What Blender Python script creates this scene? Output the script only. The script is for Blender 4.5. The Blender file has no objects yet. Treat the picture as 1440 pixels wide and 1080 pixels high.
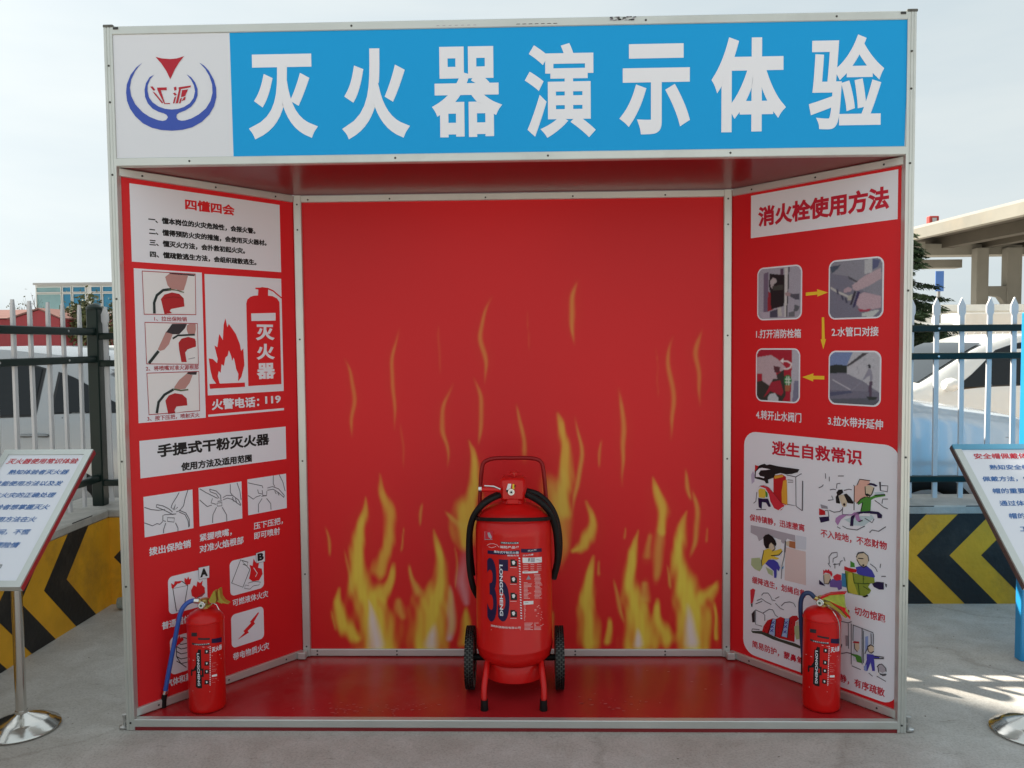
import bpy, bmesh, math, random
import numpy as np
from mathutils import Vector, Matrix
from mathutils.geometry import tessellate_polygon

SC = bpy.context.scene
COL = SC.collection
R = math.radians

# ------------------------------------------------------------------ camera
cam_d = bpy.data.cameras.new('camera')
cam = bpy.data.objects.new('camera', cam_d)
COL.objects.link(cam)
YAW, PITCH, ROLL = -0.0266, -0.0498, -0.0091
fw = Vector((math.sin(YAW) * math.cos(PITCH), math.cos(YAW) * math.cos(PITCH), math.sin(PITCH)))
rt = Vector((math.cos(YAW), -math.sin(YAW), 0))
up = rt.cross(fw)
rt2 = rt * math.cos(ROLL) + up * math.sin(ROLL)
up2 = -rt * math.sin(ROLL) + up * math.cos(ROLL)
m = Matrix((rt2, up2, -fw)).transposed().to_4x4()
m.translation = Vector((0.0932, -2.9729, 1.4447))
cam.matrix_world = m
cam_d.sensor_width = 36
cam_d.lens = 1150 / 1440 * 36
cam_d.clip_start = 0.05
cam_d.clip_end = 2000
SC.camera = cam

# ------------------------------------------------------------------ sky, sun, exposure
SUN_EL, SUN_AZ = 40.6, -48.6          # the sun stands behind the booth, to the left
w = bpy.data.worlds.new('World')
SC.world = w
w.use_nodes = True
nt = w.node_tree
bg = nt.nodes['Background']
sky = nt.nodes.new('ShaderNodeTexSky')
sky.sky_type = 'NISHITA'
sky.sun_disc = False
sky.sun_elevation = R(SUN_EL)
sky.sun_rotation = R(SUN_AZ)
sky.air_density = 1.0
sky.dust_density = 3.0
sky.ozone_density = 1.0
hs = nt.nodes.new('ShaderNodeHueSaturation')
hs.inputs['Saturation'].default_value = 0.22
nt.links.new(sky.outputs[0], hs.inputs['Color'])
veil = nt.nodes.new('ShaderNodeMix'); veil.data_type = 'RGBA'      # thin milky overcast over the clear sky
veil.inputs[0].default_value = 0.92
veil.inputs[7].default_value = (3.05, 3.33, 3.50, 1)
tcw = nt.nodes.new('ShaderNodeTexCoord'); mpw = nt.nodes.new('ShaderNodeMapping'); mpw.inputs['Scale'].default_value = (1.0, 1.0, 4.5)
nzw = nt.nodes.new('ShaderNodeTexNoise'); nzw.inputs['Scale'].default_value = 1.6; nzw.inputs['Detail'].default_value = 5; nzw.inputs['Roughness'].default_value = .55
rpw = nt.nodes.new('ShaderNodeValToRGB'); ew = rpw.color_ramp.elements
ew[0].position = .36; ew[0].color = (1.72, 2.04, 2.20, 1); ew[1].position = .66; ew[1].color = (2.12, 2.34, 2.38, 1)
nt.links.new(tcw.outputs['Generated'], mpw.inputs['Vector']); nt.links.new(mpw.outputs[0], nzw.inputs['Vector']); nt.links.new(nzw.outputs['Fac'], rpw.inputs[0])
nt.links.new(rpw.outputs[0], veil.inputs[7])
nt.links.new(hs.outputs[0], veil.inputs[6])
nt.links.new(veil.outputs[2], bg.inputs['Color'])
bg.inputs['Strength'].default_value = 0.10
sun_d = bpy.data.lights.new('sun', 'SUN')
sun_d.energy = 4.0
sun_d.angle = R(0.55)
sun_d.color = (1.0, 0.93, 0.80)
sun = bpy.data.objects.new('sun', sun_d)
COL.objects.link(sun)
sv_ = Vector((math.sin(R(SUN_AZ)) * math.cos(R(SUN_EL)), math.cos(R(SUN_AZ)) * math.cos(R(SUN_EL)), math.sin(R(SUN_EL))))
sun.rotation_euler = sv_.to_track_quat('Z', 'Y').to_euler()
sun.location = sv_ * 40
SC.view_settings.view_transform = 'Standard'
SC.view_settings.look = 'None'
SC.view_settings.exposure = 1.72
SC.view_settings.gamma = 1
SC.view_settings.use_curve_mapping = False

# ------------------------------------------------------------------ materials
MATS = {}
def mat(name, col=(.5, .5, .5), rough=.5, metal=0.0, noise=0.0, scale=20, bump=0.0, bscale=60, spec=.5, coat=0.0, alpha=1.0, trans=0.0, stretch=None, dirt=None):
    if name in MATS: return MATS[name]
    m = bpy.data.materials.new(name); m.use_nodes = True
    n = m.node_tree.nodes; L = m.node_tree.links
    b = n['Principled BSDF']
    b.inputs['Base Color'].default_value = (*col, 1)
    b.inputs['Roughness'].default_value = rough
    b.inputs['Metallic'].default_value = metal
    b.inputs['Specular IOR Level'].default_value = spec
    b.inputs['Coat Weight'].default_value = coat
    b.inputs['Transmission Weight'].default_value = trans
    b.inputs['Alpha'].default_value = alpha
    tc = n.new('ShaderNodeTexCoord')
    vec = tc.outputs['Object']
    if stretch:
        mp = n.new('ShaderNodeMapping'); mp.inputs['Scale'].default_value = stretch
        L.new(vec, mp.inputs['Vector']); vec = mp.outputs[0]
    if noise:
        t = n.new('ShaderNodeTexNoise'); t.inputs['Scale'].default_value = scale; t.inputs['Detail'].default_value = 6
        L.new(vec, t.inputs['Vector'])
        r = n.new('ShaderNodeMapRange'); r.inputs[1].default_value = .3; r.inputs[2].default_value = .7
        r.inputs[3].default_value = 1 - noise; r.inputs[4].default_value = 1 + noise * .6
        L.new(t.outputs['Fac'], r.inputs[0])
        mx = n.new('ShaderNodeMix'); mx.data_type = 'RGBA'; mx.blend_type = 'MULTIPLY'
        mx.inputs[0].default_value = 1; mx.inputs[6].default_value = (*col, 1)
        L.new(r.outputs[0], mx.inputs[7])
        out = mx.outputs[2]
        if dirt:
            t2 = n.new('ShaderNodeTexNoise'); t2.inputs['Scale'].default_value = scale * .35; t2.inputs['Detail'].default_value = 9
            t2.inputs['Roughness'].default_value = .7
            L.new(vec, t2.inputs['Vector'])
            r2 = n.new('ShaderNodeMapRange'); r2.inputs[1].default_value = .52; r2.inputs[2].default_value = .72
            r2.inputs[3].default_value = 0; r2.inputs[4].default_value = dirt[1]
            L.new(t2.outputs['Fac'], r2.inputs[0])
            m2 = n.new('ShaderNodeMix'); m2.data_type = 'RGBA'
            L.new(r2.outputs[0], m2.inputs[0]); L.new(out, m2.inputs[6]); m2.inputs[7].default_value = (*dirt[0], 1)
            out = m2.outputs[2]
        L.new(out, b.inputs['Base Color'])
    if bump:
        t = n.new('ShaderNodeTexNoise'); t.inputs['Scale'].default_value = bscale; t.inputs['Detail'].default_value = 4
        L.new(vec, t.inputs['Vector'])
        bp = n.new('ShaderNodeBump'); bp.inputs['Strength'].default_value = bump; bp.inputs['Distance'].default_value = .01
        L.new(t.outputs['Fac'], bp.inputs['Height']); L.new(bp.outputs[0], b.inputs['Normal'])
    MATS[name] = m
    return m

PRED = (.69, .013, .018)
INK = {'w': (.78, .79, .85), 'w2': (.68, .70, .76), 'pw': (.80, .79, .80), 'pw2': (.78, .62, .62), 'pw3': (.7, .3, .3), 'r': PRED, 'rd2': (.62, .03, .05), 'rd3': (.50, .015, .02),
       'dr': (.42, .018, .035), 'dr2': (.55, .012, .035), 'er': (.45, .015, .02), 'er2': (.25, .01, .01), 'k': (.012, .011, .012), 'bk2': (.035, .028, .035), 'dg': (.02, .03, .03), 'ge': (.10, .13, .07),
       'gy': (.30, .29, .33), 'gy2': (.42, .39, .44), 'sk': (.50, .26, .24), 'sk2': (.62, .52, .38), 'gl': (.10, .10, .12), 'y': (.85, .56, .03), 'yl': (.72, .52, .06), 'yo': (.50, .46, .06), 'ol': (.24, .30, .04),
       'gn': (.07, .26, .04), 'gg': (.42, .50, .28), 'dgn': (.05, .09, .02), 'nv': (.018, .010, .055), 'bl': (.06, .06, .38), 'bl2': (.05, .22, .42), 'bs': (.25, .35, .65), 'lb': (.35, .48, .75), 'lb2': (.045, .09, .42),
       'lc': (.50, .62, .66), 'lc2': (.62, .66, .74), 'lv': (.50, .44, .60), 'pk': (.72, .42, .34), 'pk2': (.70, .56, .54), 'pu': (.42, .22, .45), 'pb': (.16, .10, .36), 'or': (.72, .36, .04), 'bw': (.42, .16, .07),
       'dk': (.05, .06, .045), 'pr': (.60, .02, .03), 'scuff': (.50, .10, .10), 'hb': (.008, .33, .72), 'sb': (.05, .16, .42)}
def ink(k):
    return mat('ink_' + k, INK[k], .42 if k != 'hb' else .55, spec=.28 if k != 'hb' else .2)

def alu(): return mat('aluminium', (.63, .65, .62), .38, .6, noise=.07, scale=3, dirt=((.34, .33, .30), .35))
def steel(): return mat('polished_steel', (.72, .70, .66), .16, 1.0, noise=.06, scale=8)
def vinyl_red(): return mat('red_vinyl', PRED, .42, noise=.05, scale=2.2, bump=.14, bscale=2.2, spec=.28)

# ------------------------------------------------------------------ object helpers
def link(name, me, parent=None, mats=()):
    o = bpy.data.objects.new(name, me)
    COL.objects.link(o)
    if parent: o.parent = parent
    for mm in mats: me.materials.append(mm)
    return o
def tag(o, label=None, cat=None, group=None, kind=None):
    if label: o['label'] = label
    if cat: o['category'] = cat
    if group: o['group'] = group
    if kind: o['kind'] = kind
    return o
def thing(name, label, cat, loc=(0, 0, 0), rz=0, group=None):
    o = bpy.data.objects.new(name, None); COL.objects.link(o)
    o.empty_display_size = .1
    o.location = loc; o.rotation_euler = (0, 0, rz)
    return tag(o, label, cat, group)
def copy_tree(o, parent=None):
    c = o.copy(); COL.objects.link(c)
    if parent: c.parent = parent
    for ch in [x for x in ALLCH.get(o.name, [])]: copy_tree(ch, c)
    return c
ALLCH = {}
def index_children():
    ALLCH.clear()
    for o in bpy.data.objects:
        if o.parent: ALLCH.setdefault(o.parent.name, []).append(o)

class MB:
    """collects simple solids, builds ONE mesh object"""
    def __init__(s): s.v = []; s.f = []; s.mi = []; s.sm = []
    def add(s, v, f, mi=0, smooth=False):
        b = len(s.v); s.v += [tuple(p) for p in v]; s.f += [tuple(i + b for i in q) for q in f]
        s.mi += [mi] * len(f); s.sm += [smooth] * len(f); return s
    def box(s, x0, x1, y0, y1, z0, z1, mi=0, ch=0.0):
        c = min(ch, (x1 - x0) * .3, (y1 - y0) * .3, (z1 - z0) * .3)
        if c <= 0:
            v = [(x, y, z) for z in (z0, z1) for y in (y0, y1) for x in (x0, x1)]
            return s.add(v, [(0, 2, 3, 1), (4, 5, 7, 6), (0, 1, 5, 4), (2, 6, 7, 3), (0, 4, 6, 2), (1, 3, 7, 5)], mi)
        bm = bmesh.new(); bmesh.ops.create_cube(bm, size=1)
        for q in bm.verts: q.co = Vector(((x0 + x1) / 2 + q.co.x * (x1 - x0), (y0 + y1) / 2 + q.co.y * (y1 - y0), (z0 + z1) / 2 + q.co.z * (z1 - z0)))
        bmesh.ops.bevel(bm, geom=bm.edges[:], offset=c, segments=1, affect='EDGES')
        bm.verts.index_update()
        s.add([q.co[:] for q in bm.verts], [[q.index for q in f.verts] for f in bm.faces], mi); bm.free(); return s
    def prism(s, poly, a, b, mi=0):
        """poly: list of 3D points; extruded by vector a->b offset b"""
        n = len(poly); v = [Vector(p) + Vector(a) for p in poly] + [Vector(p) + Vector(b) for p in poly]
        f = [tuple(range(n))[::-1], tuple(range(n, 2 * n))] + [(i, (i + 1) % n, n + (i + 1) % n, n + i) for i in range(n)]
        return s.add(v, f, mi)
    def beam(s, p0, p1, w, h, upv=(0, 0, 1), mi=0):
        p0 = Vector(p0); p1 = Vector(p1); d = (p1 - p0).normalized(); sd = d.cross(Vector(upv)).normalized(); u = sd.cross(d)
        q = [(-1, -1), (1, -1), (1, 1), (-1, 1)]
        v = [p + sd * (a * w / 2) + u * (b * h / 2) for p in (p0, p1) for a, b in q]
        return s.add(v, [(0, 1, 2, 3), (7, 6, 5, 4), (0, 4, 5, 1), (1, 5, 6, 2), (2, 6, 7, 3), (3, 7, 4, 0)], mi)
    def tube(s, pts, r, seg=10, mi=0, smooth_n=0, cap=True):
        pts = [Vector(p) for p in pts]
        rs = list(r) if hasattr(r, '__len__') else [r] * len(pts)
        if smooth_n:
            q = []; rr = []; n = len(pts)
            for i in range(n - 1):
                p0 = pts[max(i - 1, 0)]; p1 = pts[i]; p2 = pts[i + 1]; p3 = pts[min(i + 2, n - 1)]
                for k in range(smooth_n):
                    t = k / smooth_n
                    q.append(.5 * ((2 * p1) + (p2 - p0) * t + (2 * p0 - 5 * p1 + 4 * p2 - p3) * t * t + (3 * p1 - p0 - 3 * p2 + p3) * t ** 3))
                    rr.append(rs[i] * (1 - t) + rs[i + 1] * t)
            q.append(pts[-1]); rr.append(rs[-1]); pts, rs = q, rr
        v = []; prev = None; n = len(pts)
        for i, p in enumerate(pts):
            t = (pts[min(i + 1, n - 1)] - pts[max(i - 1, 0)]).normalized()
            if prev is None:
                a = Vector((0, 0, 1)) if abs(t.z) < .9 else Vector((1, 0, 0)); x = t.cross(a).normalized()
            else: x = (prev - t * prev.dot(t)).normalized()
            prev = x; y = t.cross(x)
            for k in range(seg):
                a = 2 * math.pi * k / seg; v.append(p + (x * math.cos(a) + y * math.sin(a)) * rs[i])
        f = [(i * seg + k, i * seg + (k + 1) % seg, (i + 1) * seg + (k + 1) % seg, (i + 1) * seg + k) for i in range(n - 1) for k in range(seg)]
        s.add(v, f, mi, True)
        if cap: s.add(v[:seg], [tuple(range(seg))[::-1]], mi); s.add(v[-seg:], [tuple(range(seg))], mi)
        return s
    def lathe(s, prof, c=(0, 0, 0), seg=40, mi=0, axis='z', smooth=True):
        v = []
        for r_, z in prof:
            for k in range(seg):
                a = 2 * math.pi * k / seg
                p = (r_ * math.cos(a), r_ * math.sin(a), z)
                if axis == 'x': p = (z, p[0], p[1])
                if axis == 'y': p = (p[1], z, p[0])
                v.append((p[0] + c[0], p[1] + c[1], p[2] + c[2]))
        n = len(prof)
        f = [(i * seg + k, i * seg + (k + 1) % seg, (i + 1) * seg + (k + 1) % seg, (i + 1) * seg + k) for i in range(n - 1) for k in range(seg)]
        return s.add(v, f, mi, smooth)
    def build(s, name, mats, parent=None, sharp=None):
        me = bpy.data.meshes.new(name); me.from_pydata(s.v, [], s.f)
        if not isinstance(mats, (list, tuple)): mats = [mats]
        for mm in mats: me.materials.append(mm)
        me.polygons.foreach_set('material_index', s.mi); me.polygons.foreach_set('use_smooth', s.sm)
        me.update()
        bm = bmesh.new(); bm.from_mesh(me); bmesh.ops.recalc_face_normals(bm, faces=bm.faces[:]); bm.to_mesh(me); bm.free()
        if any(s.sm):
            try: me.set_sharp_from_angle(angle=R(sharp or 40))
            except Exception: pass
        o = bpy.data.objects.new(name, me); COL.objects.link(o)
        if parent: o.parent = parent
        return o

# ------------------------------------------------------------------ printed sheets (lettering, drawings)
GL = {}
def glyphs(txt, bold):
    k = (txt, bold)
    if k in GL: return GL[k]
    c = bpy.data.curves.new('lettering', 'FONT'); c.body = txt; c.bevel_depth = bold; c.bevel_resolution = 0; c.resolution_u = 8 if len(txt) == 1 else 3
    c.space_character = 1.0
    o = bpy.data.objects.new('lettering', c); COL.objects.link(o)
    dg = bpy.context.evaluated_depsgraph_get(); dg.update()
    me = o.evaluated_get(dg).to_mesh()
    me.calc_loop_triangles()
    v = np.array([p.co[:] for p in me.vertices]); f = [tuple(p.vertices) for p in me.polygons]
    if bold: f = [q for q in f if sum(v[i][2] for i in q) > 1e-5]
    if bold: v[:, 2] = np.maximum(v[:, 2], 0) / bold
    bpy.data.objects.remove(o); bpy.data.curves.remove(c)
    mn = v.min(0); mx = v.max(0)
    mn[2] = 0; mx[2] = 1; GL[k] = ((v - mn) / (mx - mn), f)
    return GL[k]

class Print:
    """flat coloured print; map(u, v, off) -> point on the printed surface"""
    def __init__(s, mp, step=.0008, slice=0): s.slice = slice; s.mp = mp; s.v = []; s.f = []; s.mi = []; s.cols = []; s.step = step
    def m(s, k):
        if k not in s.cols: s.cols.append(k)
        return s.cols.index(k)
    def raw(s, col, layer, pts, faces):
        b = len(s.v); s.v += [tuple(s.mp(p[0], p[1], layer * s.step + (p[2] * s.step * .3 if len(p) > 2 else 0))) for p in pts]
        s.f += [tuple(i + b for i in q) for q in faces]; s.mi += [s.m(col)] * len(faces)
    def poly(s, col, layer, pts):
        if s.slice:
            us = [p[0] for p in pts]; a = math.floor(min(us) / s.slice) * s.slice
            if max(us) - min(us) > s.slice * .6:
                while a < max(us):
                    q = pts
                    for lim, sg in ((a, 1), (a + s.slice, -1)):
                        r = []
                        for i in range(len(q)):
                            c, d = q[i], q[(i + 1) % len(q)]; ic, id_ = sg * (c[0] - lim) >= 0, sg * (d[0] - lim) >= 0
                            if ic: r.append(c)
                            if ic != id_: t = (lim - c[0]) / (d[0] - c[0]); r.append((lim, c[1] + (d[1] - c[1]) * t))
                        q = r
                        if len(q) < 3: break
                    if len(q) > 2: s.poly0(col, layer, q)
                    a += s.slice
                return
        s.poly0(col, layer, pts)
    def poly0(s, col, layer, pts):
        tri = tessellate_polygon([[Vector((p[0], p[1], 0)) for p in pts]])
        s.raw(col, layer, pts, tri)
    def rect(s, col, layer, r, rad=0, ndiv=1):
        u0, v0, u1, v1 = r
        if rad:
            pts = []
            for cx, cy, a0 in ((u1 - rad, v1 - rad, 0), (u0 + rad, v1 - rad, 90), (u0 + rad, v0 + rad, 180), (u1 - rad, v0 + rad, 270)):
                for k in range(7): a = R(a0 + 15 * k); pts.append((cx + rad * math.cos(a), cy + rad * math.sin(a)))
            s.poly(col, layer, pts)
        else: s.raw(col, layer, [(u0, v0), (u1, v0), (u1, v1), (u0, v1)], [(0, 1, 2, 3)])
    def line(s, col, layer, w, pts):
        P = [Vector(p) for p in pts]; n = len(P); L = []
        for i in range(n):
            t = (P[min(i + 1, n - 1)] - P[max(i - 1, 0)])
            t = t.normalized() if t.length > 1e-9 else Vector((1, 0))
            nn = Vector((-t.y, t.x)) * w / 2; L.append(P[i] + nn); L.append(P[i] - nn)
        if (P[0] - P[-1]).length < 1e-6:
            t = (P[1] - P[-2]).normalized(); nn = Vector((-t.y, t.x)) * w / 2
            L[0] = L[-2] = P[0] + nn; L[1] = L[-1] = P[0] - nn
        s.raw(col, layer, [p[:] for p in L], [(2 * i, 2 * i + 1, 2 * i + 3, 2 * i + 2) for i in range(n - 1)])
    def text(s, col, layer, txt, box, bold, slant=0):
        g, f = glyphs(txt, bold); u0, v0, u1, v1 = box
        s.raw(col, layer, [(u0 + (u1 - u0) * p[0] + slant * (v1 - v0) * (p[1] - .5), v0 + (v1 - v0) * p[1], p[2]) for p in g], f)
    def vtext(s, col, layer, txt, x, vtop, vbot, h, bold=.03):
        g, f = glyphs(txt, bold)
        s.raw(col, layer, [(x + (p[1] - .5) * h, vtop - (vtop - vbot) * p[0], p[2]) for p in g], f)
    def prims(s, pr):
        for q in pr:
            if q[0] == 'p': s.poly(q[1], q[2], q[3])
            elif q[0] == 'r': s.rect(q[1], q[2], q[3], q[4])
            elif q[0] == 'l': s.line(q[1], q[2], q[3], q[4])
            elif q[0] == 't':
                u0, u1, vm = q[4]; h = q[5]; s.text(q[1], q[2], q[3], (u0, vm - h / 2, u1, vm + h / 2), q[6], q[7])
            elif q[0] == 'v': s.vtext(q[1], q[2], q[3], q[4][0], q[4][1], q[5][1], q[6])
            elif q[0] == 'c': s.text('w', 1, q[1], q[2], {'演': .022, '器': .027, '验': .026}.get(q[1], .036))
    def build(s, name, parent):
        me = bpy.data.meshes.new(name); me.from_pydata(s.v, [], s.f)
        for k in s.cols: me.materials.append(ink(k))
        me.polygons.foreach_set('material_index', s.mi); me.update()
        o = bpy.data.objects.new(name, me); COL.objects.link(o); o.parent = parent
        return o

# soft colour painting of a print (numpy), carried by a mesh colour attribute
class Ras:
    def __init__(s, w, h, col, box=(0, 0, 1, 1)):
        s.w, s.h = w, h; s.a = np.zeros((h, w, 3)) + np.array(col)
        xs = box[0] + (np.arange(w) + .5) / w * (box[2] - box[0]); ys = box[1] + (np.arange(h) + .5) / h * (box[3] - box[1])
        s.X, s.Y = np.meshgrid(xs, ys)
    def inside(s, pts):
        c = np.zeros(s.X.shape, bool); n = len(pts)
        for i in range(n):
            x0, y0 = pts[i]; x1, y1 = pts[(i + 1) % n]
            if y0 == y1: continue
            cond = ((y0 > s.Y) != (y1 > s.Y)); c ^= cond & (s.X < (x1 - x0) * (s.Y - y0) / (y1 - y0) + x0)
        return c
    def poly(s, col, pts, a=1.0):
        k = s.inside(pts); s.a[k] = s.a[k] * (1 - a) + np.array(col) * a; return s
    def dist(s, pts, ws):
        best = np.full(s.X.shape, 1e9); s.T = np.zeros(s.X.shape); n = max(1, len(pts) - 1)
        for i, ((x0, y0), (x1, y1), w0, w1) in enumerate(zip(pts[:-1], pts[1:], ws[:-1], ws[1:])):
            dx, dy = x1 - x0, y1 - y0; L2 = dx * dx + dy * dy + 1e-12
            t = np.clip(((s.X - x0) * dx + (s.Y - y0) * dy) / L2, 0, 1)
            d = np.hypot(s.X - x0 - t * dx, s.Y - y0 - t * dy) / (w0 + (w1 - w0) * t)
            s.T = np.where(d < best, (i + t) / n, s.T); best = np.minimum(best, d)
        return best
    def line(s, col, w, pts, a=1.0):
        d = s.dist(pts, [w] * len(pts)); al = np.clip((1 - d) * 3, 0, 1)[..., None] * a
        s.a = s.a * (1 - al) + np.array(col) * al; return s
    def blur(s, n=1):
        for _ in range(n):
            p = np.pad(s.a, ((1, 1), (1, 1), (0, 0)), 'edge')
            s.a = (p[:-2, 1:-1] + p[2:, 1:-1] + p[1:-1, :-2] + p[1:-1, 2:] + 2 * p[1:-1, 1:-1]) / 6
        return s
    def grain(s, k, seed=0):
        r = np.random.RandomState(seed); s.a = np.clip(s.a * (1 + k * r.randn(s.h, s.w, 1)), 0, 1); return s
def mat_paint():
    if 'painted_print' in MATS: return MATS['painted_print']
    m = mat('painted_print', (1, 1, 1), .42, spec=.28, bump=.14, bscale=2.2); n = m.node_tree.nodes
    a = n.new('ShaderNodeAttribute'); a.attribute_name = 'paint'
    m.node_tree.links.new(a.outputs['Color'], n['Principled BSDF'].inputs['Base Color'])
    return m
def grid_print(name, ras, mp, rect, off, parent, keep=None):
    """rect u0,v0,u1,v1 ; raster row 0 = top"""
    h, w_ = ras.h, ras.w; u0, v0, u1, v1 = rect
    us = np.linspace(u0, u1, w_ + 1); vs = np.linspace(v1, v0, h + 1)
    V = []
    for v in vs:
        for u in us: V.append(tuple(mp(u, v, off)))
    I, J = np.meshgrid(np.arange(h), np.arange(w_), indexing='ij'); I = I.ravel(); J = J.ravel()
    if keep is not None: k = keep.ravel(); I = I[k]; J = J[k]
    F = np.stack([I * (w_ + 1) + J, (I + 1) * (w_ + 1) + J, (I + 1) * (w_ + 1) + J + 1, I * (w_ + 1) + J + 1], 1)
    me = bpy.data.meshes.new(name)
    me.from_pydata(V, [], F.tolist())
    at = me.color_attributes.new('paint', 'FLOAT_COLOR', 'CORNER')
    c = np.ones((len(F), 4, 4)); c[:, :, :3] = ras.a[I, J][:, None, :]
    at.data.foreach_set('color', c.astype(np.float32).ravel())
    me.materials.append(mat_paint())
    o = bpy.data.objects.new(name, me); COL.objects.link(o); o.parent = parent
    return o
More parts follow.
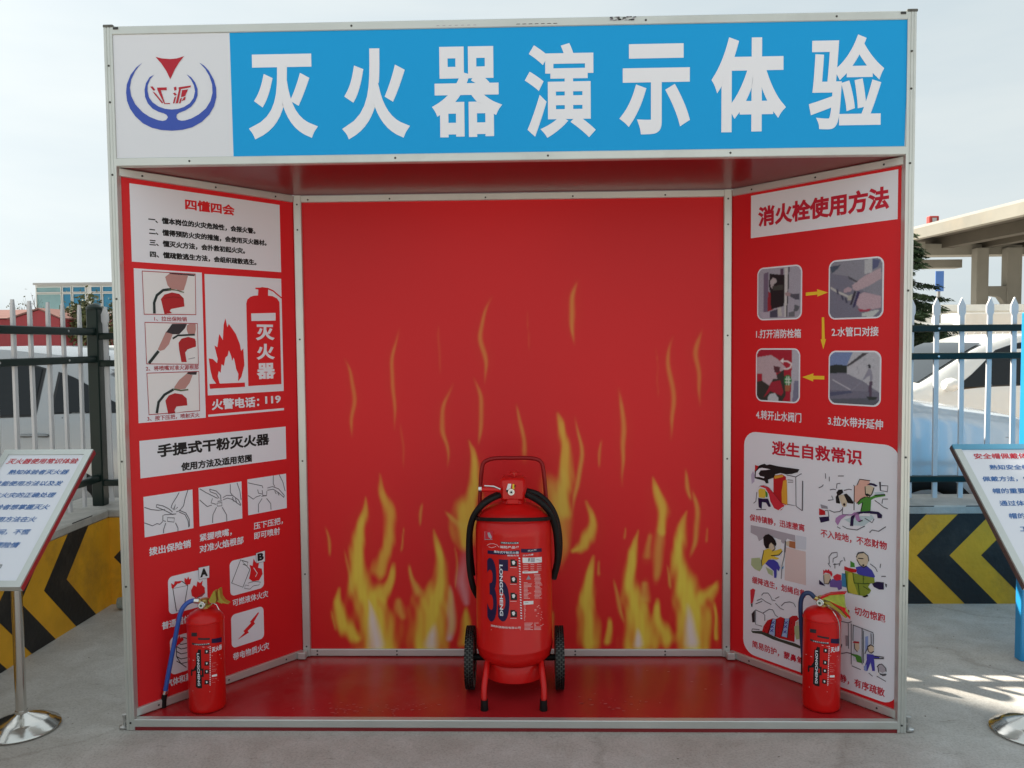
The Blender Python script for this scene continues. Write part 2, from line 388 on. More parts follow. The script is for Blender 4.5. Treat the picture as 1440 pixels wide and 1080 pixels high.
LEFT_PRINTS = [["rules_card",[["r","w",1,[0.0756,1.7619,0.7268,2.0514],0],["t","r",2,"四懂四会",[0.2926,0.5093,2.0012],0.0439,0.035,0],["t","k",2,"一、懂本岗位的火灾危险性，会报火警。",[0.1434,0.6043,1.9263],0.0257,0.045,0],["t","k",2,"二、懂得预防火灾的措施，会使用灭火器材。",[0.1443,0.6569,1.8811],0.0257,0.045,0],["t","k",2,"三、懂灭火方法，会扑救初起火灾。",[0.1446,0.5526,1.839],0.0258,0.045,0],["t","k",2,"四、懂疏散逃生方法，会组织疏散逃生。",[0.145,0.6056,1.7951],0.0257,0.045,0]]],
["steps_card",[["r","w",1,[0.0816,1.1561,0.3556,1.7378],0],["p","pw",2,[[0.1131,1.7289],[0.3267,1.7303],[0.3243,1.5696],[0.1153,1.5669]]],
["p","bk2",3,[[0.2177,1.7285],[0.3266,1.728],[0.3214,1.7218],[0.2235,1.7243]]],
["p","sk",3,[[0.2023,1.7122],[0.2206,1.7264],[0.2966,1.7251],[0.2863,1.6908],[0.2762,1.6643],[0.2578,1.6606],[0.2458,1.667],[0.2247,1.6649],[0.2103,1.6814]]],
["p","er",3,[[0.1825,1.6262],[0.1972,1.6438],[0.2273,1.6536],[0.2574,1.6491],[0.2752,1.6324],[0.2773,1.6006],[0.2223,1.5893],[0.2161,1.5817],[0.226,1.5733],[0.1949,1.5692]]],
["p","pw",4,[[0.2223,1.5893],[0.2773,1.6006],[0.2827,1.5746],[0.226,1.5733]]],
["l","dg",4,0.01,[[0.2247,1.666],[0.1919,1.6606],[0.1666,1.6398],[0.1552,1.6112],[0.1551,1.5706]]],
["l","ge",5,0.004,[[0.2127,1.6644],[0.2457,1.663],[0.276,1.6556]]],
["l","er2",5,0.002,[[0.1938,1.6295],[0.2328,1.6366],[0.2722,1.6334]]],
["l","dr",3,0.0035,[[0.1131,1.7289],[0.3267,1.7303],[0.3243,1.5696],[0.1153,1.5669],[0.1131,1.7289]]],
["p","pw",2,[[0.1172,1.5362],[0.3296,1.5344],[0.3297,1.3721],[0.119,1.3792]]],
["p","bk2",3,[[0.2247,1.5319],[0.2858,1.5327],[0.2766,1.5151],[0.2526,1.4918],[0.2253,1.4917],[0.1986,1.4985]]],
["p","sk",3,[[0.1987,1.5014],[0.2253,1.4917],[0.2091,1.4527],[0.1906,1.4328],[0.1727,1.4274],[0.1641,1.4331],[0.1798,1.4643]]],
["l","dg",4,0.011,[[0.1669,1.4274],[0.1457,1.4023],[0.1277,1.3812]]],
["p","sk",3,[[0.2856,1.5269],[0.2969,1.5328],[0.322,1.5332],[0.3226,1.5108],[0.3176,1.492],[0.2895,1.4931],[0.2838,1.5105]]],
["p","er",3,[[0.2485,1.4582],[0.2612,1.4744],[0.2891,1.4814],[0.317,1.4743],[0.3211,1.4637],[0.3211,1.4431],[0.2845,1.4317],[0.2749,1.4202],[0.2799,1.3821],[0.2584,1.3826],[0.2506,1.4292]]],
["p","pw",4,[[0.2845,1.4317],[0.3211,1.4431],[0.3235,1.3764],[0.2811,1.3809]]],
["l","dg",4,0.007,[[0.2248,1.4745],[0.2463,1.4872],[0.277,1.4884],[0.3175,1.4902]]],
["l","gy",5,0.003,[[0.2865,1.3937],[0.3148,1.399]]],
["l","dr",3,0.0035,[[0.1172,1.5362],[0.3296,1.5344],[0.3297,1.3721],[0.119,1.3792],[0.1172,1.5362]]],
["p","pw",2,[[0.119,1.3437],[0.3301,1.3437],[0.3292,1.1864],[0.122,1.1855]]],
["p","bk2",3,[[0.2836,1.3422],[0.3225,1.3427],[0.319,1.331],[0.297,1.3318],[0.2785,1.3366]]],
["p","sk",3,[[0.2785,1.3366],[0.3032,1.3298],[0.2898,1.2998],[0.2705,1.2772],[0.2337,1.2743],[0.2249,1.2852],[0.247,1.3132]]],
["l","ge",4,0.006,[[0.2217,1.2784],[0.2519,1.2711],[0.2828,1.2731]]],
["p","er",3,[[0.188,1.2353],[0.2029,1.2546],[0.2272,1.2619],[0.2575,1.2556],[0.2755,1.2388],[0.2777,1.2094],[0.2317,1.2094],[0.2239,1.1954],[0.2278,1.1835],[0.1977,1.1828]]],
["p","pw",4,[[0.2317,1.2094],[0.2778,1.2111],[0.2783,1.1887],[0.2261,1.1854]]],
["l","dg",4,0.01,[[0.2216,1.2767],[0.1851,1.2584],[0.1607,1.2312],[0.1523,1.189]]],
["l","dr",3,0.0035,[[0.119,1.3437],[0.3301,1.3437],[0.3292,1.1864],[0.122,1.1855],[0.119,1.3437]]],
["t","dr",2,"1、拉出保险销",[0.1544,0.2863,1.5511],0.0181,0.015,0],["t","dr",2,"2、将喷嘴对准火源根部",[0.1156,0.3306,1.3613],0.0191,0.015,0],["t","dr",2,"3、按下压把，喷射灭火",[0.1152,0.3287,1.17],0.0192,0.015,0]]],
["extinguisher_sign",[["r","w",1,[0.3669,1.2454,0.7261,1.7333],0],["p","r",2,[[0.552,1.6208],[0.5574,1.6377],[0.5718,1.6493],[0.5896,1.655],[0.6089,1.657],[0.6118,1.6821],[0.5975,1.6827],[0.5977,1.689],[0.6192,1.69],[0.6301,1.693],[0.6591,1.6906],[0.6582,1.6577],[0.6802,1.6566],[0.7022,1.6479],[0.7145,1.6323],[0.7147,1.2763],[0.552,1.2747]]],
["l","r",2,0.006,[[0.6554,1.6891],[0.6845,1.679],[0.7027,1.6658],[0.7263,1.65]]],
["p","w",3,[[0.5733,1.5798],[0.6931,1.585],[0.6922,1.5518],[0.5739,1.5481]]],
["t","w",3,"灭",[0.5924,0.6856,1.5004],0.0676,0.04,0],["t","w",3,"火",[0.5937,0.6848,1.4181],0.0678,0.04,0],["t","w",3,"器",[0.5928,0.6862,1.3356],0.0679,0.04,0],["p","r",2,[[0.3753,1.3948],[0.3934,1.3915],[0.4112,1.3742],[0.4144,1.3923],[0.4016,1.4466],[0.4145,1.4393],[0.424,1.4935],[0.4398,1.4681],[0.445,1.5298],[0.4538,1.5572],[0.4614,1.5209],[0.4686,1.535],[0.4993,1.4937],[0.5173,1.4506],[0.522,1.4228],[0.5327,1.4332],[0.5356,1.3637],[0.5203,1.3146],[0.5046,1.2967],[0.5069,1.3275],[0.4971,1.3475],[0.4895,1.3895],[0.4855,1.3957],[0.4797,1.3823],[0.4749,1.4051],[0.4654,1.4266],[0.4601,1.4053],[0.4491,1.3964],[0.4414,1.3632],[0.4309,1.3695],[0.426,1.3351],[0.4176,1.3427],[0.4123,1.3217],[0.4194,1.293],[0.4233,1.291],[0.5356,1.2904],[0.5365,1.2723],[0.3768,1.272],[0.3748,1.2913],[0.4048,1.2918],[0.3891,1.3135],[0.3804,1.3498]]],
["t","w",3,"火警电话：",[0.3814,0.602,1.2065],0.0451,0.035,0],["t","w",3,"119",[0.6312,0.7091,1.2106],0.033,0.035,0]]],
["stripe",[["p","w",1,[[0.3665,1.1676],[0.7255,1.1706],[0.7252,1.1609],[0.3663,1.1586]]]]],
["powder_card",[["r","w",1,[0.0822,0.9459,0.7314,1.0888],0],["t","k",2,"手提式干粉灭火器",[0.1505,0.6487,1.0425],0.0514,0.04,0],["t","k",2,"使用方法及适用范围",[0.2444,0.5597,0.9698],0.0339,0.04,0]]],
["drawing_card",[["r","w",1,[0.0911,0.7186,0.2893,0.8741],0],["l","gl",2,0.003,[[0.093,0.8342],[0.1185,0.8215],[0.1475,0.8139],[0.1741,0.8124]]],
["l","gl",2,0.003,[[0.1412,0.8368],[0.1657,0.8283],[0.1891,0.8129],[0.2037,0.7977]]],
["l","gl",2,0.003,[[0.1412,0.8368],[0.1392,0.8279],[0.1653,0.8139],[0.1857,0.8007],[0.2064,0.7867]]],
["l","gl",2,0.003,[[0.0911,0.7748],[0.1223,0.7578],[0.14,0.7633],[0.1517,0.7584],[0.1638,0.7678]]],
["l","gl",2,0.003,[[0.1735,0.7922],[0.1645,0.7909],[0.1639,0.7707],[0.1757,0.7657]]],
["l","gl",2,0.003,[[0.1983,0.8173],[0.2047,0.8308],[0.2206,0.8518],[0.2334,0.8704]]],
["l","gl",2,0.003,[[0.2707,0.8768],[0.2572,0.8432],[0.2501,0.8148],[0.2311,0.7972],[0.2189,0.7963]]],
["l","gl",2,0.003,[[0.1983,0.8173],[0.207,0.8071],[0.2167,0.826],[0.21,0.8037],[0.2255,0.8129]]],
["l","gl",2,0.003,[[0.1705,0.7927],[0.2186,0.7876]]],
["l","gl",2,0.003,[[0.1821,0.7792],[0.1828,0.7645],[0.2085,0.7571],[0.2108,0.7731],[0.1821,0.7792]]],
["l","gl",2,0.003,[[0.1755,0.7599],[0.1658,0.7355],[0.1653,0.7211]]],
["l","gl",2,0.003,[[0.2145,0.7531],[0.2242,0.7308],[0.2238,0.7191]]],
["l","gl",2,0.003,[[0.231,0.7931],[0.2552,0.7785],[0.2669,0.7527],[0.2692,0.7256]]],
["l","gl",2,0.003,[[0.2312,0.8002],[0.2585,0.785],[0.272,0.7578],[0.2724,0.728]]]]],
["drawing_card",[["r","w",1,[0.3155,0.7204,0.5084,0.8768],0],["l","gl",2,0.003,[[0.3197,0.8727],[0.3462,0.8538],[0.3717,0.8379],[0.3976,0.8218]]],
["l","gl",2,0.003,[[0.3627,0.8647],[0.3919,0.8532],[0.4111,0.832],[0.4119,0.8134]]],
["l","gl",2,0.003,[[0.3627,0.8647],[0.3656,0.8539],[0.3915,0.841],[0.4042,0.8208]]],
["l","gl",2,0.003,[[0.3184,0.8279],[0.3321,0.8137],[0.3509,0.7956],[0.3705,0.7986]]],
["l","gl",2,0.003,[[0.3746,0.8253],[0.3675,0.8082],[0.3903,0.7985]]],
["l","gl",2,0.003,[[0.3972,0.8096],[0.4171,0.809]]],
["l","gl",2,0.003,[[0.3937,0.8028],[0.3946,0.7905],[0.4152,0.7884],[0.4156,0.8018],[0.3937,0.8028]]],
["l","gl",2,0.003,[[0.3912,0.7861],[0.3746,0.7584],[0.3716,0.7254]]],
["l","gl",2,0.003,[[0.4164,0.7821],[0.4355,0.7481],[0.4361,0.7202]]],
["l","gl",2,0.003,[[0.4209,0.8213],[0.4379,0.828],[0.4649,0.8239],[0.4917,0.8011],[0.5035,0.7774]]],
["l","gl",2,0.003,[[0.4206,0.8121],[0.4409,0.8164],[0.461,0.809],[0.4845,0.7898],[0.5014,0.7758]]],
["l","gl",2,0.003,[[0.4561,0.8716],[0.4551,0.8378],[0.4649,0.8239]]],
["l","gl",2,0.003,[[0.4869,0.8736],[0.4997,0.8374],[0.5042,0.7992]]],
["l","gl",2,0.003,[[0.4647,0.8177],[0.4696,0.7983]]],
["l","gl",2,0.003,[[0.4782,0.8095],[0.4831,0.7888]]]]],
["drawing_card",[["r","w",1,[0.5365,0.7284,0.7283,0.881],0],["l","gl",2,0.003,[[0.539,0.8664],[0.5707,0.8557],[0.6064,0.8443],[0.6098,0.8342]]],
["l","gl",2,0.003,[[0.5375,0.813],[0.5618,0.7935],[0.5763,0.8008],[0.598,0.8039]]],
["l","gl",2,0.003,[[0.5844,0.8315],[0.5875,0.8151],[0.6055,0.8092]]],
["l","gl",2,0.003,[[0.6059,0.8251],[0.6089,0.8023],[0.6271,0.7996],[0.6291,0.8186]]],
["l","gl",2,0.003,[[0.6016,0.8002],[0.6271,0.7983]]],
["l","gl",2,0.003,[[0.6049,0.7901],[0.5862,0.7674],[0.5852,0.7325]]],
["l","gl",2,0.003,[[0.6268,0.7867],[0.6467,0.7611],[0.6475,0.735]]],
["l","gl",2,0.003,[[0.6317,0.8311],[0.6576,0.8338],[0.6872,0.8199],[0.7166,0.7861]]],
["l","gl",2,0.003,[[0.6314,0.8214],[0.661,0.8217],[0.6868,0.8036],[0.7126,0.7789]]],
["l","gl",2,0.003,[[0.6627,0.8817],[0.6617,0.8462],[0.6688,0.8322]]],
["l","gl",2,0.003,[[0.6926,0.881],[0.7106,0.846],[0.721,0.8052]]],
["l","gl",2,0.003,[[0.6682,0.8129],[0.6753,0.7988]]],
["l","gl",2,0.003,[[0.683,0.8042],[0.6902,0.7901]]],
["l","gl",2,0.003,[[0.7166,0.7861],[0.7126,0.7769]]]]],
["caption",[["t","w",2,"拨出保险销",[0.1058,0.2766,0.6596],0.033,0.03,0]]],
["caption",[["t","w",2,"紧握喷嘴，",[0.3132,0.457,0.6733],0.0312,0.025,0]]],
["caption",[["t","w",2,"对准火焰根部",[0.3117,0.5112,0.6286],0.033,0.025,0]]],
["caption",[["t","w",2,"压下压把，",[0.5607,0.706,0.6768],0.0316,0.02,0]]],
["caption",[["t","w",2,"即可喷射",[0.5609,0.6897,0.6347],0.0317,0.02,0]]],
["fire_class_card",[["r","w",1,[0.1772,0.3955,0.3408,0.5453],0.02],["l","k",2,0.003,[[0.1957,0.4965],[0.2077,0.4033],[0.2378,0.4027],[0.2581,0.494],[0.1957,0.4965]]],
["l","k",2,0.003,[[0.1957,0.4965],[0.2225,0.5191],[0.2338,0.5165],[0.2581,0.494]]],
["p","r",3,[[0.1906,0.4999],[0.189,0.5197],[0.1998,0.51],[0.204,0.5234],[0.2188,0.52],[0.2338,0.5186],[0.2261,0.511],[0.2111,0.5109],[0.1957,0.4944]]],
["p","r",3,[[0.2521,0.4969],[0.2435,0.5142],[0.2455,0.5283],[0.2543,0.519],[0.2608,0.5299],[0.2642,0.5167],[0.2735,0.5197],[0.2674,0.4977]]],
["p","r",3,[[0.2736,0.4485],[0.2705,0.4713],[0.2826,0.4904],[0.294,0.4804],[0.2985,0.5014],[0.3099,0.4914],[0.3219,0.4997],[0.3175,0.4822],[0.3289,0.4684],[0.3298,0.4458],[0.316,0.4344],[0.2887,0.4352]]],
["l","gl",3,0.004,[[0.2594,0.4337],[0.2808,0.4284],[0.3282,0.4462]]],
["p","w",4,[[0.304,0.5555],[0.3513,0.554],[0.3498,0.5044],[0.3049,0.5073]]],
["l","k",5,0.0015,[[0.304,0.5555],[0.3513,0.554],[0.3498,0.5044],[0.3049,0.5073],[0.304,0.5555]]],
["t","k",5,"A",[0.3103,0.3434,0.5308],0.0337,0.06,0]]],
["fire_class_card",[["r","w",1,[0.4436,0.4032,0.6041,0.5513],0.02],["l","k",2,0.003,[[0.4953,0.5481],[0.4505,0.4584],[0.5021,0.4286],[0.5368,0.4966],[0.4953,0.5481]]],
["l","k",2,0.003,[[0.4994,0.5434],[0.5291,0.5294],[0.5244,0.5149],[0.5049,0.5268]]],
["p","r",3,[[0.5362,0.4734],[0.5411,0.4956],[0.5356,0.5163],[0.5502,0.5092],[0.5555,0.5393],[0.5655,0.5216],[0.5812,0.5143],[0.5762,0.4957],[0.5937,0.488],[0.5975,0.4635],[0.5791,0.4401],[0.5484,0.4433],[0.5314,0.4589]]],
["l","w",4,0.003,[[0.5544,0.5005],[0.5712,0.4733],[0.562,0.4597]]],
["l","k",3,0.002,[[0.5088,0.4215],[0.5135,0.4359],[0.5305,0.428],[0.5266,0.4406],[0.5571,0.4413],[0.5877,0.4302],[0.5785,0.4206],[0.5522,0.4229],[0.5345,0.4131],[0.5088,0.4215]]],
["p","w",4,[[0.5666,0.5604],[0.611,0.5631],[0.6097,0.516],[0.568,0.5171]]],
["l","k",5,0.0015,[[0.5666,0.5604],[0.611,0.5631],[0.6097,0.516],[0.568,0.5171],[0.5666,0.5604]]],
["t","k",5,"B",[0.5739,0.6041,0.5405],0.0327,0.06,0]]],
["caption",[["t","w",2,"可燃液体火灾",[0.4523,0.6237,0.3728],0.0304,0.02,0]]],
["fire_class_card",[["r","w",1,[0.4438,0.1827,0.5987,0.3243],0.02],["p","r",2,[[0.5726,0.3039],[0.5305,0.272],[0.5364,0.2665],[0.4994,0.2416],[0.5051,0.2338],[0.4712,0.2124],[0.5249,0.2282],[0.519,0.2361],[0.5563,0.2587],[0.5495,0.2668],[0.5751,0.2977]]]]],
["caption",[["t","w",2,"带电物质火灾",[0.4482,0.6219,0.1449],0.0321,0.02,0]]],
["caption",[["t","w",2,"普通固体火灾",[0.1475,0.3255,0.3597],0.0312,0.03,0]]],
["fire_class_card",[["r","w",1,[0.1775,0.1539,0.3335,0.305],0.02],["l","k",2,0.003,[[0.2039,0.2811],[0.2223,0.2655],[0.245,0.2632],[0.2681,0.2668]]],
["l","k",2,0.003,[[0.2034,0.2631],[0.2217,0.2474],[0.2444,0.245],[0.2676,0.2485]]],
["l","k",2,0.003,[[0.2028,0.2436],[0.2211,0.2279],[0.2438,0.2254],[0.267,0.2288]]],
["l","k",2,0.003,[[0.2022,0.2235],[0.2205,0.2076],[0.2432,0.205],[0.2663,0.2083]]],
["l","k",2,0.003,[[0.2016,0.2054],[0.2199,0.1895],[0.2426,0.1868],[0.2658,0.19]]],
["l","k",2,0.003,[[0.2039,0.2811],[0.2022,0.2235],[0.2199,0.1888],[0.242,0.1672]]],
["l","k",2,0.003,[[0.2682,0.2697],[0.2662,0.2039]]],
["l","k",2,0.003,[[0.2039,0.2811],[0.2344,0.2905],[0.2682,0.2697]]],
["p","r",3,[[0.1996,0.2606],[0.2018,0.2853],[0.208,0.2908],[0.216,0.3067],[0.2215,0.2905],[0.227,0.2962],[0.2341,0.281],[0.2149,0.2706]]]]],
["caption",[["t","w",2,"气体和蒸汽火灾",[0.1569,0.3425,0.1267],0.0314,0.03,0]]]]
RIGHT_PRINTS = [["title_card",[["r","w",1,[0.1092,1.8804,0.7481,2.0586],0],["t","dr2",2,"消火栓使用方法",[0.1453,0.7167,1.9638],0.0865,0.04,0]]],
["photo_print",[["r","w",1,[0.1434,1.5311,0.3584,1.751],0.03],["photo",0]]],
["photo_print",[["r","w",1,[0.4757,1.5249,0.6996,1.7533],0.03],["photo",1]]],
["photo_print",[["r","w",1,[0.1389,1.19,0.3524,1.4138],0.03],["photo",2]]],
["photo_print",[["r","w",1,[0.4792,1.1951,0.6941,1.4045],0.03],["photo",3]]],
["arrow",[["p","y",1,[[0.3752,1.6362],[0.4268,1.6374],[0.4247,1.6469],[0.4733,1.6314],[0.427,1.6176],[0.4269,1.6258],[0.3754,1.6232]]]]],
["arrow",[["p","y",1,[[0.4474,1.5354],[0.4577,1.535],[0.4612,1.4491],[0.467,1.4502],[0.4552,1.4096],[0.4431,1.4493],[0.4483,1.4481]]]]],
["arrow",[["p","y",1,[[0.4609,1.3049],[0.4119,1.3047],[0.4131,1.3142],[0.3624,1.298],[0.4121,1.2817],[0.412,1.2906],[0.461,1.2909]]]]],
["caption",[["t","w",2,"1.打开消防栓箱",[0.139,0.3553,1.4741],0.0376,0.02,0]]],
["caption",[["t","w",2,"2.水管口对接",[0.4909,0.6822,1.4771],0.0368,0.02,0]]],
["caption",[["t","w",2,"4.转开止水阀门",[0.1413,0.3599,1.1326],0.0404,0.02,0]]],
["caption",[["t","w",2,"3.拉水带并延伸",[0.4789,0.7042,1.1303],0.0385,0.02,0]]],
["escape_card",[["r","w",1,[0.08,0.0866,0.7712,1.0573],0.06],["t","dr2",2,"逃生自救常识",[0.2217,0.6242,0.9985],0.0611,0.03,0]]],
["caption",[["t","dr2",2,"保持镇静，迅速撤离",[0.1115,0.3792,0.686],0.031,0.022,0]]],
["caption",[["t","dr2",2,"不入险地，不恋财物",[0.4514,0.7255,0.6802],0.0333,0.022,0]]],
["caption",[["t","dr2",2,"缓降逃生，划绳自救",[0.1253,0.3874,0.4169],0.0308,0.022,0]]],
["caption",[["t","dr2",2,"火已及身，切勿惊跑",[0.4446,0.7237,0.4053],0.034,0.022,0]]],
["caption",[["t","dr2",2,"简易防护，蒙鼻匍匐",[0.1271,0.4095,0.1361],0.0325,0.022,0]]],
["caption",[["t","dr2",2,"保持冷静，有序疏散",[0.4475,0.7252,0.1236],0.0343,0.022,0]]],
["cartoon",[["p","rd3",2,[[0.23,0.8818],[0.2716,0.8925],[0.2906,0.8839],[0.2916,0.7663],[0.2598,0.7724],[0.2307,0.8014]]],
["p","or",3,[[0.2317,0.882],[0.2779,0.8906],[0.278,0.8823],[0.2366,0.8688]]],
["p","or",3,[[0.2781,0.8659],[0.2954,0.8736],[0.2994,0.7675],[0.2726,0.7744],[0.2706,0.8181]]],
["p","k",4,[[0.1542,0.9133],[0.1741,0.9226],[0.1873,0.9269],[0.1972,0.9224],[0.2135,0.9271],[0.249,0.9242],[0.2776,0.9234],[0.3027,0.9236],[0.3551,0.9231],[0.3461,0.9099],[0.3185,0.8997],[0.2905,0.8949],[0.2652,0.8972],[0.2397,0.8886],[0.2333,0.8739],[0.2042,0.8618],[0.2076,0.8469],[0.1945,0.8438],[0.1878,0.8541],[0.1377,0.8589],[0.1375,0.8929],[0.1407,0.9131]]],
["p","w",5,[[0.1443,0.8881],[0.1609,0.9042],[0.1742,0.9086],[0.2169,0.9066],[0.194,0.9011],[0.1676,0.8965],[0.1577,0.8812],[0.1645,0.8722],[0.1877,0.8709],[0.1844,0.8649],[0.1612,0.8676],[0.1428,0.8652]]],
["p","rd3",5,[[0.139,0.9158],[0.1575,0.9137],[0.1509,0.903],[0.1392,0.8875]]],
["p","rd2",3,[[0.1615,0.8281],[0.1814,0.8336],[0.2077,0.8288],[0.2274,0.812],[0.2501,0.7931],[0.2662,0.7734],[0.2853,0.7653],[0.2728,0.7441],[0.2538,0.7355],[0.2311,0.7458],[0.2147,0.7656],[0.2047,0.7976],[0.1914,0.8209]]],
["l","w",4,0.004,[[0.1615,0.8253],[0.1914,0.8209],[0.2079,0.7981],[0.2147,0.7711],[0.2344,0.7435],[0.2569,0.7374],[0.2791,0.7561]]],
["l","k",5,0.001,[[0.1582,0.822],[0.1664,0.831],[0.188,0.8359],[0.2142,0.8269],[0.2339,0.8074],[0.2726,0.7716]]],
["p","yl",4,[[0.1566,0.8105],[0.1649,0.8187],[0.1914,0.8181],[0.1948,0.7962],[0.1884,0.7812],[0.1585,0.7796]]],
["p","gn",5,[[0.1914,0.8125],[0.203,0.8058],[0.2031,0.789],[0.1949,0.785]]],
["p","nv",4,[[0.1551,0.7763],[0.1785,0.7769],[0.2048,0.7808],[0.2197,0.7496],[0.2083,0.7464],[0.1951,0.7626],[0.1753,0.7624],[0.1738,0.7325],[0.1588,0.7372]]],
["l","gl",3,0.0032,[[0.1482,0.8008],[0.1435,0.7604],[0.1317,0.7501]]],
["l","gl",3,0.0032,[[0.1454,0.7252],[0.1953,0.7331]]],
["l","gl",3,0.0032,[[0.2936,0.8925],[0.3371,0.8898],[0.3644,0.9067]]],
["l","gl",3,0.0032,[[0.3371,0.8898],[0.3397,0.771],[0.2978,0.7713]]],
["l","gl",3,0.005,[[0.3692,0.8778],[0.3689,0.7567]]],
["l","gl",3,0.0032,[[0.3398,0.7697],[0.3689,0.7553]]],
["l","bk2",3,0.0025,[[0.2985,0.8727],[0.3234,0.8745],[0.325,0.8666],[0.3001,0.8633]]],
["p","lv",2,[[0.1173,0.8706],[0.1274,0.8889],[0.136,0.8729],[0.1345,0.8443],[0.121,0.8312]]]]],
["cartoon",[["p","pk",2,[[0.6148,0.9159],[0.6307,0.9179],[0.6545,0.9147],[0.6553,0.8536],[0.6316,0.8476],[0.6052,0.8209],[0.593,0.8292],[0.5936,0.8852],[0.6096,0.8975]]],
["l","bk2",3,0.0032,[[0.5895,0.8898],[0.5936,0.8878],[0.5934,0.7936]]],
["l","bk2",3,0.0032,[[0.6043,0.8918],[0.6148,0.9159],[0.6571,0.9163]]],
["p","sk2",3,[[0.639,0.8914],[0.6521,0.8982],[0.673,0.8935],[0.6706,0.8783],[0.6655,0.8676],[0.6527,0.8507],[0.6421,0.8567],[0.6379,0.8737]]],
["p","nv",4,[[0.6455,0.8986],[0.6572,0.9076],[0.6728,0.9072],[0.6871,0.9017],[0.6807,0.8966],[0.6651,0.8999]]],
["p","k",4,[[0.638,0.8624],[0.6472,0.8662],[0.6578,0.8627],[0.6565,0.8575],[0.6421,0.8567]]],
["l","k",4,0.0032,[[0.6377,0.8912],[0.6394,0.8613],[0.6527,0.8507],[0.6655,0.8676],[0.673,0.8911]]],
["p","gn",3,[[0.6395,0.8525],[0.6579,0.8527],[0.676,0.8641],[0.7169,0.8725],[0.717,0.8663],[0.6787,0.8546],[0.662,0.8433],[0.6599,0.7993],[0.6217,0.7931],[0.6292,0.8296],[0.6107,0.8167],[0.6079,0.8238],[0.6211,0.841]]],
["l","k",5,0.0032,[[0.6395,0.8525],[0.6211,0.841],[0.6052,0.8209]]],
["l","k",5,0.0032,[[0.676,0.8641],[0.7169,0.8725]]],
["l","k",5,0.0032,[[0.6292,0.8296],[0.6217,0.7931]]],
["p","nv",4,[[0.6056,0.7892],[0.6586,0.802],[0.6923,0.8032],[0.7065,0.7944],[0.7054,0.7818],[0.6888,0.779],[0.686,0.7935],[0.6324,0.7885],[0.6004,0.7769],[0.5925,0.7578],[0.5915,0.7321],[0.5779,0.7297],[0.5815,0.7662]]],
["p","w",4,[[0.6164,0.7846],[0.6587,0.7928],[0.6589,0.7815],[0.6219,0.7767]]],
["p","pu",4,[[0.5153,0.7369],[0.518,0.7504],[0.5319,0.7631],[0.5513,0.7714],[0.5841,0.7768],[0.5949,0.7862],[0.611,0.7888],[0.6167,0.7669],[0.6248,0.7607],[0.6142,0.7513],[0.6034,0.7571],[0.5977,0.774],[0.5623,0.7681],[0.5404,0.749],[0.5267,0.7233]]],
["p","k",5,[[0.6115,0.7534],[0.6301,0.7629],[0.6301,0.7591],[0.6169,0.7518]]],
["p","k",4,[[0.5196,0.8519],[0.5279,0.8634],[0.5446,0.867],[0.5488,0.856],[0.5365,0.8452],[0.5282,0.8401],[0.5354,0.8154],[0.5341,0.81],[0.5187,0.8102],[0.5165,0.8333],[0.5225,0.8432]]],
["p","k",4,[[0.5503,0.8485],[0.5613,0.8539],[0.5779,0.8423],[0.5917,0.8239],[0.5891,0.8184],[0.5672,0.8176],[0.5588,0.8343]]],
["p","sk2",3,[[0.5296,0.8378],[0.5365,0.8452],[0.5531,0.8476],[0.5644,0.8223],[0.5619,0.804],[0.5509,0.7984],[0.5425,0.8061],[0.5353,0.8231]]],
["p","k",5,[[0.5485,0.8122],[0.5549,0.8158],[0.5591,0.8113],[0.5558,0.8043],[0.5503,0.8053]]],
["p","w",3,[[0.5454,0.7963],[0.5619,0.8014],[0.5703,0.7951],[0.5705,0.7746],[0.5457,0.7705]]],
["l","gl",4,0.0032,[[0.5468,0.7978],[0.5457,0.7705],[0.5705,0.772]]],
["p","rd3",3,[[0.4445,0.7778],[0.4707,0.7714],[0.4723,0.7559],[0.4448,0.75]]],
["p","nv",3,[[0.4449,0.7421],[0.4882,0.752],[0.4898,0.7352],[0.4524,0.7209]]],
["p","gy",3,[[0.4502,0.7945],[0.4806,0.7913],[0.4835,0.7813],[0.4547,0.7794]]],
["l","gl",3,0.0032,[[0.4707,0.7727],[0.4836,0.7761],[0.4882,0.7506]]],
["p","lc",2,[[0.5515,0.7509],[0.5951,0.7684],[0.664,0.7874],[0.6746,0.7767],[0.633,0.7394],[0.5955,0.7354]]],
["p","lc",2,[[0.6733,0.8737],[0.7092,0.8812],[0.7144,0.8721],[0.6785,0.867]]],
["l","gl",3,0.0032,[[0.4422,0.8593],[0.4567,0.8666],[0.4624,0.8752]]],
["l","gl",3,0.0032,[[0.4705,0.9208],[0.4722,0.9001]]],
["l","gl",3,0.0032,[[0.4878,0.9099],[0.488,0.8917]]],
["l","gl",3,0.0032,[[0.5194,0.8674],[0.5206,0.8856],[0.5346,0.8901]]],
["l","gl",3,0.0032,[[0.4912,0.8583],[0.5054,0.8628],[0.5167,0.8618]]],
["l","gl",3,0.0032,[[0.5501,0.8639],[0.572,0.8721],[0.583,0.871]]],
["l","gl",3,0.0032,[[0.4832,0.8153],[0.5059,0.8213],[0.4986,0.8358]]],
["l","gl",3,0.0032,[[0.4893,0.777],[0.5093,0.7724],[0.5345,0.779],[0.5455,0.7911]]],
["l","gl",3,0.0032,[[0.5245,0.9172],[0.5495,0.9203]]],
["l","gl",3,0.0032,[[0.6763,0.8442],[0.6945,0.8346],[0.71,0.8246],[0.7278,0.82]]],
["l","gl",3,0.0032,[[0.7272,0.8568],[0.707,0.8538],[0.7047,0.8361]]],
["l","gl",3,0.0032,[[0.5463,0.7242],[0.5657,0.7173],[0.6065,0.7195],[0.6383,0.7403]]],
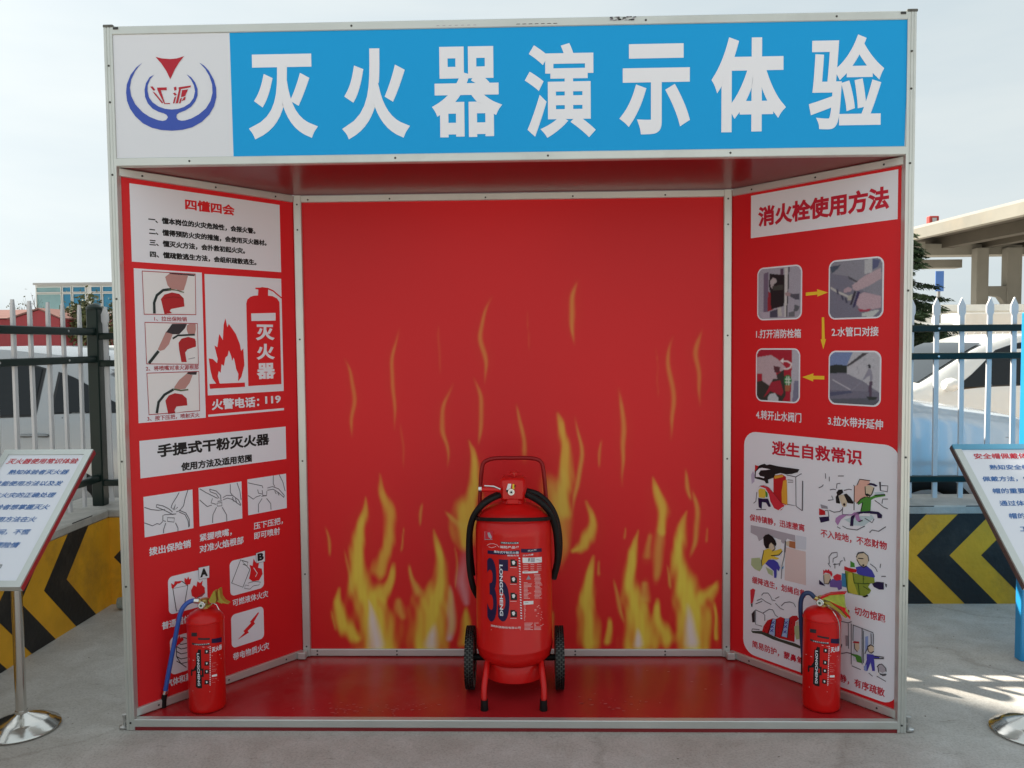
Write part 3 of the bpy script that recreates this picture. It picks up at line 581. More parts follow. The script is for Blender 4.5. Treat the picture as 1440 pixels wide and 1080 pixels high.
["l","gl",3,0.0032,[[0.6379,0.7705],[0.667,0.7579],[0.6746,0.7742]]],
["l","gl",3,0.0032,[[0.6571,0.7185],[0.6674,0.7304],[0.6933,0.7301],[0.7211,0.7524]]],
["l","gl",3,0.0032,[[0.6933,0.9161],[0.6976,0.8845],[0.7243,0.8834],[0.7265,0.9058],[0.7012,0.9036]]],
["l","gl",3,0.0032,[[0.524,0.7177],[0.5381,0.7124]]],
["l","bk2",3,0.004,[[0.6972,0.9166],[0.6976,0.8845]]]]],
["cartoon",[["p","gy2",2,[[0.1171,0.6531],[0.1959,0.6542],[0.2768,0.6506],[0.3363,0.6492],[0.3381,0.6222],[0.2991,0.6285],[0.2804,0.6029],[0.2515,0.6196],[0.1961,0.6233],[0.1764,0.6026],[0.1598,0.591],[0.1496,0.6118],[0.1173,0.6202]]],
["p","bw",3,[[0.3101,0.621],[0.3381,0.6222],[0.3383,0.5937],[0.3088,0.5947]]],
["p","sk2",3,[[0.2929,0.6136],[0.3101,0.621],[0.3088,0.5974],[0.2962,0.5991]]],
["p","pk2",2,[[0.29,0.591],[0.3856,0.5909],[0.3885,0.4537],[0.288,0.4523]]],
["p","lc2",2,[[0.3409,0.65],[0.388,0.6507],[0.3871,0.5993],[0.3399,0.5953]]],
["p","pw",3,[[0.2515,0.6182],[0.2707,0.6177],[0.2678,0.5866],[0.2519,0.5779],[0.2421,0.5927]]],
["p","k",5,[[0.183,0.6124],[0.1928,0.6241],[0.2092,0.6313],[0.2289,0.6237],[0.2419,0.6122],[0.2491,0.5969],[0.2453,0.5864],[0.2324,0.5908],[0.2226,0.5973],[0.2129,0.587],[0.2113,0.5713],[0.1966,0.567],[0.1865,0.5819]]],
["p","sk2",4,[[0.2112,0.5867],[0.2226,0.5973],[0.2356,0.5887],[0.2423,0.5676],[0.2294,0.5622],[0.213,0.5702]]],
["l","k",5,0.0032,[[0.2356,0.5915],[0.2422,0.576],[0.2294,0.5622]]],
["p","yl",4,[[0.1867,0.5579],[0.2097,0.5696],[0.2358,0.5635],[0.271,0.5817],[0.2775,0.5719],[0.2553,0.5507],[0.2295,0.5427],[0.2618,0.5382],[0.2522,0.5306],[0.2231,0.5287],[0.197,0.5077],[0.1773,0.4865],[0.1754,0.5089]]],
["l","k",5,0.0032,[[0.1867,0.5579],[0.1754,0.5089],[0.1773,0.4865]]],
["l","k",5,0.0032,[[0.223,0.5413],[0.2617,0.5521],[0.2775,0.5719]]],
["p","bl",5,[[0.1938,0.5014],[0.2101,0.5218],[0.2361,0.5272],[0.2555,0.5201],[0.2669,0.5003],[0.2607,0.4836],[0.251,0.4913],[0.2497,0.4532],[0.2384,0.4507],[0.2365,0.4797],[0.2136,0.4915]]],
["p","gg",2,[[0.1214,0.509],[0.1637,0.5206],[0.1771,0.5035],[0.1773,0.4808],[0.1641,0.4609],[0.137,0.4664],[0.1199,0.4799]]],
["p","gg",2,[[0.1939,0.4873],[0.23,0.4783],[0.2302,0.4558],[0.2073,0.4619]]],
["p","pw",3,[[0.2743,0.5685],[0.287,0.571],[0.2813,0.4979],[0.2686,0.4951]]],
["l","gl",4,0.0032,[[0.2898,0.6158],[0.2856,0.5487],[0.2764,0.5135],[0.2721,0.4542]]],
["l","gl",4,0.0032,[[0.2929,0.6191],[0.2902,0.5689]]],
["p","bl2",5,[[0.2749,0.4993],[0.2843,0.5124],[0.2828,0.501],[0.2765,0.4955]]]]],
["cartoon",[["l","gl",3,0.0032,[[0.4917,0.5639],[0.49,0.5925],[0.5026,0.6095],[0.5252,0.6167],[0.5254,0.5998],[0.5085,0.5884],[0.5073,0.5725]]],
["l","gl",3,0.0032,[[0.486,0.5653],[0.4976,0.552]]],
["l","gl",3,0.0032,[[0.5158,0.5716],[0.5161,0.5508]]],
["l","gl",3,0.0032,[[0.5342,0.5651],[0.5396,0.5845],[0.5479,0.5888]]],
["l","gl",3,0.0032,[[0.5533,0.6029],[0.559,0.5886]]],
["l","gl",3,0.0032,[[0.5088,0.5649],[0.5341,0.5729]]],
["l","gl",3,0.0032,[[0.6613,0.6001],[0.6823,0.5896],[0.6903,0.5763]]],
["l","gl",3,0.0032,[[0.7027,0.6089],[0.7004,0.5935]]],
["l","gl",3,0.0032,[[0.706,0.5623],[0.7238,0.5663]]],
["p","sk2",3,[[0.6052,0.6137],[0.613,0.6331],[0.6343,0.64],[0.653,0.6286],[0.6546,0.6088],[0.6457,0.5866],[0.6351,0.5806],[0.6189,0.591],[0.6081,0.5989]]],
["l","k",4,0.0032,[[0.6052,0.6137],[0.613,0.6331],[0.6343,0.64],[0.653,0.6286],[0.6559,0.609]]],
["l","k",4,0.0032,[[0.608,0.6066],[0.619,0.5885],[0.6351,0.5806],[0.6483,0.5897]]],
["l","gl",4,0.004,[[0.6077,0.6244],[0.6184,0.6329],[0.6344,0.6374]]],
["l","k",4,0.0032,[[0.6133,0.6115],[0.6347,0.6147]]],
["p","k",4,[[0.6297,0.5908],[0.6376,0.5938],[0.6382,0.5876],[0.6324,0.5863]]],
["p","bl",3,[[0.603,0.5748],[0.6297,0.5857],[0.6509,0.5878],[0.6695,0.5767],[0.6815,0.5568],[0.6777,0.5509],[0.6462,0.5488],[0.6195,0.5478],[0.6087,0.5531]]],
["p","gn",3,[[0.5809,0.5945],[0.5974,0.589],[0.6003,0.5743],[0.5813,0.5701]]],
["p","rd3",4,[[0.5565,0.5687],[0.5758,0.5664],[0.6085,0.5671],[0.6059,0.555],[0.587,0.5508],[0.5566,0.5544]]],
["p","ol",3,[[0.5581,0.5522],[0.587,0.5508],[0.5979,0.5507],[0.6355,0.5502],[0.6777,0.5509],[0.6805,0.5314],[0.6623,0.5247],[0.6546,0.5102],[0.6666,0.5004],[0.6602,0.4863],[0.6366,0.4703],[0.6151,0.4689],[0.5743,0.4679],[0.5657,0.4918]]],
["p","yo",4,[[0.5733,0.5478],[0.5924,0.5495],[0.5984,0.5097],[0.6151,0.4702],[0.588,0.4687],[0.5714,0.4776]]],
["l","dgn",5,0.004,[[0.5623,0.5453],[0.5685,0.4924],[0.5743,0.4679]]],
["l","dgn",5,0.003,[[0.5924,0.5495],[0.5983,0.5123],[0.6359,0.5185],[0.6355,0.5489]]],
["l","dgn",5,0.003,[[0.6146,0.5135],[0.6205,0.4715]]],
["l","dgn",5,0.003,[[0.6359,0.5185],[0.6623,0.5247]]],
["l","dgn",5,0.003,[[0.6361,0.5084],[0.66,0.4989]]],
["p","nv",4,[[0.6702,0.5265],[0.6882,0.5382],[0.7165,0.5423],[0.7169,0.515],[0.699,0.5107],[0.6781,0.5158]]],
["p","k",4,[[0.7216,0.5385],[0.728,0.5375],[0.7269,0.5249],[0.7231,0.5289]]],
["p","k",4,[[0.6313,0.4665],[0.6524,0.4805],[0.6564,0.4752],[0.6419,0.4666]]],
["p","bl2",3,[[0.5457,0.5391],[0.5624,0.5402],[0.5658,0.4866],[0.5463,0.4872]]],
["p","rd2",4,[[0.4661,0.5359],[0.4719,0.5306],[0.4776,0.5397],[0.4834,0.5344],[0.4891,0.5423],[0.4949,0.5356],[0.502,0.5372],[0.5064,0.5251],[0.5009,0.5133],[0.495,0.5251],[0.4749,0.5259],[0.4663,0.5134]]],
["p","sk2",3,[[0.4692,0.5167],[0.4922,0.5245],[0.4981,0.5074],[0.4897,0.4844],[0.4725,0.4804],[0.4679,0.5005]]],
["l","k",4,0.0032,[[0.4678,0.5137],[0.471,0.48],[0.4898,0.4831],[0.4981,0.5048]]],
["p","rd2",4,[[0.5094,0.5178],[0.5262,0.5321],[0.543,0.5307],[0.5432,0.5125],[0.5237,0.5041],[0.5123,0.508]]],
["p","pb",3,[[0.4939,0.4933],[0.5066,0.5067],[0.546,0.5105],[0.5465,0.4768],[0.5325,0.4683],[0.5268,0.4773],[0.4956,0.4726]]],
["p","nv",3,[[0.4476,0.4905],[0.4667,0.479],[0.4755,0.4705],[0.4478,0.4719]]]]],
["cartoon",[["p","rd2",3,[[0.1172,0.3691],[0.1308,0.3796],[0.1427,0.3767],[0.1395,0.3572],[0.1312,0.3177],[0.1193,0.3089]]],
["p","dg",3,[[0.121,0.3094],[0.1295,0.3144],[0.128,0.2967],[0.1228,0.2983]]],
["l","gl",3,0.0032,[[0.1749,0.3601],[0.1848,0.3725],[0.2079,0.3782],[0.2211,0.3658],[0.2278,0.3534],[0.244,0.3546]]],
["l","gl",3,0.0032,[[0.2439,0.363],[0.2632,0.3762]]],
["l","gl",3,0.0032,[[0.2441,0.3434],[0.27,0.3276],[0.2859,0.3262]]],
["l","gl",3,0.0032,[[0.2731,0.3396],[0.2888,0.3575],[0.314,0.3667],[0.3327,0.3659],[0.3421,0.3518]]],
["l","gl",3,0.0032,[[0.1515,0.3315],[0.175,0.3459],[0.1983,0.3375],[0.2247,0.3329]]],
["l","gl",3,0.0032,[[0.145,0.2896],[0.1821,0.2849],[0.215,0.3106],[0.2314,0.312]]],
["l","gl",3,0.0032,[[0.145,0.2896],[0.1455,0.2263],[0.1792,0.227]]],
["l","gl",3,0.0032,[[0.1821,0.2849],[0.1921,0.279],[0.1923,0.2535]]],
["l","gl",3,0.0032,[[0.2314,0.312],[0.2445,0.2929],[0.2575,0.288]]],
["l","gl",3,0.0032,[[0.1253,0.1889],[0.1286,0.2014],[0.1659,0.209]]],
["l","gl",3,0.0032,[[0.1784,0.3353],[0.1449,0.3154]]],
["p","bk2",3,[[0.1247,0.267],[0.1416,0.2887],[0.142,0.234],[0.1284,0.2303]]],
["p","rd3",3,[[0.1793,0.2042],[0.1858,0.2289],[0.2055,0.2599],[0.2316,0.2754],[0.2479,0.277],[0.2703,0.2928],[0.2894,0.2909],[0.3083,0.296],[0.327,0.3121],[0.3486,0.3178],[0.358,0.3066],[0.3412,0.2911],[0.3373,0.2046],[0.2646,0.2002],[0.2092,0.2041]]],
["p","lb",4,[[0.2317,0.2726],[0.2479,0.277],[0.245,0.2339],[0.242,0.2021],[0.2142,0.2055],[0.2222,0.2332]]],
["p","lb",4,[[0.2926,0.2918],[0.3146,0.2977],[0.3086,0.2628],[0.3028,0.2139],[0.2758,0.2118],[0.2866,0.2511]]],
["l","k",5,0.0032,[[0.2317,0.2726],[0.2189,0.2323],[0.2092,0.2041]]],
["l","k",5,0.0032,[[0.2495,0.2774],[0.245,0.2339],[0.2453,0.2002]]],
["l","k",5,0.0032,[[0.291,0.2914],[0.285,0.2507],[0.2742,0.2085]]],
["l","k",5,0.0032,[[0.3146,0.2977],[0.3087,0.2573],[0.3044,0.2116]]],
["l","k",5,0.003,[[0.2007,0.2443],[0.204,0.2444]]],
["l","k",5,0.003,[[0.1975,0.2264],[0.2008,0.2264]]],
["l","k",5,0.003,[[0.191,0.2074],[0.1943,0.2075]]],
["l","k",5,0.003,[[0.2625,0.2613],[0.2657,0.2613]]],
["l","k",5,0.003,[[0.2611,0.244],[0.2643,0.2441]]],
["l","k",5,0.003,[[0.2596,0.224],[0.2628,0.2241]]],
["l","k",5,0.003,[[0.3226,0.2805],[0.3257,0.2805]]],
["l","k",5,0.003,[[0.3213,0.2552],[0.3244,0.2553]]],
["l","k",5,0.003,[[0.323,0.2336],[0.3261,0.2337]]],
["l","bl",5,0.0032,[[0.2269,0.2614],[0.2432,0.2546]]],
["l","bl",5,0.0032,[[0.2421,0.2664],[0.2279,0.2512]]],
["l","bl",5,0.0032,[[0.2221,0.2431],[0.2385,0.2364]]],
["l","bl",5,0.0032,[[0.2374,0.2482],[0.2232,0.2329]]],
["l","bl",5,0.0032,[[0.2206,0.2257],[0.237,0.219]]],
["l","bl",5,0.0032,[[0.2359,0.2308],[0.2217,0.2155]]],
["l","bl",5,0.0032,[[0.2911,0.2789],[0.307,0.2721]]],
["l","bl",5,0.0032,[[0.3059,0.2837],[0.2922,0.2688]]],
["l","bl",5,0.0032,[[0.2881,0.2613],[0.304,0.2546]]],
["l","bl",5,0.0032,[[0.3029,0.2662],[0.2891,0.2513]]],
["l","bl",5,0.0032,[[0.2851,0.2382],[0.301,0.2315]]],
["l","bl",5,0.0032,[[0.3,0.2432],[0.2862,0.2281]]],
["p","dk",2,[[0.1252,0.1918],[0.1793,0.207],[0.2647,0.1973],[0.3405,0.2],[0.3774,0.1944],[0.3745,0.1853],[0.3281,0.1853],[0.2324,0.1852],[0.1761,0.1918],[0.1287,0.1841]]],
["p","gg",4,[[0.3367,0.2706],[0.3551,0.2812],[0.3738,0.2535],[0.377,0.2326],[0.3465,0.2183],[0.3385,0.2435]]],
["p","sk2",4,[[0.3427,0.2887],[0.355,0.2976],[0.3582,0.2793],[0.3459,0.2759]]]]],
["cartoon",[["p","lc2",2,[[0.595,0.3464],[0.6329,0.3428],[0.636,0.2053],[0.5967,0.2085]]],
["p","lc2",2,[[0.6356,0.341],[0.6753,0.3369],[0.6763,0.2688],[0.6373,0.2108]]],
["p","bs",3,[[0.6453,0.3156],[0.6571,0.3216],[0.6578,0.2734],[0.6461,0.2545]]],
["l","gl",4,0.0032,[[0.5396,0.3482],[0.5757,0.3502],[0.5894,0.3591]]],
["l","gl",4,0.0032,[[0.595,0.3477],[0.6779,0.3402]]],
["l","gl",4,0.0032,[[0.5881,0.351],[0.5901,0.1908]]],
["l","gl",4,0.0032,[[0.5963,0.3468],[0.5957,0.2859]]],
["l","gl",4,0.0032,[[0.6329,0.3428],[0.6347,0.2049]]],
["l","gl",4,0.0032,[[0.6688,0.3351],[0.6707,0.295]]],
["l","gl",4,0.0032,[[0.678,0.3377],[0.6785,0.2948]]],
["l","gl",4,0.0032,[[0.5758,0.3476],[0.5783,0.2496]]],
["l","gl",4,0.0032,[[0.5383,0.2166],[0.5717,0.232],[0.6019,0.2334]]],
["l","gl",4,0.0032,[[0.5915,0.1861],[0.6296,0.1827]]],
["l","gl",4,0.0032,[[0.6383,0.3366],[0.64,0.2117]]],
["l","gl",4,0.0032,[[0.6551,0.2726],[0.6448,0.249]]],
["l","gl",4,0.0032,[[0.6617,0.1802],[0.6776,0.1727]]],
["p","gy",3,[[0.5639,0.2975],[0.5764,0.2997],[0.5755,0.2592],[0.5658,0.2563]]],
["p","k",3,[[0.5406,0.2593],[0.5505,0.257],[0.5465,0.2427],[0.5408,0.2436]]],
["p","sk2",4,[[0.6013,0.2797],[0.6215,0.2857],[0.6232,0.263],[0.6153,0.2478],[0.607,0.2556]]],
["p","dr",5,[[0.5958,0.2794],[0.6012,0.2862],[0.6215,0.2895],[0.6229,0.2835],[0.6013,0.2785]]],
["l","k",5,0.0032,[[0.6027,0.2776],[0.6043,0.2574],[0.6153,0.2478]]],
["p","gn",4,[[0.5882,0.2318],[0.6127,0.2367],[0.6303,0.2343],[0.6333,0.2096],[0.6131,0.2084],[0.6074,0.2247],[0.591,0.2288]]],
["p","sk2",4,[[0.6577,0.281],[0.6707,0.29],[0.6813,0.2855],[0.6802,0.2674],[0.6711,0.2596],[0.6592,0.2636]]],
["l","k",5,0.004,[[0.6563,0.2806],[0.6694,0.2921],[0.6812,0.288]]],
["l","k",5,0.0032,[[0.6563,0.2806],[0.6592,0.2636],[0.6711,0.2596],[0.681,0.2702]]],
["p","bl",4,[[0.6528,0.2515],[0.6791,0.2569],[0.6844,0.251],[0.7051,0.2573],[0.7026,0.2503],[0.6819,0.2426],[0.6833,0.2304],[0.6864,0.1959],[0.676,0.1925],[0.669,0.2233],[0.6563,0.1861],[0.6416,0.1866],[0.6531,0.2286]]],
["l","k",5,0.0032,[[0.6817,0.2527],[0.7205,0.2595],[0.7205,0.2545],[0.6819,0.2426]]],
["p","bs",5,[[0.6415,0.1993],[0.6533,0.2108],[0.6536,0.184],[0.6443,0.1849]]],
["p","gy2",3,[[0.6952,0.2189],[0.708,0.2305],[0.7236,0.2229],[0.7289,0.2095],[0.7162,0.1979],[0.7007,0.2004]]],
["l","k",4,0.003,[[0.694,0.2135],[0.7029,0.2264],[0.7132,0.2309],[0.7287,0.2195],[0.7302,0.2074]]],
["l","k",4,0.0032,[[0.6979,0.2147],[0.7008,0.1954],[0.7164,0.1879],[0.7291,0.1945]]],
["l","gl",4,0.004,[[0.706,0.1895],[0.7316,0.1979]]],
["l","gl",3,0.0032,[[0.6932,0.1778],[0.7294,0.1696]]],
["p","pw",4,[[0.693,0.1904],[0.7033,0.1962],[0.7061,0.1845],[0.6945,0.1795]]]]]]
HEADER_PRINTS = [["logo_panel",[["p","w2",0,[[0.0318,2.571],[0.4574,2.5698],[0.4607,2.126],[0.0338,2.1259]]]]],
["blue_panel",[["p","hb",0,[[0.4574,2.5698],[2.8727,2.5754],[2.8644,2.1286],[0.4607,2.126]]]]],
["title_lettering",[["c","灭",[0.5197,2.1897,0.7712,2.4912]],
["c","火",[0.859,2.1845,1.1048,2.5052]],
["c","器",[1.1848,2.1864,1.4374,2.5059]],
["c","演",[1.5188,2.1792,1.7715,2.5112]],
["c","示",[1.8559,2.186,2.1068,2.503]],
["c","体",[2.1827,2.1887,2.446,2.5208]],
["c","验",[2.5264,2.1935,2.7893,2.5223]]]],
["emblem",[["p","lb2",2,[[0.1377,2.4695],[0.1155,2.4543],[0.093,2.4274],[0.078,2.3939],[0.0744,2.3644],[0.0769,2.3348],[0.0869,2.3072],[0.1055,2.2794],[0.133,2.2535],[0.1651,2.2373],[0.1996,2.2287],[0.2387,2.2256],[0.2778,2.2283],[0.3128,2.2367],[0.348,2.2551],[0.3769,2.2813],[0.395,2.3105],[0.4041,2.342],[0.4042,2.3757],[0.3963,2.4053],[0.3791,2.4371],[0.3623,2.4554],[0.3454,2.4666],[0.3663,2.4436],[0.3807,2.4181],[0.3898,2.3885],[0.3907,2.3591],[0.3826,2.3297],[0.3645,2.3026],[0.3379,2.2819],[0.3094,2.2676],[0.2875,2.2616],[0.2744,2.2606],[0.2615,2.2641],[0.2557,2.2735],[0.2578,2.2832],[0.2666,2.2894],[0.2885,2.2967],[0.3106,2.3098],[0.3263,2.3285],[0.3355,2.3495],[0.3362,2.3726],[0.3282,2.3959],[0.3136,2.4151],[0.2975,2.4259],[0.3134,2.4067],[0.3236,2.3855],[0.3269,2.3644],[0.321,2.3413],[0.3066,2.3225],[0.2846,2.3094],[0.2627,2.303],[0.2396,2.3013],[0.215,2.3042],[0.1914,2.3126],[0.1701,2.3282],[0.1577,2.3461],[0.1528,2.3694],[0.1547,2.3905],[0.1641,2.4114],[0.1788,2.4259],[0.1621,2.4177],[0.1484,2.3969],[0.1425,2.3738],[0.1434,2.3485],[0.1527,2.3251],[0.1694,2.3058],[0.1908,2.2941],[0.2102,2.2882],[0.2208,2.2826],[0.2249,2.274],[0.2181,2.264],[0.205,2.2608],[0.1877,2.2641],[0.1576,2.2764],[0.1321,2.2937],[0.1069,2.3216],[0.0927,2.3515],[0.0884,2.3811],[0.0946,2.4105],[0.1085,2.4376],[0.1221,2.4555]]],
["p","dr",2,[[0.186,2.4897],[0.2096,2.4834],[0.2399,2.4807],[0.2637,2.4824],[0.2907,2.4903],[0.2719,2.4684],[0.2561,2.4455],[0.2377,2.4093],[0.2235,2.4398],[0.2069,2.4653]]],
["p","dr",2,[[0.1632,2.384],[0.1719,2.3847],[0.1815,2.3732],[0.1758,2.369]]],
["p","dr",2,[[0.1713,2.3662],[0.1799,2.3626],[0.2091,2.3263],[0.2047,2.3234]]],
["p","dr",2,[[0.1878,2.3802],[0.2238,2.3805],[0.2235,2.3703],[0.2018,2.3707],[0.2156,2.3241],[0.233,2.3246],[0.235,2.3212],[0.2133,2.3211],[0.1909,2.3688]]],
["p","dr",2,[[0.2498,2.3804],[0.2585,2.3824],[0.2595,2.3718],[0.2516,2.3678]]],
["p","dr",2,[[0.2462,2.3594],[0.2536,2.3614],[0.2598,2.3529],[0.252,2.3509]]],
["p","dr",2,[[0.2509,2.3446],[0.2575,2.3478],[0.2503,2.3235],[0.2446,2.3227]]],
["p","dr",2,[[0.2671,2.3801],[0.3128,2.3857],[0.3104,2.379],[0.2756,2.3737],[0.2633,2.3233],[0.2546,2.3226],[0.2681,2.3696]]],
["p","dr",2,[[0.2798,2.3694],[0.3016,2.3724],[0.29,2.3481],[0.2747,2.3442],[0.2773,2.3589]]],
["p","dr",2,[[0.2725,2.34],[0.279,2.342],[0.2719,2.3223],[0.2668,2.3232]]],
["p","dr",2,[[0.2856,2.344],[0.2921,2.346],[0.2897,2.3355],[0.2765,2.3306]]]]]]
FLAMES = [[0,0.45,[[-0.745,1.382,0.0032],[-0.721,1.312,0.0102],[-0.704,1.205,0.0126],[-0.715,1.111,0.0102],[-0.72,1.032,0.0032]]],[0,0.45,[[-0.494,1.514,0.0032],[-0.53,1.395,0.0102],[-0.538,1.301,0.0126],[-0.524,1.191,0.0102],[-0.523,1.065,0.0032]]],[0,0.5,[[-0.092,1.65,0.0032],[-0.119,1.579,0.0088],[-0.138,1.482,0.0132],[-0.124,1.395,0.0151],[-0.12,1.345,0.0107],[-0.124,1.267,0.0032]]],[0,0.15,[[-0.321,1.528,0.0032],[-0.323,1.425,0.0063],[-0.321,1.309,0.0032]]],[0,0.15,[[-0.497,1.097,0.0032],[-0.493,1.002,0.0063],[-0.491,0.891,0.0032]]],[0,0.45,[[-0.267,1.268,0.0032],[-0.306,1.162,0.0126],[-0.313,1.069,0.0142],[-0.294,0.988,0.0102],[-0.295,0.893,0.0032]]],[0,0.45,[[-0.174,1.295,0.0032],[-0.144,1.214,0.0126],[-0.136,1.135,0.0142],[-0.146,1.053,0.0102],[-0.154,0.993,0.0032]]],[0,0.5,[[0.016,1.175,0.0032],[0.034,1.106,0.0094],[0.046,1.014,0.0136],[0.048,0.92,0.0158]]],[0,0.55,[[0.284,1.713,0.0063],[0.262,1.632,0.0158],[0.266,1.536,0.0158],[0.273,1.435,0.0032]]],[0,0.45,[[0.835,1.498,0.0032],[0.805,1.402,0.0158],[0.816,1.291,0.0126],[0.824,1.16,0.0032]]],[0,0.5,[[0.707,1.468,0.0032],[0.679,1.355,0.0126],[0.704,1.242,0.0158],[0.707,1.129,0.0126],[0.694,1.011,0.0032]]],[0,0.55,[[0.463,1.243,0.0032],[0.486,1.146,0.0126],[0.489,1.049,0.0158],[0.482,0.952,0.0126],[0.483,0.807,0.0032]]],[0,0.4,[[0.393,1.017,0.0032],[0.376,0.953,0.0094],[0.38,0.887,0.0032]]],[0,0.15,[[0.069,1.586,0.0032],[0.077,1.409,0.0032]]],[0,0.2,[[0.632,1.416,0.0032],[0.639,1.199,0.0032]]],[1,0.75,[[0.2,1.133,0.0063],[0.218,1.076,0.0181],[0.227,0.95,0.0268],[0.229,0.824,0.0331],[0.219,0.697,0.0378]]],[0,0.6,[[0.275,1.117,0.0032],[0.296,1.013,0.0102],[0.299,0.918,0.0142],[0.279,0.792,0.0134],[0.263,0.691,0.0063]]],[0,0.6,[[0.135,0.862,0.0252],[0.176,0.793,0.063],[0.206,0.697,0.063],[0.221,0.57,0.0378],[0.211,0.443,0.0158]]],[0,0.6,[[0.214,0.903,0.0189],[0.213,0.761,0.0504],[0.181,0.634,0.0441]]],[1,0.7,[[0.326,0.741,0.0063],[0.348,0.659,0.0189],[0.338,0.602,0.0252],[0.3,0.541,0.0284],[0.262,0.519,0.0126]]],[1,0.8,[[-0.658,0.764,0.0032],[-0.666,0.694,0.0158],[-0.696,0.598,0.0284],[-0.705,0.489,0.0346],[-0.691,0.377,0.0504],[-0.657,0.283,0.0756],[-0.624,0.186,0.0882],[-0.61,0.095,0.0945]]],[1,0.55,[[-0.599,0.869,0.0032],[-0.582,0.786,0.0158],[-0.558,0.707,0.0252],[-0.556,0.598,0.0252],[-0.58,0.515,0.0284],[-0.607,0.431,0.0378]]],[1,0.65,[[-0.539,0.46,0.0094],[-0.557,0.377,0.022],[-0.599,0.315,0.0378]]],[2,0.8,[[-0.657,0.299,0.0032],[-0.643,0.218,0.0158],[-0.626,0.095,0.0315]]],[1,0.75,[[-0.784,0.351,0.0063],[-0.798,0.283,0.0189],[-0.778,0.199,0.0378],[-0.734,0.144,0.0346],[-0.715,0.121,0.0252]]],[0,0.5,[[-0.849,0.631,0.0032],[-0.831,0.557,0.0094],[-0.829,0.493,0.0032]]],[0,0.4,[[-0.762,0.528,0.0032],[-0.741,0.419,0.0094],[-0.715,0.296,0.0063]]],[0,0.45,[[-0.828,0.251,0.0032],[-0.811,0.154,0.0063]]],[0,0.45,[[-0.492,0.63,0.0032],[-0.51,0.515,0.0063]]],[0,0.45,[[-0.402,0.738,0.0032],[-0.418,0.684,0.0094],[-0.422,0.63,0.0032]]],[1,0.8,[[-0.362,0.617,0.0032],[-0.344,0.543,0.0189],[-0.326,0.46,0.0252],[-0.331,0.376,0.0346],[-0.367,0.283,0.0693],[-0.387,0.199,0.0756],[-0.386,0.096,0.0819]]],[0,0.6,[[-0.469,0.46,0.0063],[-0.455,0.386,0.0158],[-0.418,0.309,0.0346]]],[0,0.5,[[-0.52,0.309,0.0126],[-0.52,0.257,0.0315],[-0.502,0.202,0.0126]]],[2,0.75,[[-0.365,0.186,0.0094],[-0.376,0.096,0.0284]]],[0,0.45,[[-0.268,0.546,0.0032],[-0.254,0.431,0.0063],[-0.264,0.347,0.0032]]],[2,0.6,[[-0.286,0.36,0.0063],[-0.285,0.241,0.0158],[-0.293,0.122,0.0126]]],[0,0.6,[[-0.293,0.373,0.0094],[-0.285,0.235,0.0284],[-0.293,0.122,0.0252]]],[1,0.7,[[-0.218,0.26,0.0094],[-0.225,0.186,0.022],[-0.226,0.102,0.0252]]],[1,0.75,[[-0.196,1.016,0.0032],[-0.175,0.934,0.0158],[-0.17,0.813,0.0252],[-0.19,0.747,0.0441],[-0.216,0.651,0.063],[-0.214,0.556,0.0378]]],[0,0.6,[[-0.304,0.699,0.0063],[-0.261,0.651,0.022],[-0.213,0.619,0.0378]]],[2,0.35,[[-0.218,0.524,0.0189],[-0.229,0.376,0.0252],[-0.217,0.283,0.0126]]],[1,0.75,[[0.35,0.494,0.0063],[0.334,0.379,0.0252],[0.324,0.26,0.0378],[0.339,0.106,0.0472]]],[0,0.5,[[0.375,0.478,0.0032],[0.381,0.404,0.0094]]],[1,0.6,[[0.421,0.212,0.0094],[0.415,0.106,0.0189]]],[1,0.8,[[0.548,0.611,0.0032],[0.523,0.493,0.022],[0.519,0.378,0.0315],[0.538,0.26,0.0536],[0.563,0.106,0.0756]]],[0,0.55,[[0.588,0.385,0.0189],[0.573,0.282,0.0378]]],[0,0.45,[[0.447,0.394,0.0032],[0.462,0.295,0.0126],[0.487,0.186,0.0094]]],[1,0.7,[[0.617,0.848,0.0032],[0.642,0.772,0.0189],[0.663,0.689,0.0252],[0.651,0.607,0.022]]],[0,0.5,[[0.645,0.633,0.0252],[0.638,0.493,0.0315],[0.635,0.372,0.0158]]],[0,0.4,[[0.601,0.601,0.0126],[0.588,0.474,0.0284]]],[2,0.8,[[0.544,0.167,0.0063],[0.553,0.096,0.0189]]],[1,0.75,[[0.635,0.298,0.0094],[0.635,0.212,0.0252],[0.676,0.122,0.0441]]],[1,0.85,[[0.766,0.695,0.0032],[0.735,0.591,0.0252],[0.732,0.477,0.0315],[0.758,0.359,0.0536],[0.792,0.244,0.0756],[0.802,0.096,0.0756]]],[0,0.55,[[0.757,0.885,0.0032],[0.772,0.803,0.0126],[0.788,0.743,0.0063]]],[0,0.5,[[0.794,0.79,0.0063],[0.813,0.705,0.0158],[0.804,0.585,0.0158],[0.782,0.489,0.0094]]],[1,0.65,[[0.901,0.378,0.0094],[0.87,0.327,0.0284],[0.823,0.298,0.0378]]],[0,0.4,[[0.857,0.622,0.0032],[0.848,0.553,0.0063]]],[0,0.45,[[0.679,0.458,0.0032],[0.701,0.343,0.0094]]],[2,0.85,[[0.77,0.273,0.0094],[0.789,0.106,0.0284]]],[0,0.4,[[0.492,0.624,0.0032],[0.488,0.57,0.0063]]],[1,0.6,[[0.889,0.282,0.0063],[0.896,0.122,0.0094]]],[0,0.5,[[0.163,0.251,0.0126],[0.152,0.106,0.0315]]]]
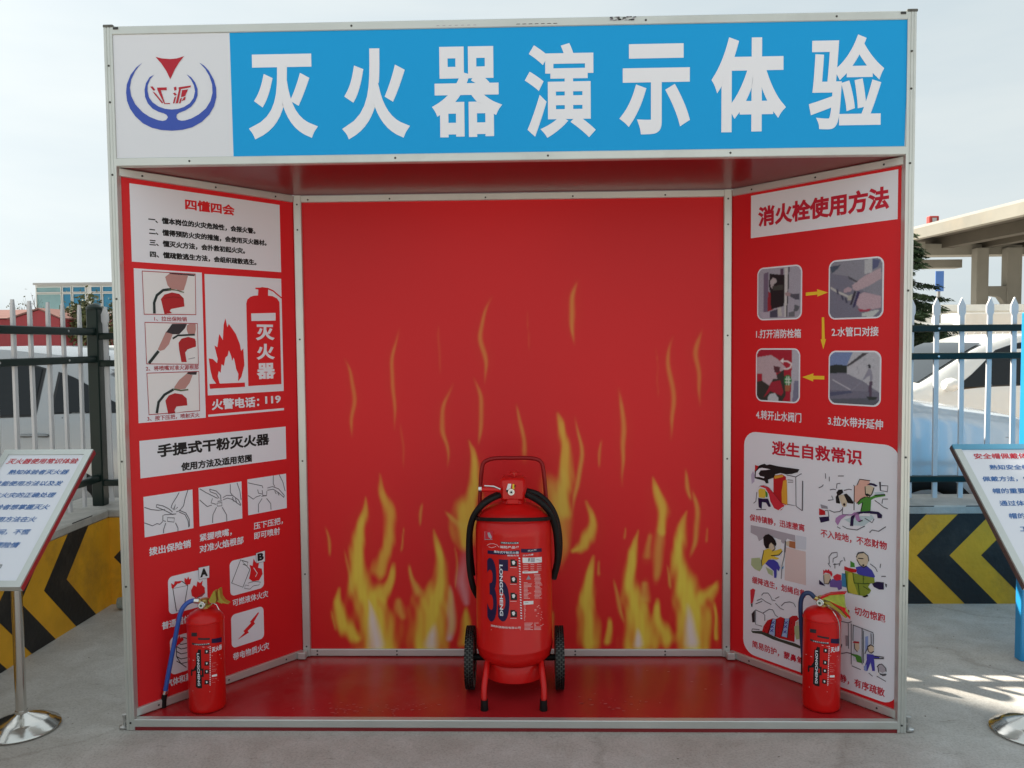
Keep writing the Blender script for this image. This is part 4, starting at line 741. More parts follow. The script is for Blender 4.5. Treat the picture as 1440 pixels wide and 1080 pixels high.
CART_LABEL = [["t","nv",1,"3",[-0.1112,-0.0652,0.4924],0.2494,0.022,0],["t","nv",1,"5",[-0.0602,-0.0148,0.4962],0.2411,0.022,0],["v","w",2,"LONGCHENG",[-0.0459,0.5964],[-0.048,0.397],0.0135],["p","nv",1,[[-0.1065,0.6453],[0.0261,0.6536],[0.026,0.6401],[-0.1067,0.6317]]],["t","w",2,"推车式干粉灭火器",[-0.075,0.0232,0.645],0.0096,0.02,0],["p","nv",1,[[0.0318,0.6589],[0.1229,0.6499],[0.1244,0.636],[0.0322,0.6443]]],["t","pw",2,"灭火剂",[0.0577,0.0959,0.6486],0.0067,0.01,0],["p","bk2",1,[[-0.0473,0.6856],[0.0236,0.6867],[0.0235,0.6783],[-0.0474,0.6772]]],["t","w",2,"手推移动灭火装置",[-0.045,0.0224,0.6818],0.0061,0.01,0],["t","w",2,"消防产品",[-0.0499,0.0095,0.6655],0.0101,0.02,0],["t","w",2,"CT",[0.0112,0.0234,0.6662],0.0067,0.02,0],["l","w",2,0.0012,[[-0.1086,0.6642],[-0.095,0.672],[-0.0778,0.6753],[-0.062,0.672],[-0.0529,0.6633]]],["l","w",2,0.0012,[[-0.101,0.6598],[-0.0847,0.6581],[-0.0651,0.6661]]],["p","gy",1,[[-0.1217,0.7166],[-0.0819,0.7222],[-0.0823,0.6895],[-0.1222,0.6835]]],["p","rd2",2,[[-0.1182,0.7194],[-0.0792,0.7247],[-0.0796,0.6926],[-0.1188,0.687]]],["p","gy2",3,[[-0.1055,0.7145],[-0.0944,0.7172],[-0.0835,0.7006],[-0.0877,0.6916],[-0.1005,0.6983]]],["p","k",1,[[-0.0092,0.6189],[0.0152,0.6187],[0.016,0.5917],[-0.0084,0.592]]],["p","pw",2,[[-0.0037,0.6111],[0.0051,0.6144],[0.0095,0.6065],[0.005,0.5976],[-0.0016,0.5999]]],["p","rd2",3,[[0.0085,0.6205],[0.0152,0.6204],[0.0151,0.6136],[0.0085,0.6138]]],["l","w",2,0.0012,[[-0.0106,0.5869],[0.0138,0.5867]]],["p","k",1,[[-0.0098,0.5543],[0.0146,0.5542],[0.0155,0.5271],[-0.009,0.5273]]],["p","pw",2,[[-0.0043,0.5465],[0.0046,0.5499],[0.0089,0.5419],[0.0044,0.533],[-0.0022,0.5353]]],["p","rd2",3,[[0.008,0.556],[0.0146,0.5558],[0.0146,0.5491],[0.0079,0.5492]]],["l","w",2,0.0012,[[-0.0112,0.5222],[0.0132,0.5221]]],["p","k",1,[[-0.0104,0.4896],[0.014,0.4895],[0.0149,0.4613],[-0.0096,0.4614]]],["p","pw",2,[[-0.0049,0.4818],[0.004,0.4852],[0.0084,0.4772],[0.0038,0.4683],[-0.0028,0.4705]]],["p","rd2",3,[[0.0074,0.4913],[0.014,0.4912],[0.014,0.4844],[0.0073,0.4846]]],["l","w",2,0.0012,[[-0.0118,0.4563],[0.0126,0.4563]]],["p","k",1,[[-0.011,0.4219],[0.0134,0.4219],[0.0143,0.3947],[-0.0102,0.3949]]],["p","pw",2,[[-0.0055,0.4141],[0.0034,0.4175],[0.0078,0.4096],[0.0032,0.4006],[-0.0034,0.4029]]],["p","rd2",3,[[0.0068,0.4237],[0.0135,0.4236],[0.0134,0.4168],[0.0067,0.4169]]],["l","w",2,0.0012,[[-0.0125,0.3897],[0.012,0.3897]]],["p","pr",1,[[0.0219,0.6269],[0.0287,0.6266],[0.0344,0.3812],[0.0276,0.3817]]],["p","w",2,[[0.0219,0.6257],[0.0281,0.6238],[0.028,0.6193],[0.0219,0.6213]]],["p","w",2,[[0.0222,0.6156],[0.0283,0.6137],[0.0283,0.6092],[0.0221,0.6112]]],["p","w",2,[[0.0224,0.6055],[0.0285,0.6036],[0.0285,0.5991],[0.0224,0.601]]],["p","w",2,[[0.0226,0.5954],[0.0288,0.5934],[0.0287,0.589],[0.0226,0.5909]]],["p","w",2,[[0.0229,0.5853],[0.029,0.5833],[0.029,0.5788],[0.0228,0.5808]]],["p","w",2,[[0.0231,0.5752],[0.0293,0.5732],[0.0292,0.5687],[0.0231,0.5707]]],["p","w",2,[[0.0233,0.5651],[0.0295,0.5631],[0.0295,0.5586],[0.0233,0.5606]]],["p","w",2,[[0.0236,0.5549],[0.0297,0.5529],[0.0297,0.5484],[0.0235,0.5504]]],["p","w",2,[[0.0238,0.5448],[0.03,0.5428],[0.0299,0.5383],[0.0238,0.5403]]],["p","w",2,[[0.0241,0.5347],[0.0302,0.5327],[0.0302,0.5282],[0.024,0.5302]]],["p","w",2,[[0.0243,0.5245],[0.0305,0.5225],[0.0304,0.518],[0.0243,0.52]]],["p","w",2,[[0.0245,0.5144],[0.0307,0.5124],[0.0307,0.5079],[0.0245,0.5099]]],["p","w",2,[[0.0248,0.5043],[0.031,0.5022],[0.0309,0.4977],[0.0247,0.4998]]],["p","w",2,[[0.025,0.4941],[0.0312,0.4921],[0.0312,0.4876],[0.025,0.4896]]],["p","w",2,[[0.0253,0.484],[0.0314,0.4819],[0.0314,0.4774],[0.0252,0.4795]]],["p","w",2,[[0.0255,0.4738],[0.0317,0.4717],[0.0316,0.4672],[0.0255,0.4693]]],["p","w",2,[[0.0257,0.4636],[0.0319,0.4616],[0.0319,0.4571],[0.0257,0.4591]]],["p","w",2,[[0.026,0.4535],[0.0322,0.4514],[0.0321,0.4469],[0.0259,0.449]]],["p","w",2,[[0.0262,0.4433],[0.0324,0.4412],[0.0324,0.4367],[0.0262,0.4388]]],["p","w",2,[[0.0265,0.4331],[0.0326,0.4311],[0.0326,0.4265],[0.0264,0.4286]]],["p","w",2,[[0.0267,0.423],[0.0329,0.4209],[0.0329,0.4164],[0.0267,0.4185]]],["p","w",2,[[0.0269,0.4128],[0.0331,0.4107],[0.0331,0.4062],[0.0269,0.4083]]],["p","w",2,[[0.0272,0.4026],[0.0334,0.4005],[0.0333,0.396],[0.0271,0.3981]]],["p","w",2,[[0.0274,0.3924],[0.0336,0.3903],[0.0336,0.3858],[0.0274,0.3879]]],["t","w",2,"使用方法",[-0.0214,0.0231,0.6336],0.0062,0.02,0],["p","pw",1,[[0.0371,0.6249],[0.1234,0.6157],[0.124,0.594],[0.0375,0.6036]]],["p","k",2,[[0.0604,0.6196],[0.0665,0.62],[0.0645,0.6067],[0.0609,0.606]]],["p","gy2",2,[[0.0696,0.6202],[0.0888,0.6182],[0.0873,0.6015],[0.0694,0.6039]]],["l","k",2,0.001,[[0.0956,0.611],[0.1176,0.6032]]],["t","w",2,"灭火剂量",[0.0372,0.0823,0.6324],0.0062,0.01,0],["l","pw2",1,0.0013,[[0.0397,0.5978],[0.0602,0.5948]]],["l","pw2",1,0.0013,[[0.0694,0.5949],[0.0853,0.5928]]],["l","pw2",1,0.0013,[[0.0989,0.5906],[0.1214,0.5865]]],["l","pw2",1,0.0013,[[0.0397,0.5905],[0.0602,0.5886]]],["l","pw2",1,0.0013,[[0.0693,0.5876],[0.0852,0.5854]]],["l","pw2",1,0.0013,[[0.0988,0.5833],[0.1214,0.5791]]],["l","pw2",1,0.0013,[[0.0396,0.5832],[0.0601,0.5808]]],["l","pw2",1,0.0013,[[0.0692,0.5803],[0.0851,0.5781]]],["l","pw2",1,0.0013,[[0.0987,0.5759],[0.1213,0.5717]]],["l","pw2",1,0.0013,[[0.0396,0.5759],[0.06,0.5723]]],["l","pw2",1,0.0013,[[0.0692,0.5729],[0.0851,0.5708]]],["l","pw2",1,0.0013,[[0.0987,0.5686],[0.1212,0.5644]]],["p","pw",1,[[0.0367,0.571],[0.1036,0.5643],[0.1035,0.5569],[0.0366,0.5637]]],["l","k",2,0.001,[[0.0424,0.5673],[0.057,0.5665]]],["p","gy",1,[[0.0508,0.5378],[0.0605,0.5537],[0.0713,0.5366]]],["l","pw2",1,0.0015,[[0.0849,0.5533],[0.1155,0.5479]]],["l","pw2",1,0.0015,[[0.0849,0.5482],[0.1131,0.5432]]],["l","pw2",1,0.0015,[[0.0881,0.5426],[0.1154,0.5376]]],["l","pw2",1,0.0015,[[0.0861,0.5378],[0.1192,0.5317]]],["l","pw2",1,0.0015,[[0.0854,0.5328],[0.1168,0.5271]]],["l","pw2",1,0.0015,[[0.086,0.5276],[0.1144,0.5225]]],["l","pw2",1,0.0015,[[0.0893,0.522],[0.1191,0.5164]]],["l","pw2",1,0.0015,[[0.0414,0.5268],[0.0566,0.5254]]],["l","pw2",1,0.0015,[[0.0872,0.5172],[0.1215,0.5108]]],["l","pw2",1,0.0015,[[0.0414,0.5217],[0.0743,0.5181]]],["l","pw2",1,0.0015,[[0.0892,0.5118],[0.1255,0.5047]]],["l","pw2",1,0.0015,[[0.0413,0.5167],[0.0711,0.5134]]],["l","pw2",1,0.0015,[[0.0858,0.5073],[0.1112,0.5026]]],["l","pw2",1,0.0015,[[0.0413,0.5116],[0.0723,0.5082]]],["l","pw2",1,0.0015,[[0.0884,0.5017],[0.1149,0.4967]]],["l","pw2",1,0.0015,[[0.0412,0.5065],[0.0576,0.5049]]],["l","pw2",1,0.0015,[[0.089,0.4965],[0.1237,0.4897]]],["l","pw2",1,0.0015,[[0.0412,0.5015],[0.057,0.4999]]],["l","pw2",1,0.0015,[[0.0863,0.4919],[0.1188,0.4857]]],["l","pw2",1,0.0015,[[0.0412,0.4964],[0.0593,0.4946]]],["l","pw2",1,0.0015,[[0.0843,0.4871],[0.1195,0.4804]]],["l","pw2",1,0.0015,[[0.0411,0.4913],[0.0569,0.4898]]],["l","pw2",1,0.0015,[[0.0876,0.4815],[0.1203,0.4751]]],["l","pw2",1,0.0015,[[0.0411,0.4863],[0.0708,0.4829]]],["l","pw2",1,0.0015,[[0.0862,0.4766],[0.1218,0.4696]]],["l","pw2",1,0.0015,[[0.041,0.4812],[0.0604,0.4792]]],["l","pw2",1,0.0015,[[0.0842,0.4718],[0.117,0.4655]]],["l","pw2",1,0.0015,[[0.041,0.4761],[0.0568,0.4745]]],["l","pw2",1,0.0015,[[0.0861,0.4664],[0.1107,0.4617]]],["l","pw2",1,0.0015,[[0.0409,0.471],[0.0591,0.4692]]],["l","pw2",1,0.0015,[[0.0867,0.4612],[0.1225,0.454]]],["l","pw2",1,0.0015,[[0.0409,0.466],[0.0663,0.4632]]],["p","pw",1,[[0.0397,0.4548],[0.0807,0.4514],[0.0806,0.4384],[0.0395,0.4413]]],["l","k",2,0.0015,[[0.0431,0.4483],[0.0589,0.4472]]],["l","pw2",1,0.0015,[[0.0418,0.4371],[0.1089,0.4273]]],["l","pw2",1,0.0015,[[0.0418,0.432],[0.1037,0.4233]]],["l","pw2",1,0.0015,[[0.0417,0.4269],[0.1141,0.4159]]],["l","pw2",1,0.0015,[[0.0417,0.4219],[0.0937,0.415]]],["l","pw2",1,0.0015,[[0.0416,0.4168],[0.0937,0.4099]]],["l","pw2",1,0.0015,[[0.0416,0.4117],[0.1244,0.3981]]],["l","pw2",1,0.0015,[[0.0415,0.4066],[0.1064,0.3971]]],["l","pw2",1,0.0015,[[0.0415,0.4015],[0.121,0.3886]]],["l","pw2",1,0.0015,[[0.0414,0.3965],[0.0984,0.3885]]],["l","pw2",1,0.0015,[[0.0414,0.3914],[0.1209,0.3783]]],["l","pw2",1,0.0015,[[0.0414,0.3863],[0.1283,0.3713]]],["l","pw2",1,0.0015,[[0.0413,0.3812],[0.1176,0.3688]]],["l","pw2",1,0.0015,[[0.0424,0.3692],[0.078,0.3644]]],["l","pw2",1,0.0015,[[0.0832,0.3635],[0.1045,0.3592]]],["l","pw2",1,0.0015,[[0.0423,0.3641],[0.0735,0.3601]]],["l","pw2",1,0.0015,[[0.0831,0.3584],[0.1324,0.3473]]],["l","pw2",1,0.0015,[[0.0423,0.359],[0.0691,0.3557]]],["l","pw2",1,0.0015,[[0.0831,0.3533],[0.1246,0.3442]]],["l","pw2",1,0.0015,[[0.0422,0.3539],[0.0772,0.3492]]],["l","pw2",1,0.0015,[[0.083,0.3482],[0.1157,0.3412]]],["l","pw2",1,0.0015,[[0.0422,0.3488],[0.0672,0.3457]]],["l","pw2",1,0.0015,[[0.083,0.3431],[0.1156,0.3361]]],["l","pw2",1,0.0015,[[0.0421,0.3438],[0.0784,0.3388]]],["l","pw2",1,0.0015,[[0.083,0.338],[0.1172,0.3306]]],["t","pw",2,"消防科技股份有限公司",[-0.0936,0.0274,0.3529],0.0086,0.01,0],["l","pw2",1,0.0015,[[-0.0938,0.3353],[0.0273,0.3444]]]]
HAND_LABEL = [["t","k",1,"4",[-0.0383,0.0156,0.2202],0.1503,0.04,0],["p","k",1,[[-0.0113,0.2828],[0.0063,0.2831],[0.0026,0.149],[-0.0156,0.1482]]],["v","w",2,"LONGCHENG",[-0.0028,0.2807],[-0.0065,0.1547],0.009],["p","k",1,[[0.0215,0.294],[0.0371,0.2915],[0.0358,0.2753],[0.0202,0.2777]]],["p","pw",2,[[0.0254,0.2887],[0.0308,0.2888],[0.0315,0.2829],[0.027,0.2812]]],["p","k",1,[[0.0203,0.2482],[0.0359,0.2457],[0.0346,0.2295],[0.019,0.2318]]],["p","pw",2,[[0.0242,0.2428],[0.0296,0.243],[0.0303,0.237],[0.0258,0.2353]]],["p","k",1,[[0.0195,0.2168],[0.0351,0.2143],[0.0338,0.1981],[0.0182,0.2004]]],["p","pw",2,[[0.0234,0.2114],[0.0288,0.2116],[0.0295,0.2056],[0.025,0.2039]]],["p","k",1,[[0.0185,0.1757],[0.034,0.1732],[0.0327,0.157],[0.0171,0.1593]]],["p","pw",2,[[0.0223,0.1703],[0.0277,0.1705],[0.0284,0.1645],[0.0239,0.1628]]],["p","w",2,[[0.0397,0.3031],[0.0429,0.3025],[0.0428,0.2991],[0.0396,0.2998]]],["p","w",2,[[0.0395,0.2962],[0.0427,0.2955],[0.0426,0.2921],[0.0394,0.2928]]],["p","w",2,[[0.0393,0.2892],[0.0425,0.2885],[0.0424,0.2851],[0.0393,0.2858]]],["p","w",2,[[0.0392,0.2822],[0.0423,0.2815],[0.0423,0.2781],[0.0391,0.2788]]],["p","w",2,[[0.039,0.2752],[0.0422,0.2745],[0.0421,0.2711],[0.0389,0.2718]]],["p","w",2,[[0.0388,0.2682],[0.042,0.2675],[0.0419,0.2641],[0.0387,0.2648]]],["p","w",2,[[0.0386,0.2612],[0.0418,0.2605],[0.0417,0.2571],[0.0385,0.2578]]],["p","w",2,[[0.0384,0.2542],[0.0416,0.2535],[0.0415,0.2501],[0.0383,0.2508]]],["p","w",2,[[0.0382,0.2472],[0.0414,0.2465],[0.0413,0.2431],[0.0382,0.2438]]],["p","w",2,[[0.0381,0.2402],[0.0412,0.2395],[0.0411,0.2361],[0.038,0.2368]]],["p","w",2,[[0.0379,0.2332],[0.041,0.2325],[0.041,0.2291],[0.0378,0.2298]]],["p","w",2,[[0.0377,0.2262],[0.0409,0.2255],[0.0408,0.2221],[0.0376,0.2228]]],["p","w",2,[[0.0375,0.2192],[0.0407,0.2185],[0.0406,0.2151],[0.0374,0.2158]]],["p","w",2,[[0.0373,0.2122],[0.0405,0.2115],[0.0404,0.2081],[0.0372,0.2088]]],["p","w",2,[[0.0371,0.2052],[0.0403,0.2045],[0.0402,0.2011],[0.0371,0.2018]]],["p","w",2,[[0.037,0.1982],[0.0401,0.1975],[0.04,0.1941],[0.0369,0.1948]]],["p","w",2,[[0.0368,0.1912],[0.0399,0.1905],[0.0399,0.1871],[0.0367,0.1878]]],["p","w",2,[[0.0366,0.1841],[0.0398,0.1835],[0.0397,0.1801],[0.0365,0.1808]]],["p","w",2,[[0.0364,0.1771],[0.0396,0.1764],[0.0395,0.1731],[0.0363,0.1737]]],["p","w",2,[[0.0362,0.1701],[0.0394,0.1694],[0.0393,0.166],[0.0361,0.1667]]],["p","w",2,[[0.036,0.1631],[0.0392,0.1624],[0.0391,0.159],[0.036,0.1597]]],["p","w",2,[[0.0359,0.1561],[0.039,0.1554],[0.0389,0.152],[0.0358,0.1527]]],["p","bk2",1,[[-0.0291,0.3195],[0.0405,0.3151],[0.0403,0.3079],[-0.0287,0.3123]]],["t","w",2,"手提式干粉灭火器",[-0.0172,0.039,0.3144],0.0043,0.01,0],["p","bk2",1,[[-0.0011,0.3402],[0.041,0.3358],[0.0408,0.3286],[-0.0013,0.3329]]],["p","nv",1,[[0.0474,0.3305],[0.0936,0.3236],[0.0927,0.3043],[0.0469,0.3137]]],["t","w",2,"灭火器",[0.0463,0.0917,0.2873],0.0203,0.03,0],["l","pw2",1,0.0015,[[0.0456,0.2654],[0.082,0.2582]]],["l","pw2",1,0.0015,[[0.0142,0.3044],[0.0387,0.3]]],["l","pw2",1,0.0018,[[-0.0509,0.2519],[-0.0223,0.2522],[0.0396,0.2464],[0.0884,0.2421]]],["p","pw",1,[[0.0446,0.1903],[0.0648,0.1893],[0.0646,0.181],[0.0444,0.1831]]],["l","pw3",1,0.001,[[0.0449,0.2365],[0.064,0.233]]],["l","pw3",1,0.001,[[0.0447,0.2292],[0.0703,0.2236]]],["l","pw3",1,0.001,[[0.0445,0.222],[0.0579,0.2203]]],["l","pw3",1,0.001,[[0.0442,0.2123],[0.0643,0.2085]]],["l","pw3",1,0.001,[[0.044,0.2051],[0.06,0.2026]]],["l","pw3",1,0.001,[[0.0432,0.1761],[0.0648,0.1717]]],["l","pw3",1,0.001,[[0.043,0.1688],[0.0718,0.1619]]],["l","pw3",1,0.001,[[0.0429,0.1615],[0.0567,0.1596]]],["l","gy2",1,0.001,[[-0.031,0.3555],[-0.0081,0.353]]],["p","bk2",1,[[-0.0295,0.3582],[-0.0049,0.3604],[-0.0053,0.3459],[-0.0301,0.3436]]],["l","pw2",1,0.0018,[[-0.0319,0.1322],[0.0365,0.1275]]]]
PHOTO_SLOTS = []

# ================================================================== SETTING
def ground_material():
    m = mat('concrete_ground', (.30, .29, .27), .88, bump=.0); n = m.node_tree.nodes; L = m.node_tree.links; b = n['Principled BSDF']
    tc = n.new('ShaderNodeTexCoord')
    def noise(sc, det, ro=.6, dist=0):
        t = n.new('ShaderNodeTexNoise'); t.inputs['Scale'].default_value = sc; t.inputs['Detail'].default_value = det; t.inputs['Roughness'].default_value = ro
        t.inputs['Distortion'].default_value = dist
        L.new(tc.outputs['Object'], t.inputs['Vector']); return t.outputs['Fac']
    def ramp(src, stops):
        r = n.new('ShaderNodeValToRGB'); L.new(src, r.inputs[0]); e = r.color_ramp.elements
        e[0].position, e[0].color = stops[0][0], (*stops[0][1], 1); e[1].position, e[1].color = stops[1][0], (*stops[1][1], 1)
        for p, c in stops[2:]: q = e.new(p); q.color = (*c, 1)
        return r.outputs[0]
    def mix(a, b2, f, mode='MIX'):
        x = n.new('ShaderNodeMix'); x.data_type = 'RGBA'; x.blend_type = mode
        (L.new(f, x.inputs[0]) if not isinstance(f, (int, float)) else setattr(x.inputs[0], 'default_value', f))
        L.new(a, x.inputs[6]); L.new(b2, x.inputs[7]); return x.outputs[2]
    base = ramp(noise(.9, 5, .6, .4), [(.35, (.420, .385, .350)), (.65, (.500, .485, .460))])
    med = ramp(noise(6, 8, .7, .8), [(.36, (.86, .84, .82)), (.64, (1.06, 1.06, 1.06))])
    fine = ramp(noise(110, 5, .75), [(.36, (.76, .75, .74)), (.54, (1.10, 1.10, 1.10))])
    c = mix(base, med, 1.0, 'MULTIPLY'); c = mix(c, fine, .8, 'MULTIPLY')
    # dark scuffs and bits trodden into the slab
    mp = n.new('ShaderNodeMapping'); mp.inputs['Scale'].default_value = (5, 13, 1); mp.inputs['Rotation'].default_value = (0, 0, .35)
    L.new(tc.outputs['Object'], mp.inputs['Vector'])
    t = n.new('ShaderNodeTexNoise'); t.inputs['Scale'].default_value = 1.6; t.inputs['Detail'].default_value = 10; t.inputs['Roughness'].default_value = .75
    L.new(mp.outputs[0], t.inputs['Vector'])
    sc = ramp(t.outputs['Fac'], [(.60, (1, 1, 1)), (.70, (.55, .52, .50))])
    c = mix(c, sc, .9, 'MULTIPLY')
    v = n.new('ShaderNodeTexVoronoi'); v.inputs['Scale'].default_value = 16; L.new(tc.outputs['Object'], v.inputs['Vector'])
    sp = ramp(v.outputs['Distance'], [(.03, (.30, .27, .24)), (.06, (1, 1, 1))])
    c = mix(c, sp, .5, 'MULTIPLY')
    vc = n.new('ShaderNodeTexVoronoi'); vc.feature = 'DISTANCE_TO_EDGE'; vc.inputs['Scale'].default_value = .62
    wn = n.new('ShaderNodeTexNoise'); wn.inputs['Scale'].default_value = 2.5; wn.inputs['Detail'].default_value = 6; L.new(tc.outputs['Object'], wn.inputs['Vector'])
    wm = n.new('ShaderNodeMix'); wm.data_type = 'VECTOR'; wm.inputs[0].default_value = .22; L.new(tc.outputs['Object'], wm.inputs[4]); L.new(wn.outputs['Color'], wm.inputs[5]); L.new(wm.outputs[1], vc.inputs['Vector'])
    c = mix(c, ramp(vc.outputs['Distance'], [(.002, (.50, .47, .44)), (.006, (1, 1, 1))]), .30, 'MULTIPLY')
    L.new(c, b.inputs['Base Color'])
    bp = n.new('ShaderNodeBump'); bp.inputs['Strength'].default_value = .5; bp.inputs['Distance'].default_value = .006
    ad = n.new('ShaderNodeMath'); ad.operation = 'ADD'; L.new(noise(45, 6, .7), ad.inputs[0]); L.new(noise(5, 5, .6), ad.inputs[1])
    L.new(ad.outputs[0], bp.inputs['Height']); L.new(bp.outputs[0], b.inputs['Normal'])
    return m
g = MB().add([(-600, -600, 0), (600, -600, 0), (600, 900, 0), (-600, 900, 0)], [(0, 1, 2, 3)]).build('ground', ground_material())
tag(g, kind='structure')
rs = random.Random(31); gr = MB()
for i in range(420):
    x = rs.uniform(-2.2, 2.6); y = rs.uniform(-1.2, 1.45)
    if -1.5 < x < 1.5 and y > -.02: continue
    s_ = rs.uniform(.0015, .0055); a = [Vector((x + rs.uniform(-1, 1) * s_, y + rs.uniform(-1, 1) * s_, rs.uniform(.2, 1) * s_)) for _ in range(4)]
    gr.add([tuple(q) for q in a], [(0, 1, 2), (0, 2, 3), (0, 3, 1), (1, 3, 2)], 0)
tag(gr.build('grit', mat('dark_grit', (.16, .13, .10), .9)), 'scattered dark grit and crumbs on the concrete around the booth', 'grit', kind='stuff')

# ------------------------------------------------------------------ low parapet wall with black and yellow chevrons
WY, WX, WH = 1.495, -2.287, .542
def painted(name, col, dark, seed):
    return mat(name, col, .62, noise=.16, scale=5 + seed, bump=.35, bscale=38, dirt=(dark, .8))
YEL = painted('yellow_wall_paint', (.84, .42, .018), (.40, .20, .03), 0)
BLK = painted('black_wall_paint', (.016, .015, .015), (.07, .06, .05), 2)
CAP = mat('ledge_concrete', (.47, .44, .40), .9, noise=.2, scale=9, bump=.4, bscale=50, dirt=((.25, .23, .2), .6))
wall = thing('parapet_wall', 'low concrete wall behind the booth, painted with black and yellow chevrons, under the picket fence', 'wall', (WX, WY, 0))
def loc(o): o.location = -wall.location; return o
b = MB().box(WX - .32, 9.0, WY, WY + .32, 0, WH - .05)
b.box(WX - .32, WX, -3.6, WY - .0005, 0, WH - .05)
loc(b.build('masonry', YEL, wall))
b = MB().box(WX - .34, 9.0, WY - .004, WY + .34, WH - .05, WH, ch=.008)
b.box(WX - .34, WX + .004, -3.6, WY - .006, WH - .05, WH, ch=.008)
loc(b.build('ledge', [CAP], wall))
zt_, zm = WH - .001, .268
def chev(mp, s0, wd, lo, hi):
    """one arrow-shaped stripe: tip at s0, running to s0+dx at top and bottom"""
    dx = .262; out = []
    for zA, zB in ((zm, zt_), (0.001, zm)):
        q = [(s0, zm), (s0 + wd, zm), (s0 + dx + wd, zt_ if zA == zm else .001), (s0 + dx, zt_ if zA == zm else .001)]
        def clip(q, lim, keep):
            r = []
            for i in range(len(q)):
                a, c = q[i], q[(i + 1) % len(q)]; ia, ic = keep(a[0]), keep(c[0])
                if ia: r.append(a)
                if ia != ic: t = (lim - a[0]) / (c[0] - a[0]); r.append((lim, a[1] + (c[1] - a[1]) * t))
            return r
        q = clip(q, lo, lambda x: x >= lo); q = clip(q, hi, lambda x: x <= hi) if q else q
        if len(q) > 2: out.append(q)
    if not out: return
    p = MB()
    for q in out: p.prism([mp(s, z, 0) for s, z in q], (0, 0, 0), Vector(mp(0, 0, .002)) - Vector(mp(0, 0, 0)))
    loc(p.build('chevron_stripe', BLK, wall))
for k in [-2, -1] + list(range(0, 20)): chev(lambda s, z, o: (s, WY - o, z), 2.176 + .346 * k, .175, WX + .01, 8.9)
for k in range(0, 10): chev(lambda s, z, o: (s, WY - o, z), -2.265 + .37 * k, .175, WX + .01, 1.2)
for k in range(-12, 1): chev(lambda s, z, o: (WX + o, s, z), .874 + .375 * k, .19, -3.5, WY - .01)

# ------------------------------------------------------------------ picket fences on the wall
WHITE = mat('white_fence_paint', (.62, .61, .62), .45, noise=.06, scale=7, dirt=((.45, .42, .4), .5))
GREEN = mat('dark_green_fence_paint', (.006, .018, .014), .34, noise=.2, scale=9, spec=.3)
def picket_mesh(h, wd=.032, th=.013, spear=True):
    q = wd / 2; hd = .10
    pr = [(-q, 0), (q, 0), (q, h - hd)] + ([(q * 1.55, h - hd + .018), (q * 1.55, h - .045), (0, h), (-q * 1.55, h - .045), (-q * 1.55, h - hd + .018)] if spear else
         [(q * .95, h - .05), (q * .45, h), (-q * .45, h), (-q * .95, h - .05)]) + [(-q, h - hd)]
    m_ = MB().prism([(x, -th / 2, z) for x, z in pr], (0, 0, 0), (0, th, 0)); return m_
def fence(label, A, B, zb, h, sp, first, posts, rails, spear=True, cat='fence', group=None, wd=.0255):
    A = Vector(A); B = Vector(B); d = (B - A); L = d.length; d.normalize(); ang = math.atan2(d.y, d.x)
    f = thing('picket_fence', label, cat, (A.x, A.y, 0), ang, group)
    o0 = None; s = first
    while s < L:
        if all(abs(s - p) > .05 for p in posts):
            if o0 is None: o = picket_mesh(h, wd, spear=spear).build('picket', WHITE, f); o0 = o
            else: o = o0.copy(); COL.objects.link(o)
            o.location = (s, 0, zb); o.rotation_euler = (R(random.uniform(-.4, .4)), R(random.uniform(-.5, .5)), 0)
        s += sp
    for z, t in rails:
        for yy in (0,):
            r_ = MB().box(0, L, -.022, .022, z - t / 2, z + t / 2, ch=.004).build('rail', GREEN, f)
    if h > .8:
        bl = MB()
        s = first + sp
        while s < L:
            for z, t in rails[:2]: bl.lathe([(.0, -.027), (.006, -.026), (.006, -.0219)], (s, 0, z), 8, axis='y')
            s += sp * 4
        tag(bl.build('rivet', mat('zinc', (.6, .6, .6), .4, .8), f), kind='stuff')
    for p in posts:
        pp = MB().box(p - .033, p + .033, -.033, .033, .54 if zb > .3 else 0, 1.66, ch=.006)
        po = pp.build('post', GREEN, f)
        MB().lathe([(.044, 1.655), (.044, 1.668), (.027, 1.684), (.0, 1.692)], (p, 0, 0), 16).build('post_cap', GREEN, po)
    return f
random.seed(4)
RAILS = [(1.505, .05), (1.375, .05), (.675, .04)]
fence('white spear picket fence with dark green rails on the wall behind the booth', (-2.386, 1.60, 0), (8.6, 1.60, 0), .565, 1.108, .1405, .0655, [2.9, 6.1, 9.3], [(1.505, .037), (1.352, .036), (.672, .034)])
fence('white picket fence on the left wall, running towards the camera', (-2.386, -3.4, 0), (-2.386, 1.72, 0), .565, 1.11, .1415, .024, [5.0, 2.5], [(1.53, .040), (1.375, .037), (.70, .036)], spear=False, wd=.024)

